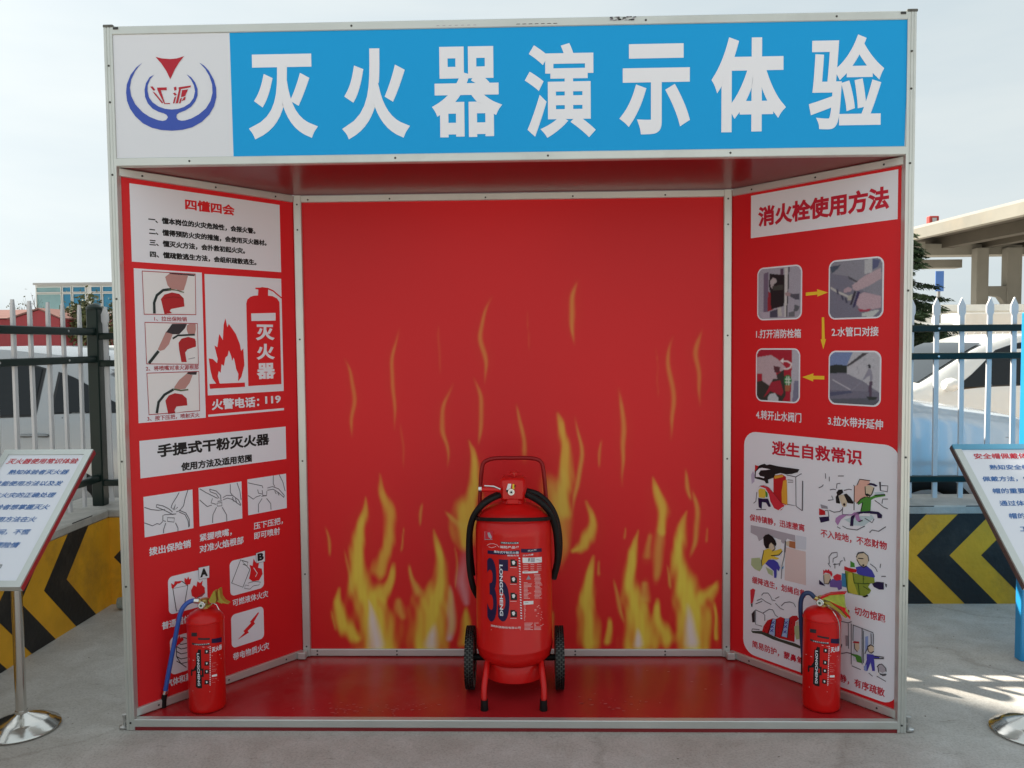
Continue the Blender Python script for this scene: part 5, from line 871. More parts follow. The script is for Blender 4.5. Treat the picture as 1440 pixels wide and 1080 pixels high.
# ------------------------------------------------------------------ THE BOOTH
BW, BH, ZT, BD, XL, XR = 2.8988, 2.6, 2.1006, .6347, -.9508, .9521
HWB = BW / 2
booth = thing('training_booth', 'large red fire extinguisher demonstration booth with blue header, aluminium frame and printed panels', 'booth', (0, 0, 0))
AL = alu()
T = .031
b = MB()
def wallmap(A, B, nrm_sign=1):
    A = Vector((*A, 0)); B = Vector((*B, 0)); d = (B - A); L = d.length; d.normalize(); n = Vector((d.y, -d.x, 0))
    def f(u, v, o): p = A + d * u + n * o; return (p.x, p.y, v)
    return f, L, n, d
mpL, LL, nL, dL = wallmap((-HWB, 0), (XL, BD))
mpR, LR, nR, dR = wallmap((XR, BD), (HWB, 0))
mpB, LB, nB, dB = wallmap((XL, BD), (XR, BD))
mpH, LH, nH, dH = wallmap((-HWB, 0), (HWB, 0))
def panel(name, mp, u0, u1, z0, z1, th, ms, parent, front=0.0):
    q = [mp(u0, z0, front), mp(u1, z0, front), mp(u1, z1, front), mp(u0, z1, front)]
    r = [mp(u0, z0, front - th), mp(u1, z0, front - th), mp(u1, z1, front - th), mp(u0, z1, front - th)]
    return MB().add(q + r, [(0, 1, 2, 3)], 0).add(q + r, [(4, 7, 6, 5), (0, 4, 5, 1), (1, 5, 6, 2), (2, 6, 7, 3), (3, 7, 4, 0)], 1).build(name, ms, parent)
BACKB = mat('board_back', (.55, .55, .54), .6, noise=.08, scale=4)
def bar(mp, u0, u1, z0, z1, name='frame_bar', parent=booth, o0=-.016, o1=.012, groove=True):
    """extruded aluminium bar lying on a panel plane with a shallow bevel on its face"""
    m_ = MB(); hz = (z1 - z0) < (u1 - u0)
    c = .0025
    if hz: prof = [(z0, o0), (z0, o1 - c), (z0 + c, o1), (z1 - c, o1), (z1, o1 - c), (z1, o0)]
    else: prof = [(u0, o0), (u0, o1 - c), (u0 + c, o1), (u1 - c, o1), (u1, o1 - c), (u1, o0)]
    n = len(prof)
    if hz: v = [mp(u, z, o) for u in (u0, u1) for z, o in prof]
    else: v = [mp(u, z, o) for z in (z0, z1) for u, o in prof]
    f = [tuple(range(n)), tuple(range(n, 2 * n))[::-1]] + [(i, (i + 1) % n, n + (i + 1) % n, n + i) for i in range(n)]
    return m_.add(v, f).build(name, AL, parent)
RIV = mat('dark_rivet', (.06, .06, .055), .5, .6)
rv0 = [None]
def rivet(mp, u, z, parent, o=.012, r=.0042):
    if rv0[0] is None:
        x = MB().lathe([(r, 0), (r * .9, .0012), (r * .45, .0018), (0, .0019)], (0, 0, 0), 8, axis='y').build('rivet', RIV, parent); rv0[0] = x
        x.scale = (1, -1, 1)
    else: x = rv0[0].copy(); COL.objects.link(x); x.parent = parent
    p = mp(u, z, o); x.location = p
    q = Vector(mp(u, z, o + 1)) - Vector(p); x.rotation_euler = (0, 0, math.atan2(q.y, q.x) + math.pi / 2)
    return x
# base: floor board, front sill
FLOOR = mat('red_floor_sheet', (.42, .016, .020), .27, noise=.14, scale=3, bump=.08, bscale=5, spec=.35, dirt=((.42, .16, .14), .35))
fl = MB().prism([(-HWB + .02, .028, 0), (HWB - .02, .028, 0), (XR + .01, BD + .01, 0), (XL - .01, BD + .01, 0)], (0, 0, .014), (0, 0, .0405)).build('floor_panel', FLOOR, booth)
MB().prism([(-HWB + .005, .003, 0), (HWB - .005, .003, 0), (XR + .03, BD + .03, 0), (XL - .03, BD + .03, 0)], (0, 0, 0), (0, 0, .0135)).build('base_board', mat('base_board_red', (.22, .012, .016), .5), booth)
sill = bar(mpH, T, BW - T, .0138, .0438, o0=-.026, o1=.001)
# header
for k, (u0, u1, z0, z1) in enumerate([(T, BW - T, BH - .030, BH), (T, BW - T, ZT, ZT + .030)]):
    hb_ = bar(mpH, u0, u1, z0, z1, o0=-.03, o1=.001)
    for u in ([.9, 1.95, 2.62] if k == 0 else [.30, 1.05, 1.6, 2.25]): rivet(mpH, u, z0 + .015, hb_, .001)
for side in (0, 1):
    u0 = 0 if side == 0 else BW - T
    po = MB()
    # hollow-section post with two grooves on the face
    x0 = -HWB if side == 0 else HWB - T
    pr = [(x0, 0), (x0 + .009, 0), (x0 + .010, .002), (x0 + .012, .002), (x0 + .013, 0), (x0 + .020, 0), (x0 + .021, .0015), (x0 + .0225, .0015), (x0 + .0235, 0), (x0 + T, 0), (x0 + T, T), (x0, T)]
    po.prism([(x, y - .001, 0) for x, y in pr], (0, 0, .002), (0, 0, BH))
    po = po.build('corner_post', AL, booth)
    for z in (.03, .55, 1.02, 1.62, 2.07, 2.33, 2.46): rivet(mpH, u0 + T / 2, z, po, .0012)
    MB().box(x0 - .002, x0 + T + .004, -.003, T + .003, BH - .004, BH + .006, ch=.002).build('post_cap', mat('grimy_cap', (.13, .13, .12), .6, .3, noise=.5, scale=60), po)
hp = MB().box(-HWB + T, HWB - T, .004, .016, ZT + .0302, BH - .0302).build('header_panel', mat('header_board', (.70, .70, .73), .5), booth)
for name, pr in HEADER_PRINTS:
    P_ = Print(lambda u, v, o: (-HWB + u, .0030 - o, v)); P_.prims(pr)
    P_.build(name, hp)
MB().box(-HWB + .004, HWB - .004, .40, .43, ZT + .03, BH - .005).build('header_back_board', BACKB, booth)
for x in (-HWB + .004, HWB - .03): MB().box(x, x + .026, T + .001, .399, BH - .035, BH - .006).build('header_strut', AL, booth)
# ceiling
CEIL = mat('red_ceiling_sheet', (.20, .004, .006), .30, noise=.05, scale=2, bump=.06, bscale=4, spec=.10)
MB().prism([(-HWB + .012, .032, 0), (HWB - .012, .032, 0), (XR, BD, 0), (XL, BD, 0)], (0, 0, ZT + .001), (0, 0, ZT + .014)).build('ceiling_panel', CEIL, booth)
# side panels
for mp, L_, prints, nm in ((mpL, LL, LEFT_PRINTS, 'L'), (mpR, LR, RIGHT_PRINTS, 'R')):
    sp = panel('side_panel', mp, .012 if nm == 'L' else -.012, L_ + .012 if nm == 'L' else L_ - .012, .045, ZT - .001, .014, [vinyl_red(), BACKB], booth)
    for name, pr in prints:
        P_ = Print(mp); ph = [q for q in pr if q[0] == 'photo']; P_.prims([q for q in pr if q[0] != 'photo'])
        o = P_.build(name, sp)
        if ph: PHOTO_SLOTS.append((ph[0][1], mp, pr[0][3], sp, o))
    near0 = nm == 'L'
    tb = bar(mp, .03 if near0 else .020, L_ - (.020 if near0 else .03), ZT - .031, ZT - .001)
    bb = bar(mp, .03 if near0 else .020, L_ - (.020 if near0 else .03), .0445, .0755)
    for u in (.12, .42, .70): rivet(mp, u, ZT - .018, tb); rivet(mp, u, .060, bb)
bp_ = MB()
# back panel with the painted flames
X0, X1, Z0, Z1 = XL + .014, XR - .014, .072, ZT - .028
GW, GH = 400, 434
ra = Ras(GW, GH, (.68, .013, .018), (X0, Z1, X1, Z0))
rng = np.random.RandomState(7)
SX, SY = ra.X.copy(), ra.Y.copy()
wx = .003 * np.sin(SY * 17 + 1.3) + .0018 * np.sin(SY * 41 + SX * 9)
low = np.clip((1.15 - SY) / 1.0, 0, 1)
ra.a *= (1 + .05 * np.sin(SX * 5 + 2) * np.cos(SY * 3))[..., None]
glow = np.zeros_like(SX)
COLS = [np.array((.76, .56, .09)), np.array((.82, .70, .07)), np.array((.80, .76, .84))]
ra.X = SX + wx
streak = .5 + .5 * np.sin(SX * 190 + 3 * np.sin(SY * 9)) * np.sin(SX * 83 + SY * 11)
for k, a, pts in FLAMES:
    p = [(q[0], q[1]) for q in pts]; ws = [max(q[2], .002) for q in pts]
    d = ra.dist(p, [x * (1.9 if k != 2 else 1.3) for x in ws])
    glow = np.maximum(glow, np.clip(1.25 - d / 1.6, 0, 1) * a)
def spline(pts, n=6):
    P = [np.array(p, float) for p in pts]; out = []; m_ = len(P)
    for i in range(m_ - 1):
        p0, p1, p2, p3 = P[max(i - 1, 0)], P[i], P[i + 1], P[min(i + 2, m_ - 1)]
        for k in range(n):
            t = k / n; out.append(.5 * (2 * p1 + (p2 - p0) * t + (2 * p0 - 5 * p1 + 4 * p2 - p3) * t * t + (3 * p1 - p0 - 3 * p2 + p3) * t ** 3))
    return out + [P[-1]]
lick = np.sin(SX * 74 + 3.5 * np.sin(SY * 9)) * np.sin(SX * 33 - SY * 10 + 1) + .35 * np.sin(SX * 141 + SY * 18 + 2 * np.sin(SY * 23))
for k, a, pts in FLAMES:
    q_ = spline(pts); p = [(q[0], q[1]) for q in q_]; ws = [max(q[2], .0020) for q in q_]
    d = ra.dist(p, [x * (1.34 if k == 1 else 1.10 if k == 0 else 1.7) for x in ws]) + (.16 * lick if k == 1 else .06 * lick)
    T_ = ra.T.copy()
    al = np.clip((1 - d) * (1.12 if k == 1 else .95), 0, 1); al = al * al * (3 - 2 * al)
    if k == 0: al = al * np.clip(np.sin(np.pi * np.clip(T_, .02, .98)) * 1.7, 0, 1)
    elif k == 1: al = al * np.clip(.30 + T_ * 3.2, 0, 1)
    else: al = al * np.clip(.15 + T_ * 1.6, 0, 1)
    al = al * a * (.94 + .12 * streak) * (1.0 if k == 2 else np.clip(.70 + .5 * low, 0, 1.12))
    al = np.clip(al, 0, .96)[..., None]
    core = np.clip(1 - d * 1.1, 0, 1)[..., None] if k == 1 else 0
    c = COLS[k] * (1 - .10 * core) + np.array((.86, .78, .16)) * (.10 * core)
    ra.a = ra.a * (1 - al) + c * al
gl = np.clip(glow, 0, 1)[..., None] * .10
ra.a = ra.a * (1 - gl) + np.array((.50, .12, .02)) * gl
ra.blur(1)
backp = panel('back_panel', mpB, .012, LB - .012, .045, ZT - .001, .014, [mat('back_panel_board', (.58, .02, .03), .5), BACKB], booth, front=-.002)
grid_print('flame_print', ra, lambda u, v, o: (u, BD - o, v), (X0, Z0, X1, Z1), .0005, backp)
tb = bar(mpB, .012, LB - .012, ZT - .031, ZT - .001); bb = bar(mpB, .012, LB - .012, .0445, .0755)
for u in (.06, .42, .84, 1.22, 1.62): rivet(mpB, u, ZT - .020, tb); rivet(mpB, u, .068, bb); rivet(mpB, u, .052, bb)
for side in (0, 1):
    # inner corner posts stand a touch prouder than the bars
    u0 = -.004 if side == 0 else LB - .030
    po = bar(mpB, u0, u0 + .034, .046, ZT - .0015, 'corner_post', booth, o0=-.02, o1=.017)
    for z in (.09, .42, .93, 1.47, 1.95, 2.06): rivet(mpB, u0 + .017, z, po, .017, .0035)
    MB().box((XL if side == 0 else XR) - .018, (XL if side == 0 else XR) + .018, BD - .055, BD - .018, .0445, .075, ch=.003).build('corner_bracket', AL, po)
# feet bolts outside the front corners
ZN = mat('zinc_bolt', (.55, .55, .54), .35, .9)
for sx in (-1, 1):
    x = sx * (HWB + .018)
    fb = MB().lathe([(.020, .004), (.020, .009), (.012, .012), (.006, .013), (.006, .045), (.010, .046), (.010, .054), (0, .055)], (x, .022, 0), 14)
    fb.box(min(x, sx * HWB) + .002, max(x, sx * HWB) - .002, .014, .030, .026, .032)
    fb.build('levelling_foot', ZN, booth)
# bits of film and marker left on the top bar
rs = random.Random(5)
tp = Print(lambda u, v, o: (u, -.0012 - o, v))
for i in range(26):
    x = .372 + rs.random() * .085; z = 2.583 + rs.random() * .013
    tp.poly('k' if i % 2 else 'gy', 1 + i % 3, [(x, z), (x + .012, z + .001), (x + .010, z + .004), (x + .002, z + .003)])
for i in range(7):
    x = .04 + i * .022; tp.poly('bk2', 1, [(x, 2.578), (x + .016, 2.5785), (x + .012, 2.5805), (x + .002, 2.580)])
    x = -.245 + i * .022; tp.poly('gy2', 1, [(x, 2.578), (x + .012, 2.5785), (x + .010, 2.5805), (x + .002, 2.580)])
tag(tp.build('marker_scribble', booth), kind='stuff')
for x in (-HWB + .036, HWB - .056):
    MB().box(x, x + .018, -.0035, .0, 2.588, 2.596).build('torn_film', mat('dark_film', (.03, .03, .03), .5), booth)
# seam scratch on the floor
fs = Print(lambda u, v, o: (u, v, .0407 + o))
rs = random.Random(12)
for cx, cy, sx, sy, n_ in ((-.62, .085, .10, .03, 46), (-.42, .11, .06, .02, 22), (.42, .16, .10, .05, 26), (-.98, .44, .02, .06, 3), (.2, .3, .9, .2, 22)):
    for k in range(n_):
        x = cx + rs.gauss(0, sx); y = cy + rs.gauss(0, sy); r_ = rs.uniform(.0015, .006)
        if not (.04 < y < .58 and abs(x) < 1.35 - y * .75): continue
        fs.poly('scuff', 1, [(x + r_ * rs.uniform(.5, 2.2) * math.cos(t), y + r_ * rs.uniform(.3, 1) * math.sin(t)) for t in (0, 1, 2.1, 3.1, 4.2, 5.2)])
tag(fs.build('scuff_marks', fl), kind='stuff')

# the four small photographs on the right panel
def photo_art(i):
    def N(box, pts): x0, y0, x1, y1 = box; return [((x - x0) / (x1 - x0), (y - y0) / (y1 - y0)) for x, y in pts]
    if i == 0:
        B_ = (65, 85, 822, 1025); r = Ras(70, 88, (.36, .35, .42)); p = lambda c, q, a=1: r.poly(c, N(B_, q), a)
        p((.16, .12, .19), [(165, 170), (245, 150), (245, 930), (165, 930)]); p((.30, .02, .03), [(245, 500), (310, 560), (340, 860), (240, 890)]); p((.012, .008, .012), [(268, 180), (540, 230), (535, 800), (300, 850), (290, 560), (262, 420)])
        p((.42, .38, .40), [(280, 320), (330, 260), (390, 290), (405, 340), (350, 390), (320, 470), (290, 420)]); p((.05, .05, .045), [(320, 420), (520, 400), (520, 500), (340, 500)])
        p((.10, .06, .10), [(460, 110), (520, 110), (520, 225), (460, 215)]); p((.55, .55, .56), [(545, 100), (600, 100), (600, 1000), (545, 1000)]); p((.03, .03, .04), [(605, 90), (625, 90), (610, 520), (590, 1000), (570, 1000), (590, 520)])
        p((.36, .25, .27), [(550, 560), (600, 545), (690, 600), (690, 640), (560, 610)]); p((.08, .08, .11), [(650, 580), (800, 590), (800, 700), (730, 690), (640, 630)]); p((.10, .11, .13), [(720, 780), (810, 820), (780, 900), (700, 920)])
        p((.42, .38, .46), [(100, 900), (270, 900), (270, 1010), (140, 1010)]); p((.06, .06, .10), [(280, 890), (420, 850), (420, 1000), (280, 1000)]); p((.14, .14, .16), [(620, 920), (720, 900), (720, 1000), (610, 1000)]); p((.5, .49, .46), [(420, 830), (480, 820), (500, 980), (430, 980)])
    elif i == 1:
        B_ = (75, 75, 890, 1000); r = Ras(76, 86, (.17, .17, .23)); p = lambda c, q, a=1: r.poly(c, N(B_, q), a)
        p((.24, .24, .29), [(75, 60), (900, 60), (900, 700), (560, 560), (360, 330), (75, 260)]); p((.06, .08, .12), [(75, 150), (250, 130), (200, 190), (100, 270)]); p((.44, .45, .48), [(620, 90), (745, 70), (735, 300), (620, 310)]); p((.09, .10, .20), [(745, 80), (860, 110), (820, 220), (740, 260)])
        p((.45, .34, .38), [(430, 480), (610, 350), (740, 290), (870, 230), (880, 400), (700, 500), (530, 570), (450, 560)]); p((.07, .07, .09), [(360, 320), (520, 420), (500, 440), (380, 370)])
        p((.48, .47, .46), [(90, 480), (210, 560), (420, 660), (400, 720), (340, 660), (200, 590), (90, 520)]); p((.42, .31, .36), [(300, 540), (370, 500), (430, 530), (420, 580), (300, 590)]); p((.46, .34, .39), [(520, 640), (620, 600), (880, 680), (880, 860), (700, 890), (580, 900), (500, 790)])
        p((.03, .025, .04), [(400, 790), (470, 570), (500, 580), (430, 800)]); p((.04, .03, .10), [(440, 840), (520, 580), (560, 600), (480, 830)]); p((.40, .39, .34), [(370, 650), (440, 620), (420, 720), (360, 720)]); p((.36, .04, .08), [(520, 860), (620, 880), (740, 870), (700, 910), (560, 910)]); p((.50, .54, .54), [(590, 940), (800, 890), (860, 900), (760, 1000), (590, 990)])
        for q in ((190, 540), (270, 640), (330, 690)): r.line((.05, .05, .09), .02, N(B_, [(q[0], q[1]), (q[0] + 20, q[1] + 60)]))
    elif i == 2:
        B_ = (105, 150, 835, 1010); r = Ras(70, 86, (.38, .015, .035)); p = lambda c, q, a=1: r.poly(c, N(B_, q), a)
        p((.45, .45, .52), [(725, 150), (850, 150), (850, 1010), (700, 1010)]); p((.19, .20, .29), [(760, 660), (850, 660), (850, 1010), (730, 1010)])
        p((.035, .035, .03), [(110, 700), (400, 620), (580, 480), (620, 900), (560, 1010), (110, 1010)]); p((.48, .38, .42), [(110, 280), (360, 240), (460, 300), (620, 450), (540, 510), (440, 520), (470, 640), (400, 640), (330, 760), (200, 680), (200, 560), (110, 560)])
        p((.10, .03, .04), [(400, 420), (520, 440), (500, 540), (420, 530)]); p((.34, .02, .04), [(360, 700), (520, 660), (580, 860), (540, 920), (350, 850), (230, 960), (310, 820)]); p((.50, .54, .58), [(300, 960), (340, 900), (430, 880), (490, 960), (490, 1010), (300, 1010)])
        th = [(650 + 68 * math.cos(R(a)), 660 + 95 * math.sin(R(a))) for a in range(0, 360, 20)]; p((.02, .20, .05), th); p((.36, .12, .06), [(600, 740), (700, 740), (680, 840), (610, 840)])
        for q in ([(610, 640), (690, 640)], [(610, 690), (690, 690)], [(635, 600), (630, 730)], [(668, 600), (668, 730)]): r.line((.55, .65, .55), .013, N(B_, q))
        r.line((.75, .70, .72), .018, N(B_, [(570, 340), (640, 340), (710, 380), (700, 440), (640, 470), (590, 470)])); p((.75, .70, .72), [(510, 340), (580, 285), (575, 380)])
    else:
        B_ = (70, 100, 890, 985); r = Ras(76, 82, (.16, .16, .22)); p = lambda c, q, a=1: r.poly(c, N(B_, q), a)
        p((.17, .24, .44), [(60, 90), (460, 90), (360, 340), (60, 340)]); p((.02, .03, .03), [(60, 340), (180, 310), (360, 330), (370, 450), (60, 470)]); p((.46, .47, .52), [(460, 90), (900, 90), (900, 780), (620, 580), (360, 480), (360, 320)]); p((.06, .06, .07), [(360, 320), (450, 250), (620, 110), (720, 105), (450, 300), (370, 350)])
        p((.20, .20, .26), [(60, 470), (400, 480), (620, 590), (880, 760), (60, 760)]); p((.08, .09, .16), [(60, 800), (420, 760), (460, 790), (90, 870)]); p((.10, .11, .14), [(60, 920), (700, 870), (880, 900), (880, 985), (60, 985)])
        r.line((.48, .48, .54), .012, N(B_, [(120, 580), (420, 740)])); p((.03, .03, .04), [(700, 320), (725, 295), (750, 320), (745, 375), (710, 370)]); p((.26, .26, .33), [(715, 375), (760, 390), (780, 480), (775, 600), (735, 600), (740, 480), (640, 570), (620, 560)]); p((.09, .06, .10), [(735, 590), (780, 590), (765, 860), (735, 860), (715, 720)]); p((.03, .04, .04), [(690, 850), (860, 850), (840, 890), (730, 905)])
        r.line((.25, .25, .32), .010, N(B_, [(450, 750), (610, 590)]), .7)
        rr = np.random.RandomState(2)
        for k in range(14): x, y = 480 + rr.rand() * 360, 180 + rr.rand() * 300; r.poly((.33, .34, .40), N(B_, [(x, y), (x + 18, y), (x + 14, y + 45), (x, y + 40)]), .7)
    return r.blur(1).grain(.05, i)
for idx, mp, rc, par, card in PHOTO_SLOTS:
    r = photo_art(idx); u0, v0, u1, v1 = rc; bd = .006; rad = .026
    UU, VV = np.meshgrid((np.arange(r.w) + .5) / r.w * (u1 - u0 - 2 * bd), (np.arange(r.h) + .5) / r.h * (v1 - v0 - 2 * bd))
    W_, H_ = u1 - u0 - 2 * bd, v1 - v0 - 2 * bd
    dx = np.maximum(np.abs(UU - W_ / 2) - (W_ / 2 - rad), 0); dy = np.maximum(np.abs(VV - H_ / 2) - (H_ / 2 - rad), 0)
    grid_print('photo_image', r, mp, (u0 + bd, v0 + bd, u1 - bd, v1 - bd), .0016, par, np.hypot(dx, dy) <= rad)

# ================================================================== FIRE EXTINGUISHERS
REDP = mat('red_enamel', (.62, .008, .007), .33, spec=.30, coat=.16, noise=.05, scale=12)
BLKR = mat('black_rubber', (.008, .008, .008), .5, spec=.25, noise=.2, scale=40)
BRASS = mat('brass', (.55, .42, .14), .32, .9, noise=.1, scale=50)
CHROME = mat('bright_metal', (.72, .72, .70), .18, 1.0)
DIAL = mat('gauge_face', (.72, .72, .68), .4)
def cylmap(r):
    return lambda u, v, o: ((r + o) * math.sin(u / r), -(r + o) * math.cos(u / r), v)

FZ = .0405
cart = thing('wheeled_extinguisher', 'big red wheeled fire extinguisher with black hose, standing in the middle of the booth floor', 'fire extinguisher', (.008, .27, FZ))
def zz(z): return z - FZ
r = .152
body = MB().lathe([(0, zz(.172)), (.06, zz(.172)), (.105, zz(.176)), (.130, zz(.187)), (.146, zz(.205)), (.1515, zz(.226)), (.152, zz(.240)), (.1535, zz(.243)), (.1535, zz(.249)), (.152, zz(.252)),
                   (.152, zz(.70)), (.1515, zz(.716)), (.146, zz(.742)), (.134, zz(.764)), (.116, zz(.782)), (.092, zz(.797)), (.06, zz(.808)), (.05, zz(.812)), (.045, zz(.826)), (0, zz(.826))], (0, 0, 0), 72).build('body', REDP, cart)
P_ = Print(lambda u, v, o: cylmap(.152)(u, v - FZ, .0006 + o), .0004, .009); P_.prims(CART_LABEL); P_.build('label_print', body)
MB().lathe([(.118, zz(.118)), (.121, zz(.118)), (.122, zz(.126)), (.119, zz(.175)), (.116, zz(.180))], (0, 0, 0), 56).build('base_ring', REDP, cart)
st = MB().lathe([(.1525, zz(.738)), (.1555, zz(.739)), (.1555, zz(.752)), (.1525, zz(.753))], (0, 0, 0), 64)
st.v = [(x, y, z - y * .17) for x, y, z in st.v]; st.build('strap', BLKR, cart)
# valve housing: red box-like guard with gauge
vg = MB().box(-.049, .047, -.05, .045, zz(.823), zz(.912), ch=.010)
vg.lathe([(.030, zz(.80)), (.030, zz(.822))], (0, 0, 0), 24)
vg.box(-.024, .022, -.058, -.048, zz(.812), zz(.832), ch=.003)
vg = vg.build('valve_guard', REDP, cart)
gg = MB().lathe([(.0, -.066), (.0125, -.066), (.014, -.064), (.014, -.050)], (-.006, 0, zz(.862)), 24, axis='y').build('pressure_gauge', CHROME, vg)
MB().lathe([(.0, -.0675), (.010, -.0672)], (-.006, 0, zz(.862)), 20, axis='y').build('gauge_face', DIAL, vg)
MB().lathe([(.0, -.0682), (.004, -.068)], (-.006, 0, zz(.862)), 12, axis='y').build('gauge_needle', BLKR, vg)
q = Print(lambda u, v, o: (u, -.0512 - o, v - FZ)); q.poly('pw', 1, [(-.026, .868), (-.010, .870), (-.006, .893), (-.019, .893)]); q.poly('y', 1, [(-.002, .872), (.006, .872), (.006, .891), (-.001, .892)]); q.poly('k', 2, [(.007, .876), (.012, .886), (.009, .889), (.005, .882)]); q.poly('k', 1, [(-.026, .860), (-.018, .858), (-.018, .868), (-.026, .868)])
q.build('tag_print', vg)
MB().tube([(.004, 0, zz(.91)), (.004, 0, zz(.935))], .006, 10).lathe([(.0, zz(.926)), (.018, zz(.927)), (.018, zz(.931)), (0, zz(.932))], (.004, 0, 0), 14).build('safety_pin', REDP, cart)
# handle frame bent from tube, behind the cylinder
fr = MB().tube([(-.142, .05, zz(.45)), (-.142, .085, zz(.70)), (-.139, .09, zz(.82)), (-.131, .09, zz(.925)), (-.117, .09, zz(.960)), (-.075, .09, zz(.974)), (0, .09, zz(.975)), (.067, .09, zz(.974)), (.108, .09, zz(.962)), (.122, .09, zz(.925)), (.131, .09, zz(.82)), (.136, .085, zz(.70)), (.136, .05, zz(.45))], .0085, 12, smooth_n=6)
fr.build('handle_frame', mat('dark_red_enamel', (.26, .006, .008), .35, spec=.3), cart)
# hose: ribbed, coiled round both shoulders
def ribbed(pts, r0, r1, n):
    base = MB(); pp = [Vector(p) for p in pts]; out = []; m_ = len(pp)
    for i in range(m_ - 1):
        p0 = pp[max(i - 1, 0)]; p1 = pp[i]; p2 = pp[i + 1]; p3 = pp[min(i + 2, m_ - 1)]
        for k in range(n):
            t = k / n; out.append(.5 * ((2 * p1) + (p2 - p0) * t + (2 * p0 - 5 * p1 + 4 * p2 - p3) * t * t + (3 * p1 - p0 - 3 * p2 + p3) * t ** 3))
    out.append(pp[-1])
    return base.tube(out, [r1 if i % 2 < 1 else r0 for i in range(len(out))], 12)
hL = [(-.050, -.035, zz(.846)), (-.085, -.045, zz(.832)), (-.122, -.045, zz(.806)), (-.155, -.035, zz(.765)), (-.174, -.015, zz(.705)), (-.181, .005, zz(.625)), (-.180, .015, zz(.54)), (-.168, .03, zz(.46)), (-.152, .06, zz(.41))]
ribbed(hL, .0118, .0126, 22).build('hose', BLKR, cart)
hL2 = [(-.06, .0, zz(.842)), (-.11, .005, zz(.815)), (-.155, .02, zz(.76)), (-.176, .03, zz(.69)), (-.178, .04, zz(.60)), (-.170, .05, zz(.50))]
ribbed(hL2, .0115, .0123, 22).build('hose', BLKR, cart)
hR = [(.050, -.03, zz(.848)), (.085, -.035, zz(.832)), (.120, -.035, zz(.806)), (.150, -.025, zz(.765)), (.168, -.01, zz(.705)), (.176, .0, zz(.63)), (.174, .01, zz(.56)), (.158, .02, zz(.495))]
ribbed(hR, .0132, .0141, 22).build('hose', BLKR, cart)
hR2 = [(.052, -.005, zz(.855)), (.095, -.005, zz(.842)), (.135, .0, zz(.808)), (.165, .01, zz(.755)), (.180, .02, zz(.69)), (.184, .03, zz(.62)), (.176, .04, zz(.55)), (.16, .05, zz(.50))]
ribbed(hR2, .0126, .0135, 22).build('hose', BLKR, cart)
nz = MB().tube([(-.050, -.05, zz(.868)), (-.095, -.06, zz(.872)), (-.125, -.066, zz(.874))], [.008, .0095, .010], 14)
nz = nz.build('spray_nozzle', REDP, cart)
MB().lathe([(.0, -.1345), (.012, -.134), (.012, -.122), (.009, -.121)], (0, -.066, zz(.876)), 14, axis='x').build('nozzle_ring', CHROME, nz)
MB().tube([(-.112, -.058, zz(.886)), (-.075, -.058, zz(.884)), (-.05, -.055, zz(.872))], .0045, 8).build('spray_lever', CHROME, nz)
# axle, wheels, legs
MB().tube([(-.20, .035, zz(.165)), (.20, .035, zz(.165))], .0135, 12).build('axle', BLKR, cart)
for sx in (-1, 1):
    cx = sx * .181
    wh = MB().lathe([(0, cx - .010), (.035, cx - .012), (.06, cx - .012), (.095, cx - .010), (.095, cx + .010), (.06, cx + .012), (.035, cx + .012), (0, cx + .010)], (0, .035, zz(.165)), 32, axis='x').build('wheel', mat('wheel_hub', (.03, .03, .03), .5), cart)
    ty = MB().lathe([(.094, cx - .014), (.108, cx - .018), (.117, cx - .0165), (.119, cx - .012), (.119, cx + .012), (.117, cx + .0165), (.108, cx + .018), (.094, cx + .014)], (0, .035, zz(.165)), 44, axis='x')
    for k in range(44):
        a = 2 * math.pi * k / 44
        for j, xx in enumerate((-.0135, -.0048, .0048, .0135)):
            aa = a + (.07 if j % 2 else 0)
            c = Vector((cx + xx, .035 + .1205 * math.cos(aa), zz(.165) + .1205 * math.sin(aa))); t = Vector((0, -math.sin(aa), math.cos(aa)))
            ty.beam(c - t * .0052, c + t * .0052, .0070, .008, upv=(0, math.cos(aa), math.sin(aa)), mi=1)
    ty.build('tyre', [mat('dusty_rubber', (.13, .13, .12), .8), BLKR], wh)
    lx = .115 * sx
    lg = MB().tube([(lx * .92, -.08, zz(.19)), (lx * .95, -.115, zz(.165)), (lx * 1.0, -.155, zz(.12)), (lx * 1.0, -.17, zz(.075)), (lx * .985, -.178, zz(.050))], .0115, 14, smooth_n=5).build('leg', REDP, cart)
    MB().lathe([(.0, zz(.0412)), (.0150, zz(.0412)), (.0155, zz(.046)), (.0135, zz(.082)), (.012, zz(.082))], (lx * .985, -.177, 0), 18).build('rubber_foot', BLKR, lg)

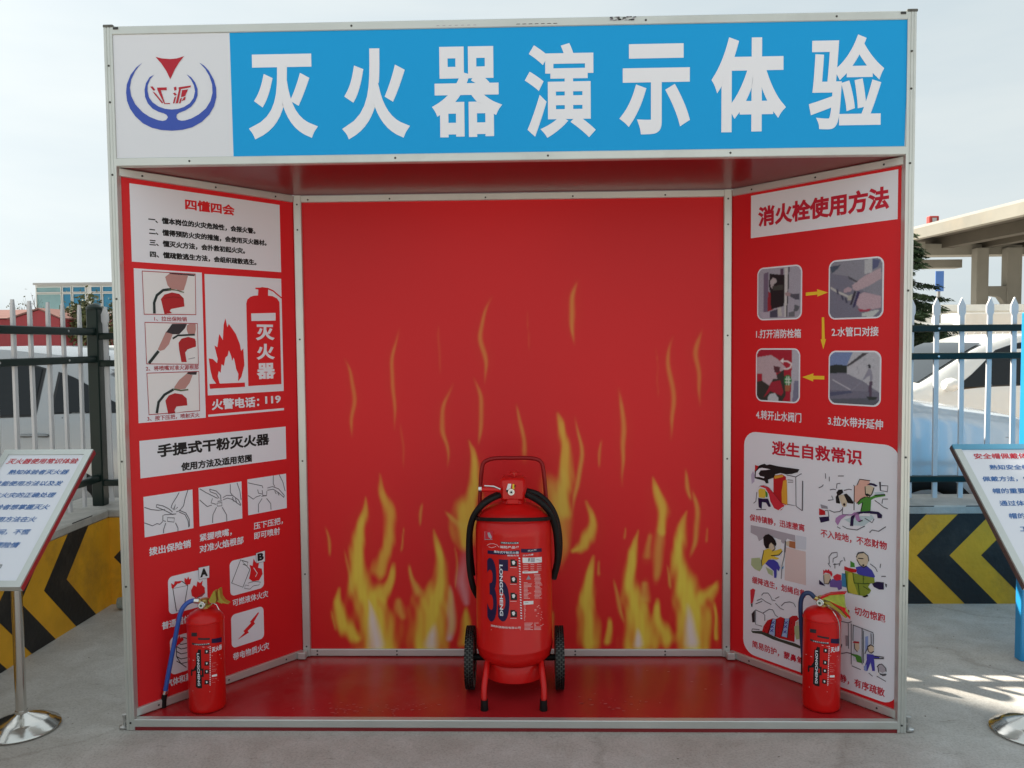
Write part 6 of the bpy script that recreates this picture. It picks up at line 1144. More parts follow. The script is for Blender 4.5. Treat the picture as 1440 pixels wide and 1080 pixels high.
BLUE = mat('blue_rubber_hose', (.03, .10, .42), .38, spec=.5); DBLUE = mat('dark_blue_hose', (.012, .035, .11), .4, spec=.5)
LIME = mat('lime_tag', (.42, .50, .06), .45, noise=.25, scale=60); OLIVE = mat('brass_yellow_lever', (.42, .34, .05), .4, .3)
def hand_ext(label, loc, rz, left):
    t = thing('fire_extinguisher', label, 'fire extinguisher', loc, rz, 'red hand extinguishers')
    z0 = FZ
    k = lambda z: z - z0
    bd = MB().lathe([(0, k(.0412)), (.060, k(.0412)), (.0665, k(.046)), (.0685, k(.054)), (.0685, k(.385)), (.0705, k(.3865)), (.0705, k(.390)), (.0683, k(.3915)), (.066, k(.402)), (.058, k(.414)), (.044, k(.423)), (.028, k(.429)), (.017, k(.432)), (.016, k(.440)), (0, k(.440))], (0, 0, 0), 56).build('body', REDP, t)
    P_ = Print(lambda u, v, o: cylmap(.0685)(u, v - FZ, .0005 + o), .0003, .006); P_.prims(HAND_LABEL); P_.build('label_print', bd)
    vb = MB().lathe([(.015, k(.432)), (.0185, k(.434)), (.0185, k(.442)), (.013, k(.446)), (.013, k(.462)), (.015, k(.464)), (.015, k(.470)), (0, k(.472))], (0, 0, 0), 18)
    vb.tube([(-.010, 0, k(.456)), (-.030, 0, k(.460))], .0085, 10)
    vb = vb.build('valve', BRASS, t)
    g1 = MB().lathe([(0, -.032), (.0125, -.032), (.0145, -.030), (.0145, -.018), (.010, -.012)], (-.002, 0, k(.452)), 22, axis='y').build('pressure_gauge', CHROME, vb)
    MB().lathe([(0, -.0332), (.0105, -.0328)], (-.002, 0, k(.452)), 18, axis='y').build('gauge_face', DIAL, vb)
    MB().lathe([(0, -.0342), (.005, -.0338)], (-.002, 0, k(.452)), 12, axis='y').build('gauge_needle', mat('gauge_green', (.05, .12, .06), .5), vb)
    ye = .013
    if left:
        lo = MB().prism([(-.022, -ye, k(.446)), (.022, -ye, k(.446)), (.036, -ye, k(.452)), (.012, -ye, k(.436)), (-.010, -ye, k(.434))], (0, 0, 0), (0, 2 * ye, 0)).build('lower_lever', OLIVE, t)
        MB().prism([(.020, -ye, k(.466)), (.040, -ye, k(.502)), (.046, -ye, k(.500)), (.050, -ye, k(.470)), (.046, -ye, k(.456)), (.024, -ye, k(.456))], (0, 0, 0), (0, 2 * ye, 0)).build('upper_lever', OLIVE, t)
        MB().prism([(.058, -ye, k(.510)), (.063, -ye, k(.510)), (.066, -ye, k(.480)), (.078, -ye, k(.462)), (.096, -ye, k(.452)), (.072, -ye, k(.456)), (.060, -ye, k(.466)), (.056, -ye, k(.486))], (0, 0, 0), (0, 2 * ye, 0)).build('squeeze_grip', OLIVE, t)
        MB().tube([(.050, 0, k(.460)), (.068, 0, k(.452))], .004, 8).build('lever_link', OLIVE, t)
        MB().tube([(.02, 0, k(.440)), (.030, 0, k(.452)), (.045, 0, k(.446)), (.055, 0, k(.425))], .0025, 8).build('safety_wire', CHROME, t)
        hs_ = MB().tube([(-.030, 0, k(.461)), (-.048, -.004, k(.462)), (-.068, -.012, k(.452)), (-.084, -.020, k(.428)), (-.096, -.022, k(.385)), (-.118, -.020, k(.29)), (-.142, -.015, k(.19)), (-.162, -.008, k(.105))], .0088, 12, smooth_n=6).build('hose', BLUE, t)
        MB().tube([(-.022, 0, k(.460)), (-.040, -.002, k(.4625))], .0105, 12).build('hose_collar', CHROME, hs_)
        MB().tube([(-.1605, -.008, k(.112)), (-.1645, -.007, k(.097))], .0105, 12).build('hose_collar', CHROME, hs_)
        MB().tube([(-.1645, -.007, k(.097)), (-.170, -.005, k(.070)), (-.174, -.004, k(.0425))], [.0108, .0100, .0120], 12).build('nozzle', BLKR, hs_)
    else:
        MB().prism([(.0, -ye, k(.452)), (.030, -ye, k(.456)), (.070, -ye, k(.430)), (.092, -ye, k(.408)), (.088, -ye, k(.404)), (.060, -ye, k(.424)), (.025, -ye, k(.444))], (0, 0, 0), (0, 2 * ye, 0)).build('lower_lever', OLIVE, t)
        MB().prism([(-.004, -ye - .002, k(.470)), (.030, -ye - .002, k(.488)), (.085, -ye - .002, k(.500)), (.085, -ye - .002, k(.496)), (.032, -ye - .002, k(.483)), (.0, -ye - .002, k(.463))], (0, 0, 0), (0, 2 * ye + .004, 0)).build('upper_lever', REDP, t)
        MB().prism([(-.001, -ye, k(.4645)), (.032, -ye, k(.4820)), (.078, -ye, k(.4935)), (.084, -ye, k(.440)), (.098, -ye, k(.412)), (.070, -ye, k(.434)), (.030, -ye, k(.458))], (0, .002, 0), (0, 2 * ye - .004, 0)).build('lime_tag', LIME, t)
        MB().prism([(.030, -ye - .001, k(.4585)), (.070, -ye - .001, k(.4345)), (.104, -ye - .001, k(.402)), (.104, -ye - .001, k(.412)), (.086, -ye - .001, k(.432)), (.088, -ye - .001, k(.442)), (.060, -ye - .001, k(.448))], (0, 0, 0), (0, .003, 0)).build('tag_edge', REDP, t)
        hs_ = MB().tube([(-.028, 0, k(.460)), (-.045, -.003, k(.475)), (-.064, -.006, k(.470)), (-.076, -.006, k(.445)), (-.079, -.003, k(.405)), (-.078, .005, k(.36)), (-.079, .022, k(.29)), (-.076, .035, k(.21))], .0088, 12, smooth_n=6).build('hose', DBLUE, t)
        MB().tube([(-.076, .035, k(.21)), (-.074, .037, k(.14))], [.009, .011], 12).build('nozzle', BLKR, hs_)
        MB().tube([(.02, -.005, k(.438)), (.050, -.045, k(.430)), (.066, -.04, k(.400)), (.0705, -.03, k(.36)), (.0705, -.025, k(.30))], .002, 8, smooth_n=4).build('safety_wire', CHROME, t)
    return t
hand_ext('red hand extinguisher with a bright blue hose, left side of the booth', (-1.185, .112, FZ), 0, True)
hand_ext('red hand extinguisher with lime green tag and dark blue hose, right side of the booth', (1.187, .133, FZ), -.55, False)

# ================================================================== SIGN STANDS
def sign_stand(label, x, y, title, lines, mirror, frame_m, edge_m, foot=None):
    t = thing('sign_stand', label, 'sign', (x, y, 0), 0)
    st = steel()
    MB().lathe([(0, .004), (.132, .004), (.134, .008), (.131, .013), (.118, .019), (.115, .0235), (.100, .030), (.097, .034), (.078, .042), (.050, .052), (.028, .060), (.022, .064), (.021, .074), (0, .074)], (0, 0, 0), 64).build('base_plate', st, t)
    MB().tube([(0, 0, .07), (0, 0, .80)], .0190, 20).build('pole', st, t)
    # board: local frame u right, v up the slope
    c = Vector((0, -.006, .826)); a = Vector((1, 0, 0)); v = Vector((0, .496, .413)).normalized(); n = a.cross(v)
    hw, hl = .180, .322
    mp = lambda u, w_, o: tuple(c + a * u + v * w_ + n * o)
    bd = MB().prism([mp(-hw + .004, -hl + .004, -.016), mp(hw - .004, -hl + .004, -.016), mp(hw - .004, hl - .004, -.016), mp(-hw + .004, hl - .004, -.016)], (0, 0, 0), n * .014).build('board', mat('sign_board_white', (.76, .77, .80), .35), t)
    fw_ = .026
    for nm, u0, u1, w0, w1 in (('f', -hw, hw, -hl, -hl + fw_), ('f', -hw, hw, hl - fw_, hl), ('s', -hw, -hw + fw_, -hl + fw_, hl - fw_), ('s', hw - fw_, hw, -hl + fw_, hl - fw_)):
        z0, z1 = -.020, .004
        top = w0 > 0
        q = [mp(u0, w0, z0), mp(u1, w0, z0), mp(u1, w1, z0), mp(u0, w1, z0)]
        o = MB().prism(q, (0, 0, 0), n * (z1 - z0)).build('frame_bar', frame_m if not (top and mirror) else mat('blue_film_frame', (.10, .33, .50), .4), t)
    for s_ in (-1, 1):
        q = [mp(s_ * hw, -hl, -.021), mp(s_ * (hw + .002), -hl, -.021), mp(s_ * (hw + .002), hl, -.021), mp(s_ * hw, hl, -.021)]
        MB().prism(q, (0, 0, 0), n * .018).build('edge_strip', edge_m, t)
    MB().beam(c - v * .10 - n * .030, c + v * .10 - n * .030, .05, .02, upv=n).build('bracket', st, t)
    P_ = Print(mp, .0006)
    P_.rect('w', -1, (-hw + fw_, -hl + fw_, hw - fw_, hl - fw_))
    for col, s_, u0, u1, vm, h, sl in title + lines: P_.text(col, 1, s_, (u0, vm - h / 2, u1, vm + h / 2), .016 if col != 'k' else .01, sl)
    P_.build('sign_print', bd)
    return t
H_ = .0255
ch = .0298
def rows(rt_, lst, v0, dv, align_r=True):
    out = []
    for i, (s_, edge) in enumerate(lst):
        wd = ch * len(s_); 
        out.append(('sb', s_, edge - wd, edge, v0 - dv * i, H_, .25) if align_r else ('sb', s_, edge, edge + wd, v0 - dv * i, H_, .25))
    return out
L_lines = rows(0, [('熟知体验者灭火器', .128), ('性能使用方法以及发', .128), ('生火灾的正确处理', .124), ('使体验者想掌握灭火', .128), ('器的使用方法在火', .104), ('灾发生时间，不慌', .104), ('张正确处理险情', .092)], .205, .058)
sign_stand('tilted white sign with red title and blue text, left of the booth', -1.858, .011,
           [('dr2', '灭火器使用常识体验', -.142, .142, .262, .029, .2)], L_lines + [('k', '有限公司', .0, .072, -.235, .018, 0)], False, alu(), mat('red_edge_trim', (.42, .02, .03), .45))
R_lines = rows(0, [('熟知安全帽的', -.082), ('佩戴方法，安全', -.132), ('帽的重要作用', -.118), ('通过体验使员', -.118), ('帽的正确使用', -.108), ('工掌握知识', -.095)], .205, .058, False)
sign_stand('tilted white sign with blue top frame, right of the booth', 1.905, .011,
           [('dr2', '安全帽佩戴体验', -.118, .118, .262, .029, .2)], R_lines, True, alu(), mat('brown_edge_trim', (.10, .05, .045), .5))

# neighbouring booth at the right edge: blue end panel
nb = thing('neighbour_booth', 'edge of a bright blue booth beside the helmet sign at the right of the photo', 'booth', (2.262, .68, 0))
BLP = mat('blue_booth_panel', (.02, .28, .60), .35, noise=.04, scale=4)
MB().box(0, .05, 0, .05, 0, 1.56, ch=.004).build('corner_post', BLP, nb)
MB().box(.05, 1.6, .008, .03, .03, 1.50).build('end_panel', BLP, nb)
MB().box(.05, 1.6, .004, .045, 1.50, 1.545, ch=.004).build('frame_bar', BLP, nb)
MB().box(.012, .042, .012, .042, 1.56, 2.6, ch=.003).build('upper_post', AL, nb)
MB().box(.050, .060, .012, .020, 1.56, 2.55).build('white_strip', mat('pale_violet_trim', (.45, .42, .62), .5), nb)

# crushed plastic cup by the wall
cup = MB(); rs = random.Random(9)
pr = [(0, 0), (.030, .0), (.032, .01), (.036, .05), (.040, .085), (.043, .09), (.041, .092), (.038, .086), (.034, .05), (.029, .008)]
cup.lathe(pr, (0, 0, 0), 22)
cup.v = [(x + rs.uniform(-.003, .003), y * .8 + rs.uniform(-.003, .003), z) for x, y, z in cup.v]
co = cup.build('plastic_cup', mat('cloudy_plastic', (.42, .46, .42), .25, trans=.2, noise=.2, scale=60))
co.location = (-2.20, 1.40, .034); co.rotation_euler = (R(8), R(84), R(12))
tag(co, 'crushed pale plastic cup lying on the ground against the left yellow wall', 'cup')

# ================================================================== VEHICLES
def car(name, label, cat, loc, rz, paint, L=4.4, H=1.46, hw=.86, belt=.93, style='sedan', group=None, glass=None, wins=None):
    t = thing(name, label, cat, loc, rz, group)
    G = glass or mat('dark_car_glass', (.012, .015, .018), .05, spec=.35)
    if style == 'sedan': st = [(0, .40, .52, .52, .58), (.06, .26, .62, .66, .72), (.35, .20, .72, .80, .80), (1.05, .18, .86, .93, .84), (1.30, .18, .91, .97, .85), (1.95, .18, belt, H - .12, .86), (2.30, .18, belt + .01, H, .86), (3.0, .18, belt + .02, H + .005, .86), (3.45, .18, belt + .03, H - .08, .86), (4.05, .2, belt + .02, 1.04, .83), (4.30, .25, belt, .98, .78), (4.40, .42, .70, .75, .70)]
    elif style == 'hatch': st = [(0, .40, .52, .52, .58), (.06, .26, .64, .68, .72), (.35, .20, .76, .84, .80), (.95, .18, .90, .97, .85), (1.10, .18, .92, 1.00, .86), (1.75, .18, belt, H - .10, .86), (2.10, .18, belt, H, .86), (3.0, .18, belt + .01, H + .01, .86), (3.55, .18, belt + .03, H - .05, .86), (4.05, .2, belt + .05, H - .33, .84), (4.30, .25, belt, belt + .06, .80), (4.40, .42, .68, .72, .72)]
    else: st = [(0, .40, .70, .72, .60), (.05, .28, .80, .86, .74), (.30, .20, .92, .98, .82), (.80, .18, 1.0, 1.06, .86), (1.0, .18, 1.02, 1.12, .86), (1.55, .18, belt, H - .12, .86), (1.90, .18, belt, H, .86), (3.2, .18, belt, H + .01, .86), (4.15, .2, belt, H - .03, .86), (4.35, .25, belt, H - .25, .84), (4.40, .42, .9, .95, .80)]
    st = [(a / 4.4 * L, b_, c_, d_, e_ * hw / .86) for a, b_, c_, d_, e_ in st]
    xs = np.linspace(0, L, 61); cols = list(zip(*st)); P = []
    def ip(j, x):   # smooth interpolation
        a = cols[0]; y = np.interp(x, a, cols[j]); y1 = np.interp(x - .07, a, cols[j]); y2 = np.interp(x + .07, a, cols[j]); return (2 * y + y1 + y2) / 4
    RW = lambda x: max(.25, ip(4, x) - .17 * min(1, max(0, (ip(3, x) - ip(2, x)) / .45)) - .03)
    def ring(x):
        zb, zl, zr, h_ = ip(1, x), ip(2, x), ip(3, x), ip(4, x); rw = RW(x)
        if zr < zl + .02: zr = zl + .02
        hh = [(h_ * .86, zb), (h_ * .97, zb + .10), (h_, zb + .28 if zb + .28 < zl - .1 else zl - .12), (h_ * .995, zl - .06), (h_ * .975, zl), (rw + .012, zr - min(.07, (zr - zl) * .4)), (rw - .03, zr - min(.025, (zr - zl) * .2)), (rw * .72, zr - .004), (0, zr)]
        return hh
    V = []; n = 9
    for x in xs:
        h_ = ring(x); V += [(x, -y, z) for y, z in h_] + [(x, y, z) for y, z in h_[-2::-1]]
    w_ = 17; F = [(i * w_ + k, i * w_ + k + 1, (i + 1) * w_ + k + 1, (i + 1) * w_ + k) for i in range(60) for k in range(16)]
    F += [(i * w_, (i + 1) * w_, (i + 1) * w_ + 16, i * w_ + 16) for i in range(60)]
    F += [tuple(range(w_)), tuple(range(60 * w_, 61 * w_))[::-1]]
    body = MB().add(V, F, 0, True).build('body', paint, t, sharp=38)
    def side(x, f, s_, o):
        h_ = ring(x); y0, z0 = h_[4]; y1, z1 = h_[5]; y = y0 + (y1 - y0) * f; z = z0 + (z1 - z0) * f; return (x, s_ * (y + o), z + o * .3)
    def pane(nm, poly, s_, o, m_):
        v = []; 
        P2 = tessellate_polygon([[Vector((p[0], p[1], 0)) for p in poly]])
        b_ = MB().add([side(x / 4.4 * L, f, s_, o) for x, f in poly], P2); return b_.build(nm, m_, t)
    def dens(poly):
        out = []
        for i in range(len(poly)):
            a, c = poly[i], poly[(i + 1) % len(poly)]
            for k in range(6): out.append((a[0] + (c[0] - a[0]) * k / 6, a[1] + (c[1] - a[1]) * k / 6))
        return out
    W = wins or {'sedan': [[(1.62, .06), (2.12, .90), (2.52, .95), (2.56, .06)], [(2.66, .06), (2.63, .95), (3.18, .93), (3.50, .52), (3.50, .06)], [(3.56, .08), (3.56, .45), (3.72, .16)]],
             'hatch': [[(1.40, .06), (1.95, .88), (2.42, .95), (2.46, .06)], [(2.56, .06), (2.53, .95), (3.15, .93), (3.32, .85), (3.32, .06)], [(3.45, .08), (3.45, .80), (3.66, .68), (3.95, .34), (3.99, .10)]],
             'van': [[(1.2, .06), (1.62, .85), (2.2, .92), (2.2, .06)], [(2.3, .06), (2.3, .92), (3.2, .92), (3.2, .06)], [(3.3, .06), (3.3, .92), (4.1, .88), (4.15, .06)]]}[style]
    TR = mat('black_trim', (.015, .015, .016), .4)
    for s_ in (-1, 1):
        for wv in W:
            cx = sum(p[0] for p in wv) / len(wv); cf = sum(p[1] for p in wv) / len(wv)
            pane('window_trim', dens([(cx + (p[0] - cx) * 1.03 + (.012 if p[0] > cx else -.012), max(.0, min(1, cf + (p[1] - cf) * 1.06))) for p in wv]), s_, .003, TR)
            pane('window', dens(wv), s_, .007, G)
        for dx in (2.60, 3.52 if style != 'van' else 3.25):
            x = dx / 4.4 * L; p = MB()
            for i in range(10):
                a0 = ring(x)[2]; a1 = ring(x)[4]; f0, f1 = i / 10, (i + 1) / 10
                y_ = lambda f: a0[0] + (a1[0] - a0[0]) * f; z_ = lambda f: .35 + (a1[1] - .35) * f
                p.add([(x - .003, s_ * (y_(f0) + .002), z_(f0)), (x + .003, s_ * (y_(f0) + .002), z_(f0)), (x + .003, s_ * (y_(f1) + .002), z_(f1)), (x - .003, s_ * (y_(f1) + .002), z_(f1))], [(0, 1, 2, 3)])
            p.build('door_seam', TR, t)
        for dx in (2.42, 3.34):
            x = dx / 4.4 * L; y = ring(x)[3][0] + .005; hz = ring(x)[4][1] - .115
            MB().tube([(x - .09, s_ * y, hz), (x - .06, s_ * (y + .022), hz + .004), (x + .06, s_ * (y + .022), hz + .004), (x + .09, s_ * y, hz)], .012, 8, smooth_n=3).build('door_handle', mat('handle_metal', (.30, .30, .30), .25, .8), t)
        x = 1.58 / 4.4 * L; y = ring(x)[4][0]; z = ring(x)[4][1] + .05
        mr = MB().lathe([(0, -.08), (.05, -.075), (.075, -.04), (.080, .0), (.070, .04), (.0, .05)], (0, 0, 0), 16, axis='x')
        mr.v = [(p[0] * .9 + x, s_ * (y + .12 + p[1] * 1.15), z + p[2] * .85 + .02) for p in mr.v]
        mr.beam((x + .03, s_ * (y - .02), z - .02), (x + .01, s_ * (y + .08), z - .01), .05, .03)
        mr.build('mirror', paint, t)
        for wx in (.82, 3.55):
            x = wx / 4.4 * L
            yy = s_ * (hw - .10)
            wl = MB().lathe([(0, yy + s_ * .07), (.20, yy + s_ * .085), (.215, yy + s_ * .06)], (x, 0, .32), 28, axis='y').build('wheel', mat('alloy', (.4, .4, .4), .35, .8), t)
            MB().lathe([(.20, yy + s_ * .09), (.25, yy + s_ * .11), (.31, yy + s_ * .10), (.32, yy), (.31, yy - s_ * .09)], (x, 0, .32), 28, axis='y').build('tyre', BLKR, wl)
    def glass_strip(xa, xb, nm='windscreen'):
        v = []
        for k in range(9):
            x = (xa + (xb - xa) * k / 8) / 4.4 * L; h_ = ring(x); rw = h_[6][0] - .035
            v += [(x, -rw, h_[7][1] + .006), (x, 0, h_[8][1] + .008), (x, rw, h_[7][1] + .006)]
        MB().add(v, [(i * 3 + k, i * 3 + k + 1, i * 3 + k + 4, i * 3 + k + 3) for i in range(8) for k in range(2)], 0, True).build(nm, G, t)
    ws = {'sedan': (1.38, 2.02), 'hatch': (1.2, 1.82), 'van': (1.08, 1.62)}[style]; glass_strip(*ws)
    rwn = {'sedan': (3.40, 3.98), 'hatch': (3.75, 4.22), 'van': (4.22, 4.34)}[style]; glass_strip(*rwn, nm='rear_window')
    for s_ in (-1, 1):
        x = .16 / 4.4 * L; h_ = ring(x)
        MB().prism([(x - .10, s_ * .42, h_[4][1] - .10), (x + .24, s_ * (h_[3][0] + .004), h_[4][1] - .10), (x + .30, s_ * (ring(x + .25)[3][0] + .006), h_[4][1] + .0), (x - .06, s_ * .45, h_[4][1] - .01)], (0, 0, 0), (-.02, 0, .0)).build('headlight', mat('lamp_lens', (.5, .52, .55), .1, spec=.8), t)
        x = L - .10
        MB().box(x - .12, x + .075, s_ * .70 - .08, s_ * .70 + .08, .74, .88, ch=.01).build('tail_light', mat('red_lens', (.4, .01, .01), .15), t)
    return t
SILV = mat('silver_car_paint', (.40, .41, .42), .25, .35, coat=.5); WCAR = mat('white_car_paint', (.74, .74, .72), .22, coat=.7); PALE = mat('pale_silver_van_paint', (.52, .56, .60), .22, .3, coat=.7)
car('parked_car', 'silver hatchback seen side-on behind the left fence and its dark green post', 'car', (-6.65, 3.22, 0), 0, SILV, L=4.5, H=1.45, belt=.95, style='hatch')
car('parked_van', 'pale silver van close behind the booth, its curved bonnet in the right gap', 'van', (3.42, 2.88, 0), math.pi, PALE, L=5.1, H=2.13, hw=.90, belt=1.12, style='van')  # unseen cab behind the booth is made tall to block the sun
car('parked_car', 'bright white car with its mirror towards us, behind the right fence', 'car', (2.42, 5.95, 0), 0, WCAR, L=4.7, H=1.50, belt=.97, style='sedan')
car('parked_car', 'white car mostly hidden behind the right booth post, further back than the white car', 'car', (5.3, 9.2, 0), math.pi - .1, WCAR, L=4.6, H=1.62, belt=1.05, style='van')

# ================================================================== BACKGROUND
def rbox(par, name, x0, x1, y0, y1, z0, z1, m_, ch=0): 
    o = MB().box(x0, x1, y0, y1, z0, z1, ch=ch).build(name, m_, par); return o
CONC = mat('viaduct_concrete', (.22, .21, .18), .85, noise=.12, scale=.6, bump=.2, bscale=6, dirt=((.30, .24, .17), .5))
# distant yard wall and second fence at the right
fw2 = thing('yard_wall', 'distant low wall with yellow and black stripes beyond the white cars', 'wall', (0, 17, 0))
MB().box(4.5, 26, 0, .25, 0, .60).build('masonry', YEL, fw2)
MB().box(4.5, 26, -.02, .27, .60, .66).build('ledge', CAP, fw2)
for k in range(24):
    x = 5 + k * .86; 
    MB().prism([(x, -.001, 0), (x + .40, -.001, 0), (x + .85, -.001, .30), (x + .40, -.001, .599), (x, -.001, .599), (x + .45, -.001, .30)], (0, 0, 0), (0, -.003, 0)).build('chevron_stripe', BLK, fw2)
fence('distant white picket fence with thin dark rails, beyond the white cars', (4.4, 17.1, 0), (25, 17.1, 0), .66, .95, .17, .05, [1.5, 5.28, 8.4, 11.6], [(1.50, .045), (1.36, .035), (.80, .04)], group=None)

# white site sheds / lorries beyond
WSH = mat('white_cladding', (.72, .71, .67), .6, noise=.08, scale=2)
sh = thing('site_shed', 'long white shed with flat roof behind the distant fence', 'shed', (10, 27, 0))
rbox(sh, 'wall', 0, 26, 0, 4, 0, 2.45, WSH); rbox(sh, 'roof', -.2, 26.2, -.2, 4.2, 2.451, 2.68, WSH); rbox(sh, 'blue_fascia', -.25, 3.0, -.26, -.205, 2.46, 2.66, mat('blue_fascia', (.06, .22, .45), .5))
for k in range(6): 
    wn = rbox(sh, 'window', 1.5 + k * 4, 2.9 + k * 4, -.02, .0, 1.1, 1.95, mat('dark_window', (.05, .06, .07), .1))
tr = thing('box_truck', 'white box lorry parked by the shed, seen over the fence rails', 'truck', (13.3, 22.5, 0))
rbox(tr, 'cargo_box', 0, 5.0, 0, 2.1, .9, 2.25, WSH, .03); rbox(tr, 'cab', -1.7, -.05, .05, 2.05, .5, 1.95, WSH, .2); rbox(tr, 'windscreen', -1.5, -.5, .035, .05, 1.25, 1.75, mat('dark_window', (0, 0, 0)))
for x in (-1.0, 3.9):
    MB().lathe([(0, -.02), (.3, -.02), (.42, .0), (.42, .25)], (x, .1, .42), 24, axis='y').build('wheel', BLKR, tr)

# concrete viaduct on the right
vd = thing('viaduct', 'beige concrete viaduct with twin columns and overhanging deck, behind the right fence', 'bridge', (0, 0, 0))
def seg(par, name, pts, y0, y1, m_=CONC): return MB().prism([(x, y0, z) for x, z in pts], (0, 0, 0), (0, y1 - y0, 0)).build(name, m_, par)
def dk(name, A, B, off0, off1, z0, z1, m_=CONC, par=vd):
    """slab running along the deck line A->B, between lateral offsets, z relative to the line"""
    A = Vector(A); B = Vector(B); d = (B - A).normalized(); n = Vector((d.y, -d.x, 0)).normalized()
    q = [A + n * off0 + Vector((0, 0, z0)), A + n * off1 + Vector((0, 0, z0)), A + n * off1 + Vector((0, 0, z1)), A + n * off0 + Vector((0, 0, z1))]
    return MB().prism(q, (0, 0, 0), B - A).build(name, m_, par)
A_, B_ = (22.47, 52.0, 7.94), (25.05, 19.0, 7.82)
for yy in (24, 31, 38, 45):
    px_ = 22.47 + (52 - yy) / 33 * 2.58
    MB().box(px_ - .035, px_ - .012, yy, yy + .12, 7.3, 7.93).build('drain_pipe', mat('drain_grey', (.12, .12, .11), .7), vd)
DKM = mat('viaduct_soffit_shade', (.07, .06, .045), .9, noise=.15, scale=.7)  # same concrete, colour darkened for the shade under the deck
dk('deck_edge', A_, B_, -.0, .45, -.60, 0); dk('parapet', A_, B_, .1, .35, .001, .16, mat('parapet_grey', (.33, .32, .30), .8, noise=.1, scale=1))
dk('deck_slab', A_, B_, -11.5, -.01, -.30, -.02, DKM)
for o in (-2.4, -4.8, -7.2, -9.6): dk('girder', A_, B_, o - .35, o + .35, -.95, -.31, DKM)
seg(vd, 'crossbeam', [(23.55, 6.55), (35, 6.55), (35, 7.0), (23.55, 7.25)], 47.6, 49.0)
seg(vd, 'end_block', [(22.9, 6.75), (23.6, 6.75), (23.6, 7.3), (22.9, 7.3)], 47.0, 47.58)
seg(vd, 'cap_beam', [(24.7, 5.98), (27.3, 5.98), (27.3, 6.50), (24.7, 6.50)], 49.9, 50.8)
for x0, x1 in ((26.62, 27.34), (28.42, 29.30)): MB().box(x0, x1, 46.9, 47.55, 0, 6.9, ch=.03).build('column', CONC, vd)
MB().prism([(27.35, 46.95, 4.60), (28.41, 46.95, 4.60), (28.41, 46.95, 3.1), (28.30, 46.95, 3.6), (28.05, 46.95, 3.95), (27.7, 46.95, 4.02), (27.35, 46.95, 4.02)], (0, 0, 0), (0, .5, 0)).build('tie_beam', CONC, vd)
ob = thing('warning_light', 'small red and white light box standing on the viaduct deck edge', 'light', (23.35, 45.6, 8.09))
rbox(ob, 'housing', -.28, .28, -.2, .2, -.02, .50, mat('red_box', (.5, .05, .04), .5), .04); rbox(ob, 'panel', -.12, .12, -.23, -.205, .1, .38, mat('white_lens', (.6, .6, .6), .4))
bp = thing('blue_banner', 'narrow blue banner on a post behind the spruce tree', 'banner', (13.25, 24, 0))
rbox(bp, 'post', -.04, .04, 0, .08, 0, 3.4, mat('grey_post', (.2, .2, .2), .6)); rbox(bp, 'flag', -.13, .13, -.03, -.001, 3.0, 3.65, mat('blue_flag', (.05, .14, .40), .7))

# blue-glazed office left, red shed, orange skip
of = thing('office_building', 'two-storey white office with blue-green glazing, behind the left fence', 'building', (-36.25, 56, 0))
WF = mat('white_facade', (.60, .62, .60), .6, noise=.05, scale=1)
rbox(of, 'wall', 0, 22, .12, 10, 0, 6.0, WF); rbox(of, 'roof', -.08, 22.1, -.05, 10.1, 6.001, 6.15, mat('roof_edge_grey', (.35, .36, .36), .7))
GB = [mat('blue_glass', (.035, .20, .34), .18, spec=.4, noise=.2, scale=.8), mat('teal_glass', (.20, .34, .36), .2, spec=.4, noise=.15, scale=.6), mat('dark_glass', (.03, .10, .16), .15, spec=.4)]
for x0, x1, k in ((.1, 1.98, 1), (2.05, 2.72, 0), (2.8, 3.78, 0), (4.15, 4.92, 0), (5.0, 6.9, 0), (7.0, 8.9, 0), (9.6, 11.4, 0), (11.5, 13.4, 0), (14.2, 16.0, 0), (16.1, 18.0, 0)):
    for z0, z1, kk in ((5.43, 5.86, None), (4.02, 5.36, None), (3.30, 3.72, 2), (1.0, 2.4, 2)):
        fr_ = MB()
        for (a, b_, c_, d_) in ((x0, x1, z0, z0 + .045), (x0, x1, z1 - .045, z1), (x0, x0 + .045, z0 + .045, z1 - .045), (x1 - .045, x1, z0 + .045, z1 - .045)): fr_.box(a, b_, -.02, .115, c_, d_)
        fo = fr_.build('window', WF, of)
        rbox(fo, 'pane', x0 + .045, x1 - .045, .06, .10, z0 + .045, z1 - .045, GB[k if kk is None else kk])
rd = thing('red_shed', 'low red building with a pale pink pitched roof, seen over the left fence', 'shed', (-22.6, 36, 0))
RC = mat('red_cladding', (.26, .025, .035), .6, noise=.12, scale=3, stretch=(3, 1, .4)); RRF = mat('pale_pink_roof', (.20, .11, .10), .95, spec=.03, noise=.15, scale=1.5, stretch=(1, 4, 1))
MB().prism([(-12, 0, 0), (-2.3, 0, 0), (-2.3, 0, 2.82), (-12, 0, 2.82)], (0, 0, 0), (0, 6, 0)).build('wall', RC, rd)
MB().prism([(-2.299, -.3, 0), (0, -.3, 0), (0, -.3, 2.82), (-.95, -.3, 3.24), (-2.299, -.3, 2.82)], (0, 0, 0), (0, 6.3, 0)).build('gable_wall', RC, rd)
MB().add([(-12.2, -.25, 2.86), (-2.0, -.25, 2.86), (-1.0, 3.0, 3.42), (-12.2, 3.0, 3.42), (-12.2, 6.2, 2.86), (-1, 6.2, 2.86)], [(0, 1, 2, 3), (3, 2, 5, 4)]).build('roof', RRF, rd)
MB().prism([(-2.45, -.4, 2.80), (-.95, -.4, 3.27), (.15, -.4, 2.80), (.15, -.4, 2.86), (-.95, -.4, 3.34), (-2.45, -.4, 2.87)], (0, 0, 0), (0, 6.5, 0)).build('gable_roof', RRF, rd)
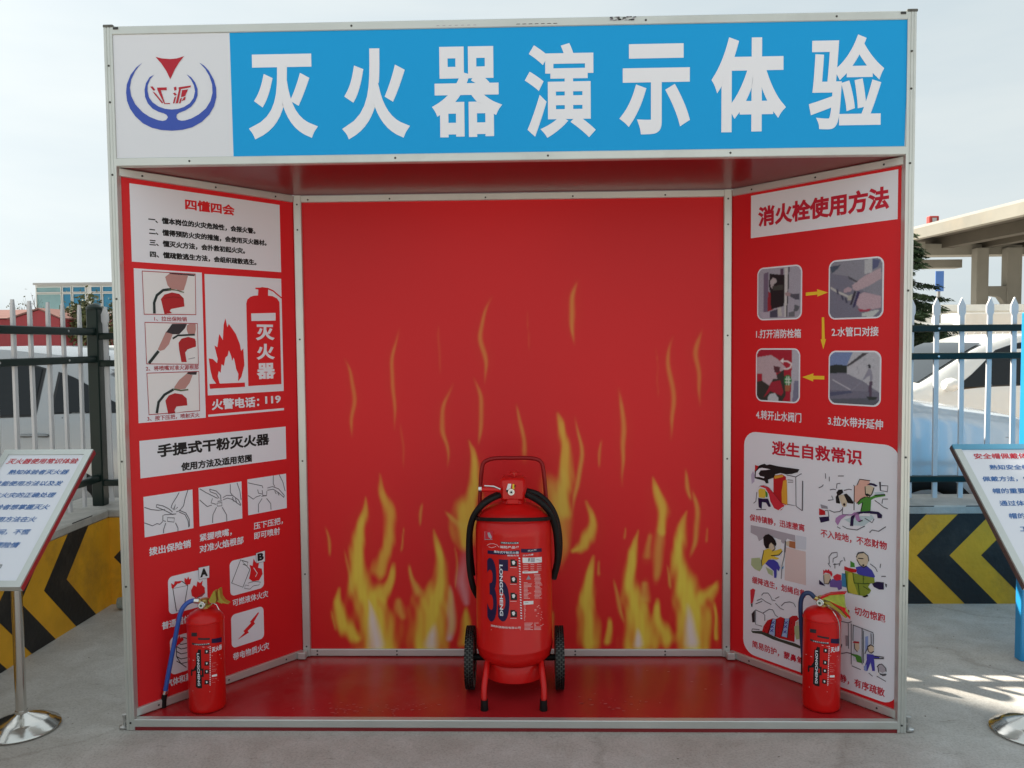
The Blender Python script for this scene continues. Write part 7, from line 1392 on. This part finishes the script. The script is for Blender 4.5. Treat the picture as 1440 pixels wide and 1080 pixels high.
ors = thing('orange_skip', 'orange metal skip standing beyond the silver car, left of the booth', 'skip', (-6.2, 8.3, 0))
ORM = mat('orange_paint', (.52, .22, .05), .5, noise=.15, scale=6, dirt=((.25, .12, .05), .5))
rbox(ors, 'body', 0, 2.2, 0, 1.4, 1.0, 1.31, ORM, .01); rbox(ors, 'rim', -.03, 2.23, -.03, 1.43, 1.311, 1.36, ORM, .01)
rbox(ors, 'chassis', .05, 2.1, .05, 1.3, .35, .72, mat('chassis_black', (.02, .02, .02), .6)); rbox(ors, 'bumper', -.05, 2.2, -.06, 1.4, .74, .93, mat('grey_white', (.55, .53, .5), .5), .02)
for k in range(5): rbox(ors, 'rib', .1 + k * .5, .16 + k * .5, -.03, -.001, .97, 1.29, ORM)
# further parked cars between the fence rails
index_children()
fc = car('parked_car', 'small white car far behind the left fence, left of the corner post', 'car', (-14.2, 19.0, 0), .1, WCAR, L=4.4, H=1.48, style='sedan')
fc2 = car('parked_car', 'dark grey car in the far car park behind the left fence', 'car', (-24, 23.0, 0), -.05, mat('dark_grey_car', (.05, .055, .06), .25, coat=.6), L=4.4, H=1.5, style='hatch')
fc3 = car('parked_car', 'white hatchback in the far car park beside the dark grey car', 'car', (-20.5, 24.0, 0), .05, WCAR, L=4.2, H=1.45, style='hatch')

# unseen block added left of frame to shade this end of the yard
blk = thing('shade_block', 'tall plain block added out of view on the left to shade the yard', 'building', (-14.5, 8.5, 0))
rbox(blk, 'wall', 0, 3.42, 0, 3.2, 0, 16.5, mat('render_grey', (.40, .40, .39), .8, noise=.05, scale=1))
for i in range(5):
    for j in range(1):
        rbox(blk, 'window', 3.421, 3.45, .9, 2.3, 1.2 + i * 3.1, 2.7 + i * 3.1, GB[2])

# ------------------------------------------------------------------ trees
BARK = mat('bark', (.07, .05, .035), .9, noise=.3, scale=12)
def leaf_mat(name, c1, c2):
    m = mat(name, c1, .75, spec=.12); n = m.node_tree.nodes; L = m.node_tree.links
    gi = n.new('ShaderNodeNewGeometry'); rp = n.new('ShaderNodeValToRGB'); e = rp.color_ramp.elements
    e[0].color = (*c1, 1); e[1].color = (*c2, 1); L.new(gi.outputs['Random Per Island'], rp.inputs[0]); L.new(rp.outputs[0], n['Principled BSDF'].inputs['Base Color']); return m
SPR = leaf_mat('spruce_needles', (.018, .035, .018), (.055, .085, .04)); OLV = leaf_mat('dusty_leaves', (.06, .075, .03), (.14, .14, .07))
def spruce(label, x, y, h, rad, seed):
    rs = random.Random(seed); t = thing('spruce_tree', label, 'tree', (x, y, 0))
    MB().tube([(0, 0, 0), (0, 0, h * .5), (0, 0, h)], [.12, .08, .015], 8).build('trunk', BARK, t)
    v = []; f = []; lm = MB()
    z = .8
    while z < h - .05:
        n_ = 8; rr = rad * (1 - z / h) ** .75 + .08
        for k in range(n_):
            a = rs.uniform(0, 6.283); Lb = rr * rs.uniform(.75, 1.12); zz_ = z + rs.uniform(-.1, .1); dr = Vector((math.cos(a), math.sin(a), 0)); sd = Vector((-dr.y, dr.x, 0))
            pts = [Vector((0, 0, zz_)) + dr * (Lb * s_) + Vector((0, 0, -.22 * Lb * s_ * s_ + .10 * Lb * s_ ** 4)) for s_ in (0, .3, .6, .85, 1)]
            lm.tube(pts, [.02, .014, .009, .005, .002], 4)
            m_ = int(10 + Lb * 20)
            for i in range(m_):
                s_ = .12 + .88 * i / m_; p = Vector((0, 0, zz_)) + dr * (Lb * s_) + Vector((0, 0, -.22 * Lb * s_ * s_ + .10 * Lb * s_ ** 4)); wd = .30 * Lb * (1 - s_) + .10
                for sg in (-1, 1):
                    for j in range(5):
                        q = p + sd * sg * wd * j / 5 + dr * .05 * j + Vector((0, 0, -.035 * j * wd * 4)) + Vector([rs.uniform(-.03, .03) for _ in range(3)])
                        e_ = (sd * sg * .10 + dr * .06 + Vector((0, 0, rs.uniform(-.07, -.01)))); pe = Vector((rs.uniform(-1, 1), rs.uniform(-1, 1), rs.uniform(.2, 1))).normalized() * .020
                        b_ = len(v); v += [q - pe, q + pe, q + e_]; f.append((b_, b_ + 1, b_ + 2))
        z += .22
    lm.build('branches', BARK, t)
    me = bpy.data.meshes.new('crown'); me.from_pydata([tuple(p) for p in v], [], f); me.materials.append(SPR); o = bpy.data.objects.new('crown', me); COL.objects.link(o); o.parent = t
    return t
spruce('dark spruce tree with drooping branches beside the booth right post, in front of the viaduct', 8.75, 16.8, 4.05, 2.0, 3)
def leafy(label, x, y, h, rad, nleaf, seed, twig=.0, name='tree', m_=OLV, ls=.10):
    rs = random.Random(seed); t = thing(name, label, 'tree', (x, y, 0)); tr_ = MB(); tips = []
    def grow(p, d, L_, r_, lev):
        pts = [p]; q = p
        for k in range(4): d = (d + Vector([rs.uniform(-.22, .22) for _ in range(3)]) + Vector((0, 0, .04))).normalized(); q = q + d * L_ / 4; pts.append(q)
        tr_.tube(pts, [r_, r_ * .85, r_ * .7, r_ * .55, r_ * .4], 5 if lev else 8, cap=False)
        if lev >= 3: tips.extend(pts[1:]); return
        for k in range(4 if lev else 6):
            nd = (d + Vector((rs.uniform(-1, 1), rs.uniform(-1, 1), rs.uniform(-.2, .8))) * .9).normalized(); grow(pts[rs.randint(2, 4)], nd, L_ * rs.uniform(.5, .75), r_ * .5, lev + 1)
    grow(Vector((0, 0, 0)), Vector((0, 0, 1)), h * .45, .012 * h + .02, 0)
    tr_.build('trunk', BARK, t)
    if nleaf:
        v = []; f = []
        for i in range(nleaf):
            c = rs.choice(tips) + Vector([rs.gauss(0, .16 * rad) for _ in range(3)])
            a = Vector([rs.uniform(-1, 1) for _ in range(3)]).normalized(); b2 = a.cross(Vector([rs.uniform(-1, 1) for _ in range(3)])).normalized(); s_ = ls * rs.uniform(.6, 1.2)
            b_ = len(v); v += [c - a * s_, c + b2 * s_ * .5, c + a * s_, c - b2 * s_ * .5]; f.append((b_, b_ + 1, b_ + 2, b_ + 3))
        me = bpy.data.meshes.new('crown'); me.from_pydata([tuple(p) for p in v], [], f); me.materials.append(m_); o = bpy.data.objects.new('crown', me); COL.objects.link(o); o.parent = t
    return t
leafy('small dusty-green tree in front of the blue glazed office, left of the booth', -22.5, 38, 4.3, 1.5, 2600, 11, ls=.13)
leafy('thin bare-branched tree above the red shed roof, nearer the photo edge', -30.3, 46, 4.9, 1.2, 120, 5, ls=.08)
leafy('thin bare-branched tree between the red shed and the office', -28.2, 47, 4.7, 1.2, 160, 6, ls=.08)
leafy('sparse olive tree behind the office tree, half hidden by the booth post', -21.6, 39, 4.6, 1.5, 1200, 12, ls=.12)
leafy('low bush on the horizon under the viaduct cap beam', 23.6, 43, 3.5, 1.2, 1200, 21, ls=.12, name='bush')
leafy('low bush on the horizon between the viaduct columns', 31.5, 55, 4.0, 1.3, 1200, 22, ls=.12, name='bush')
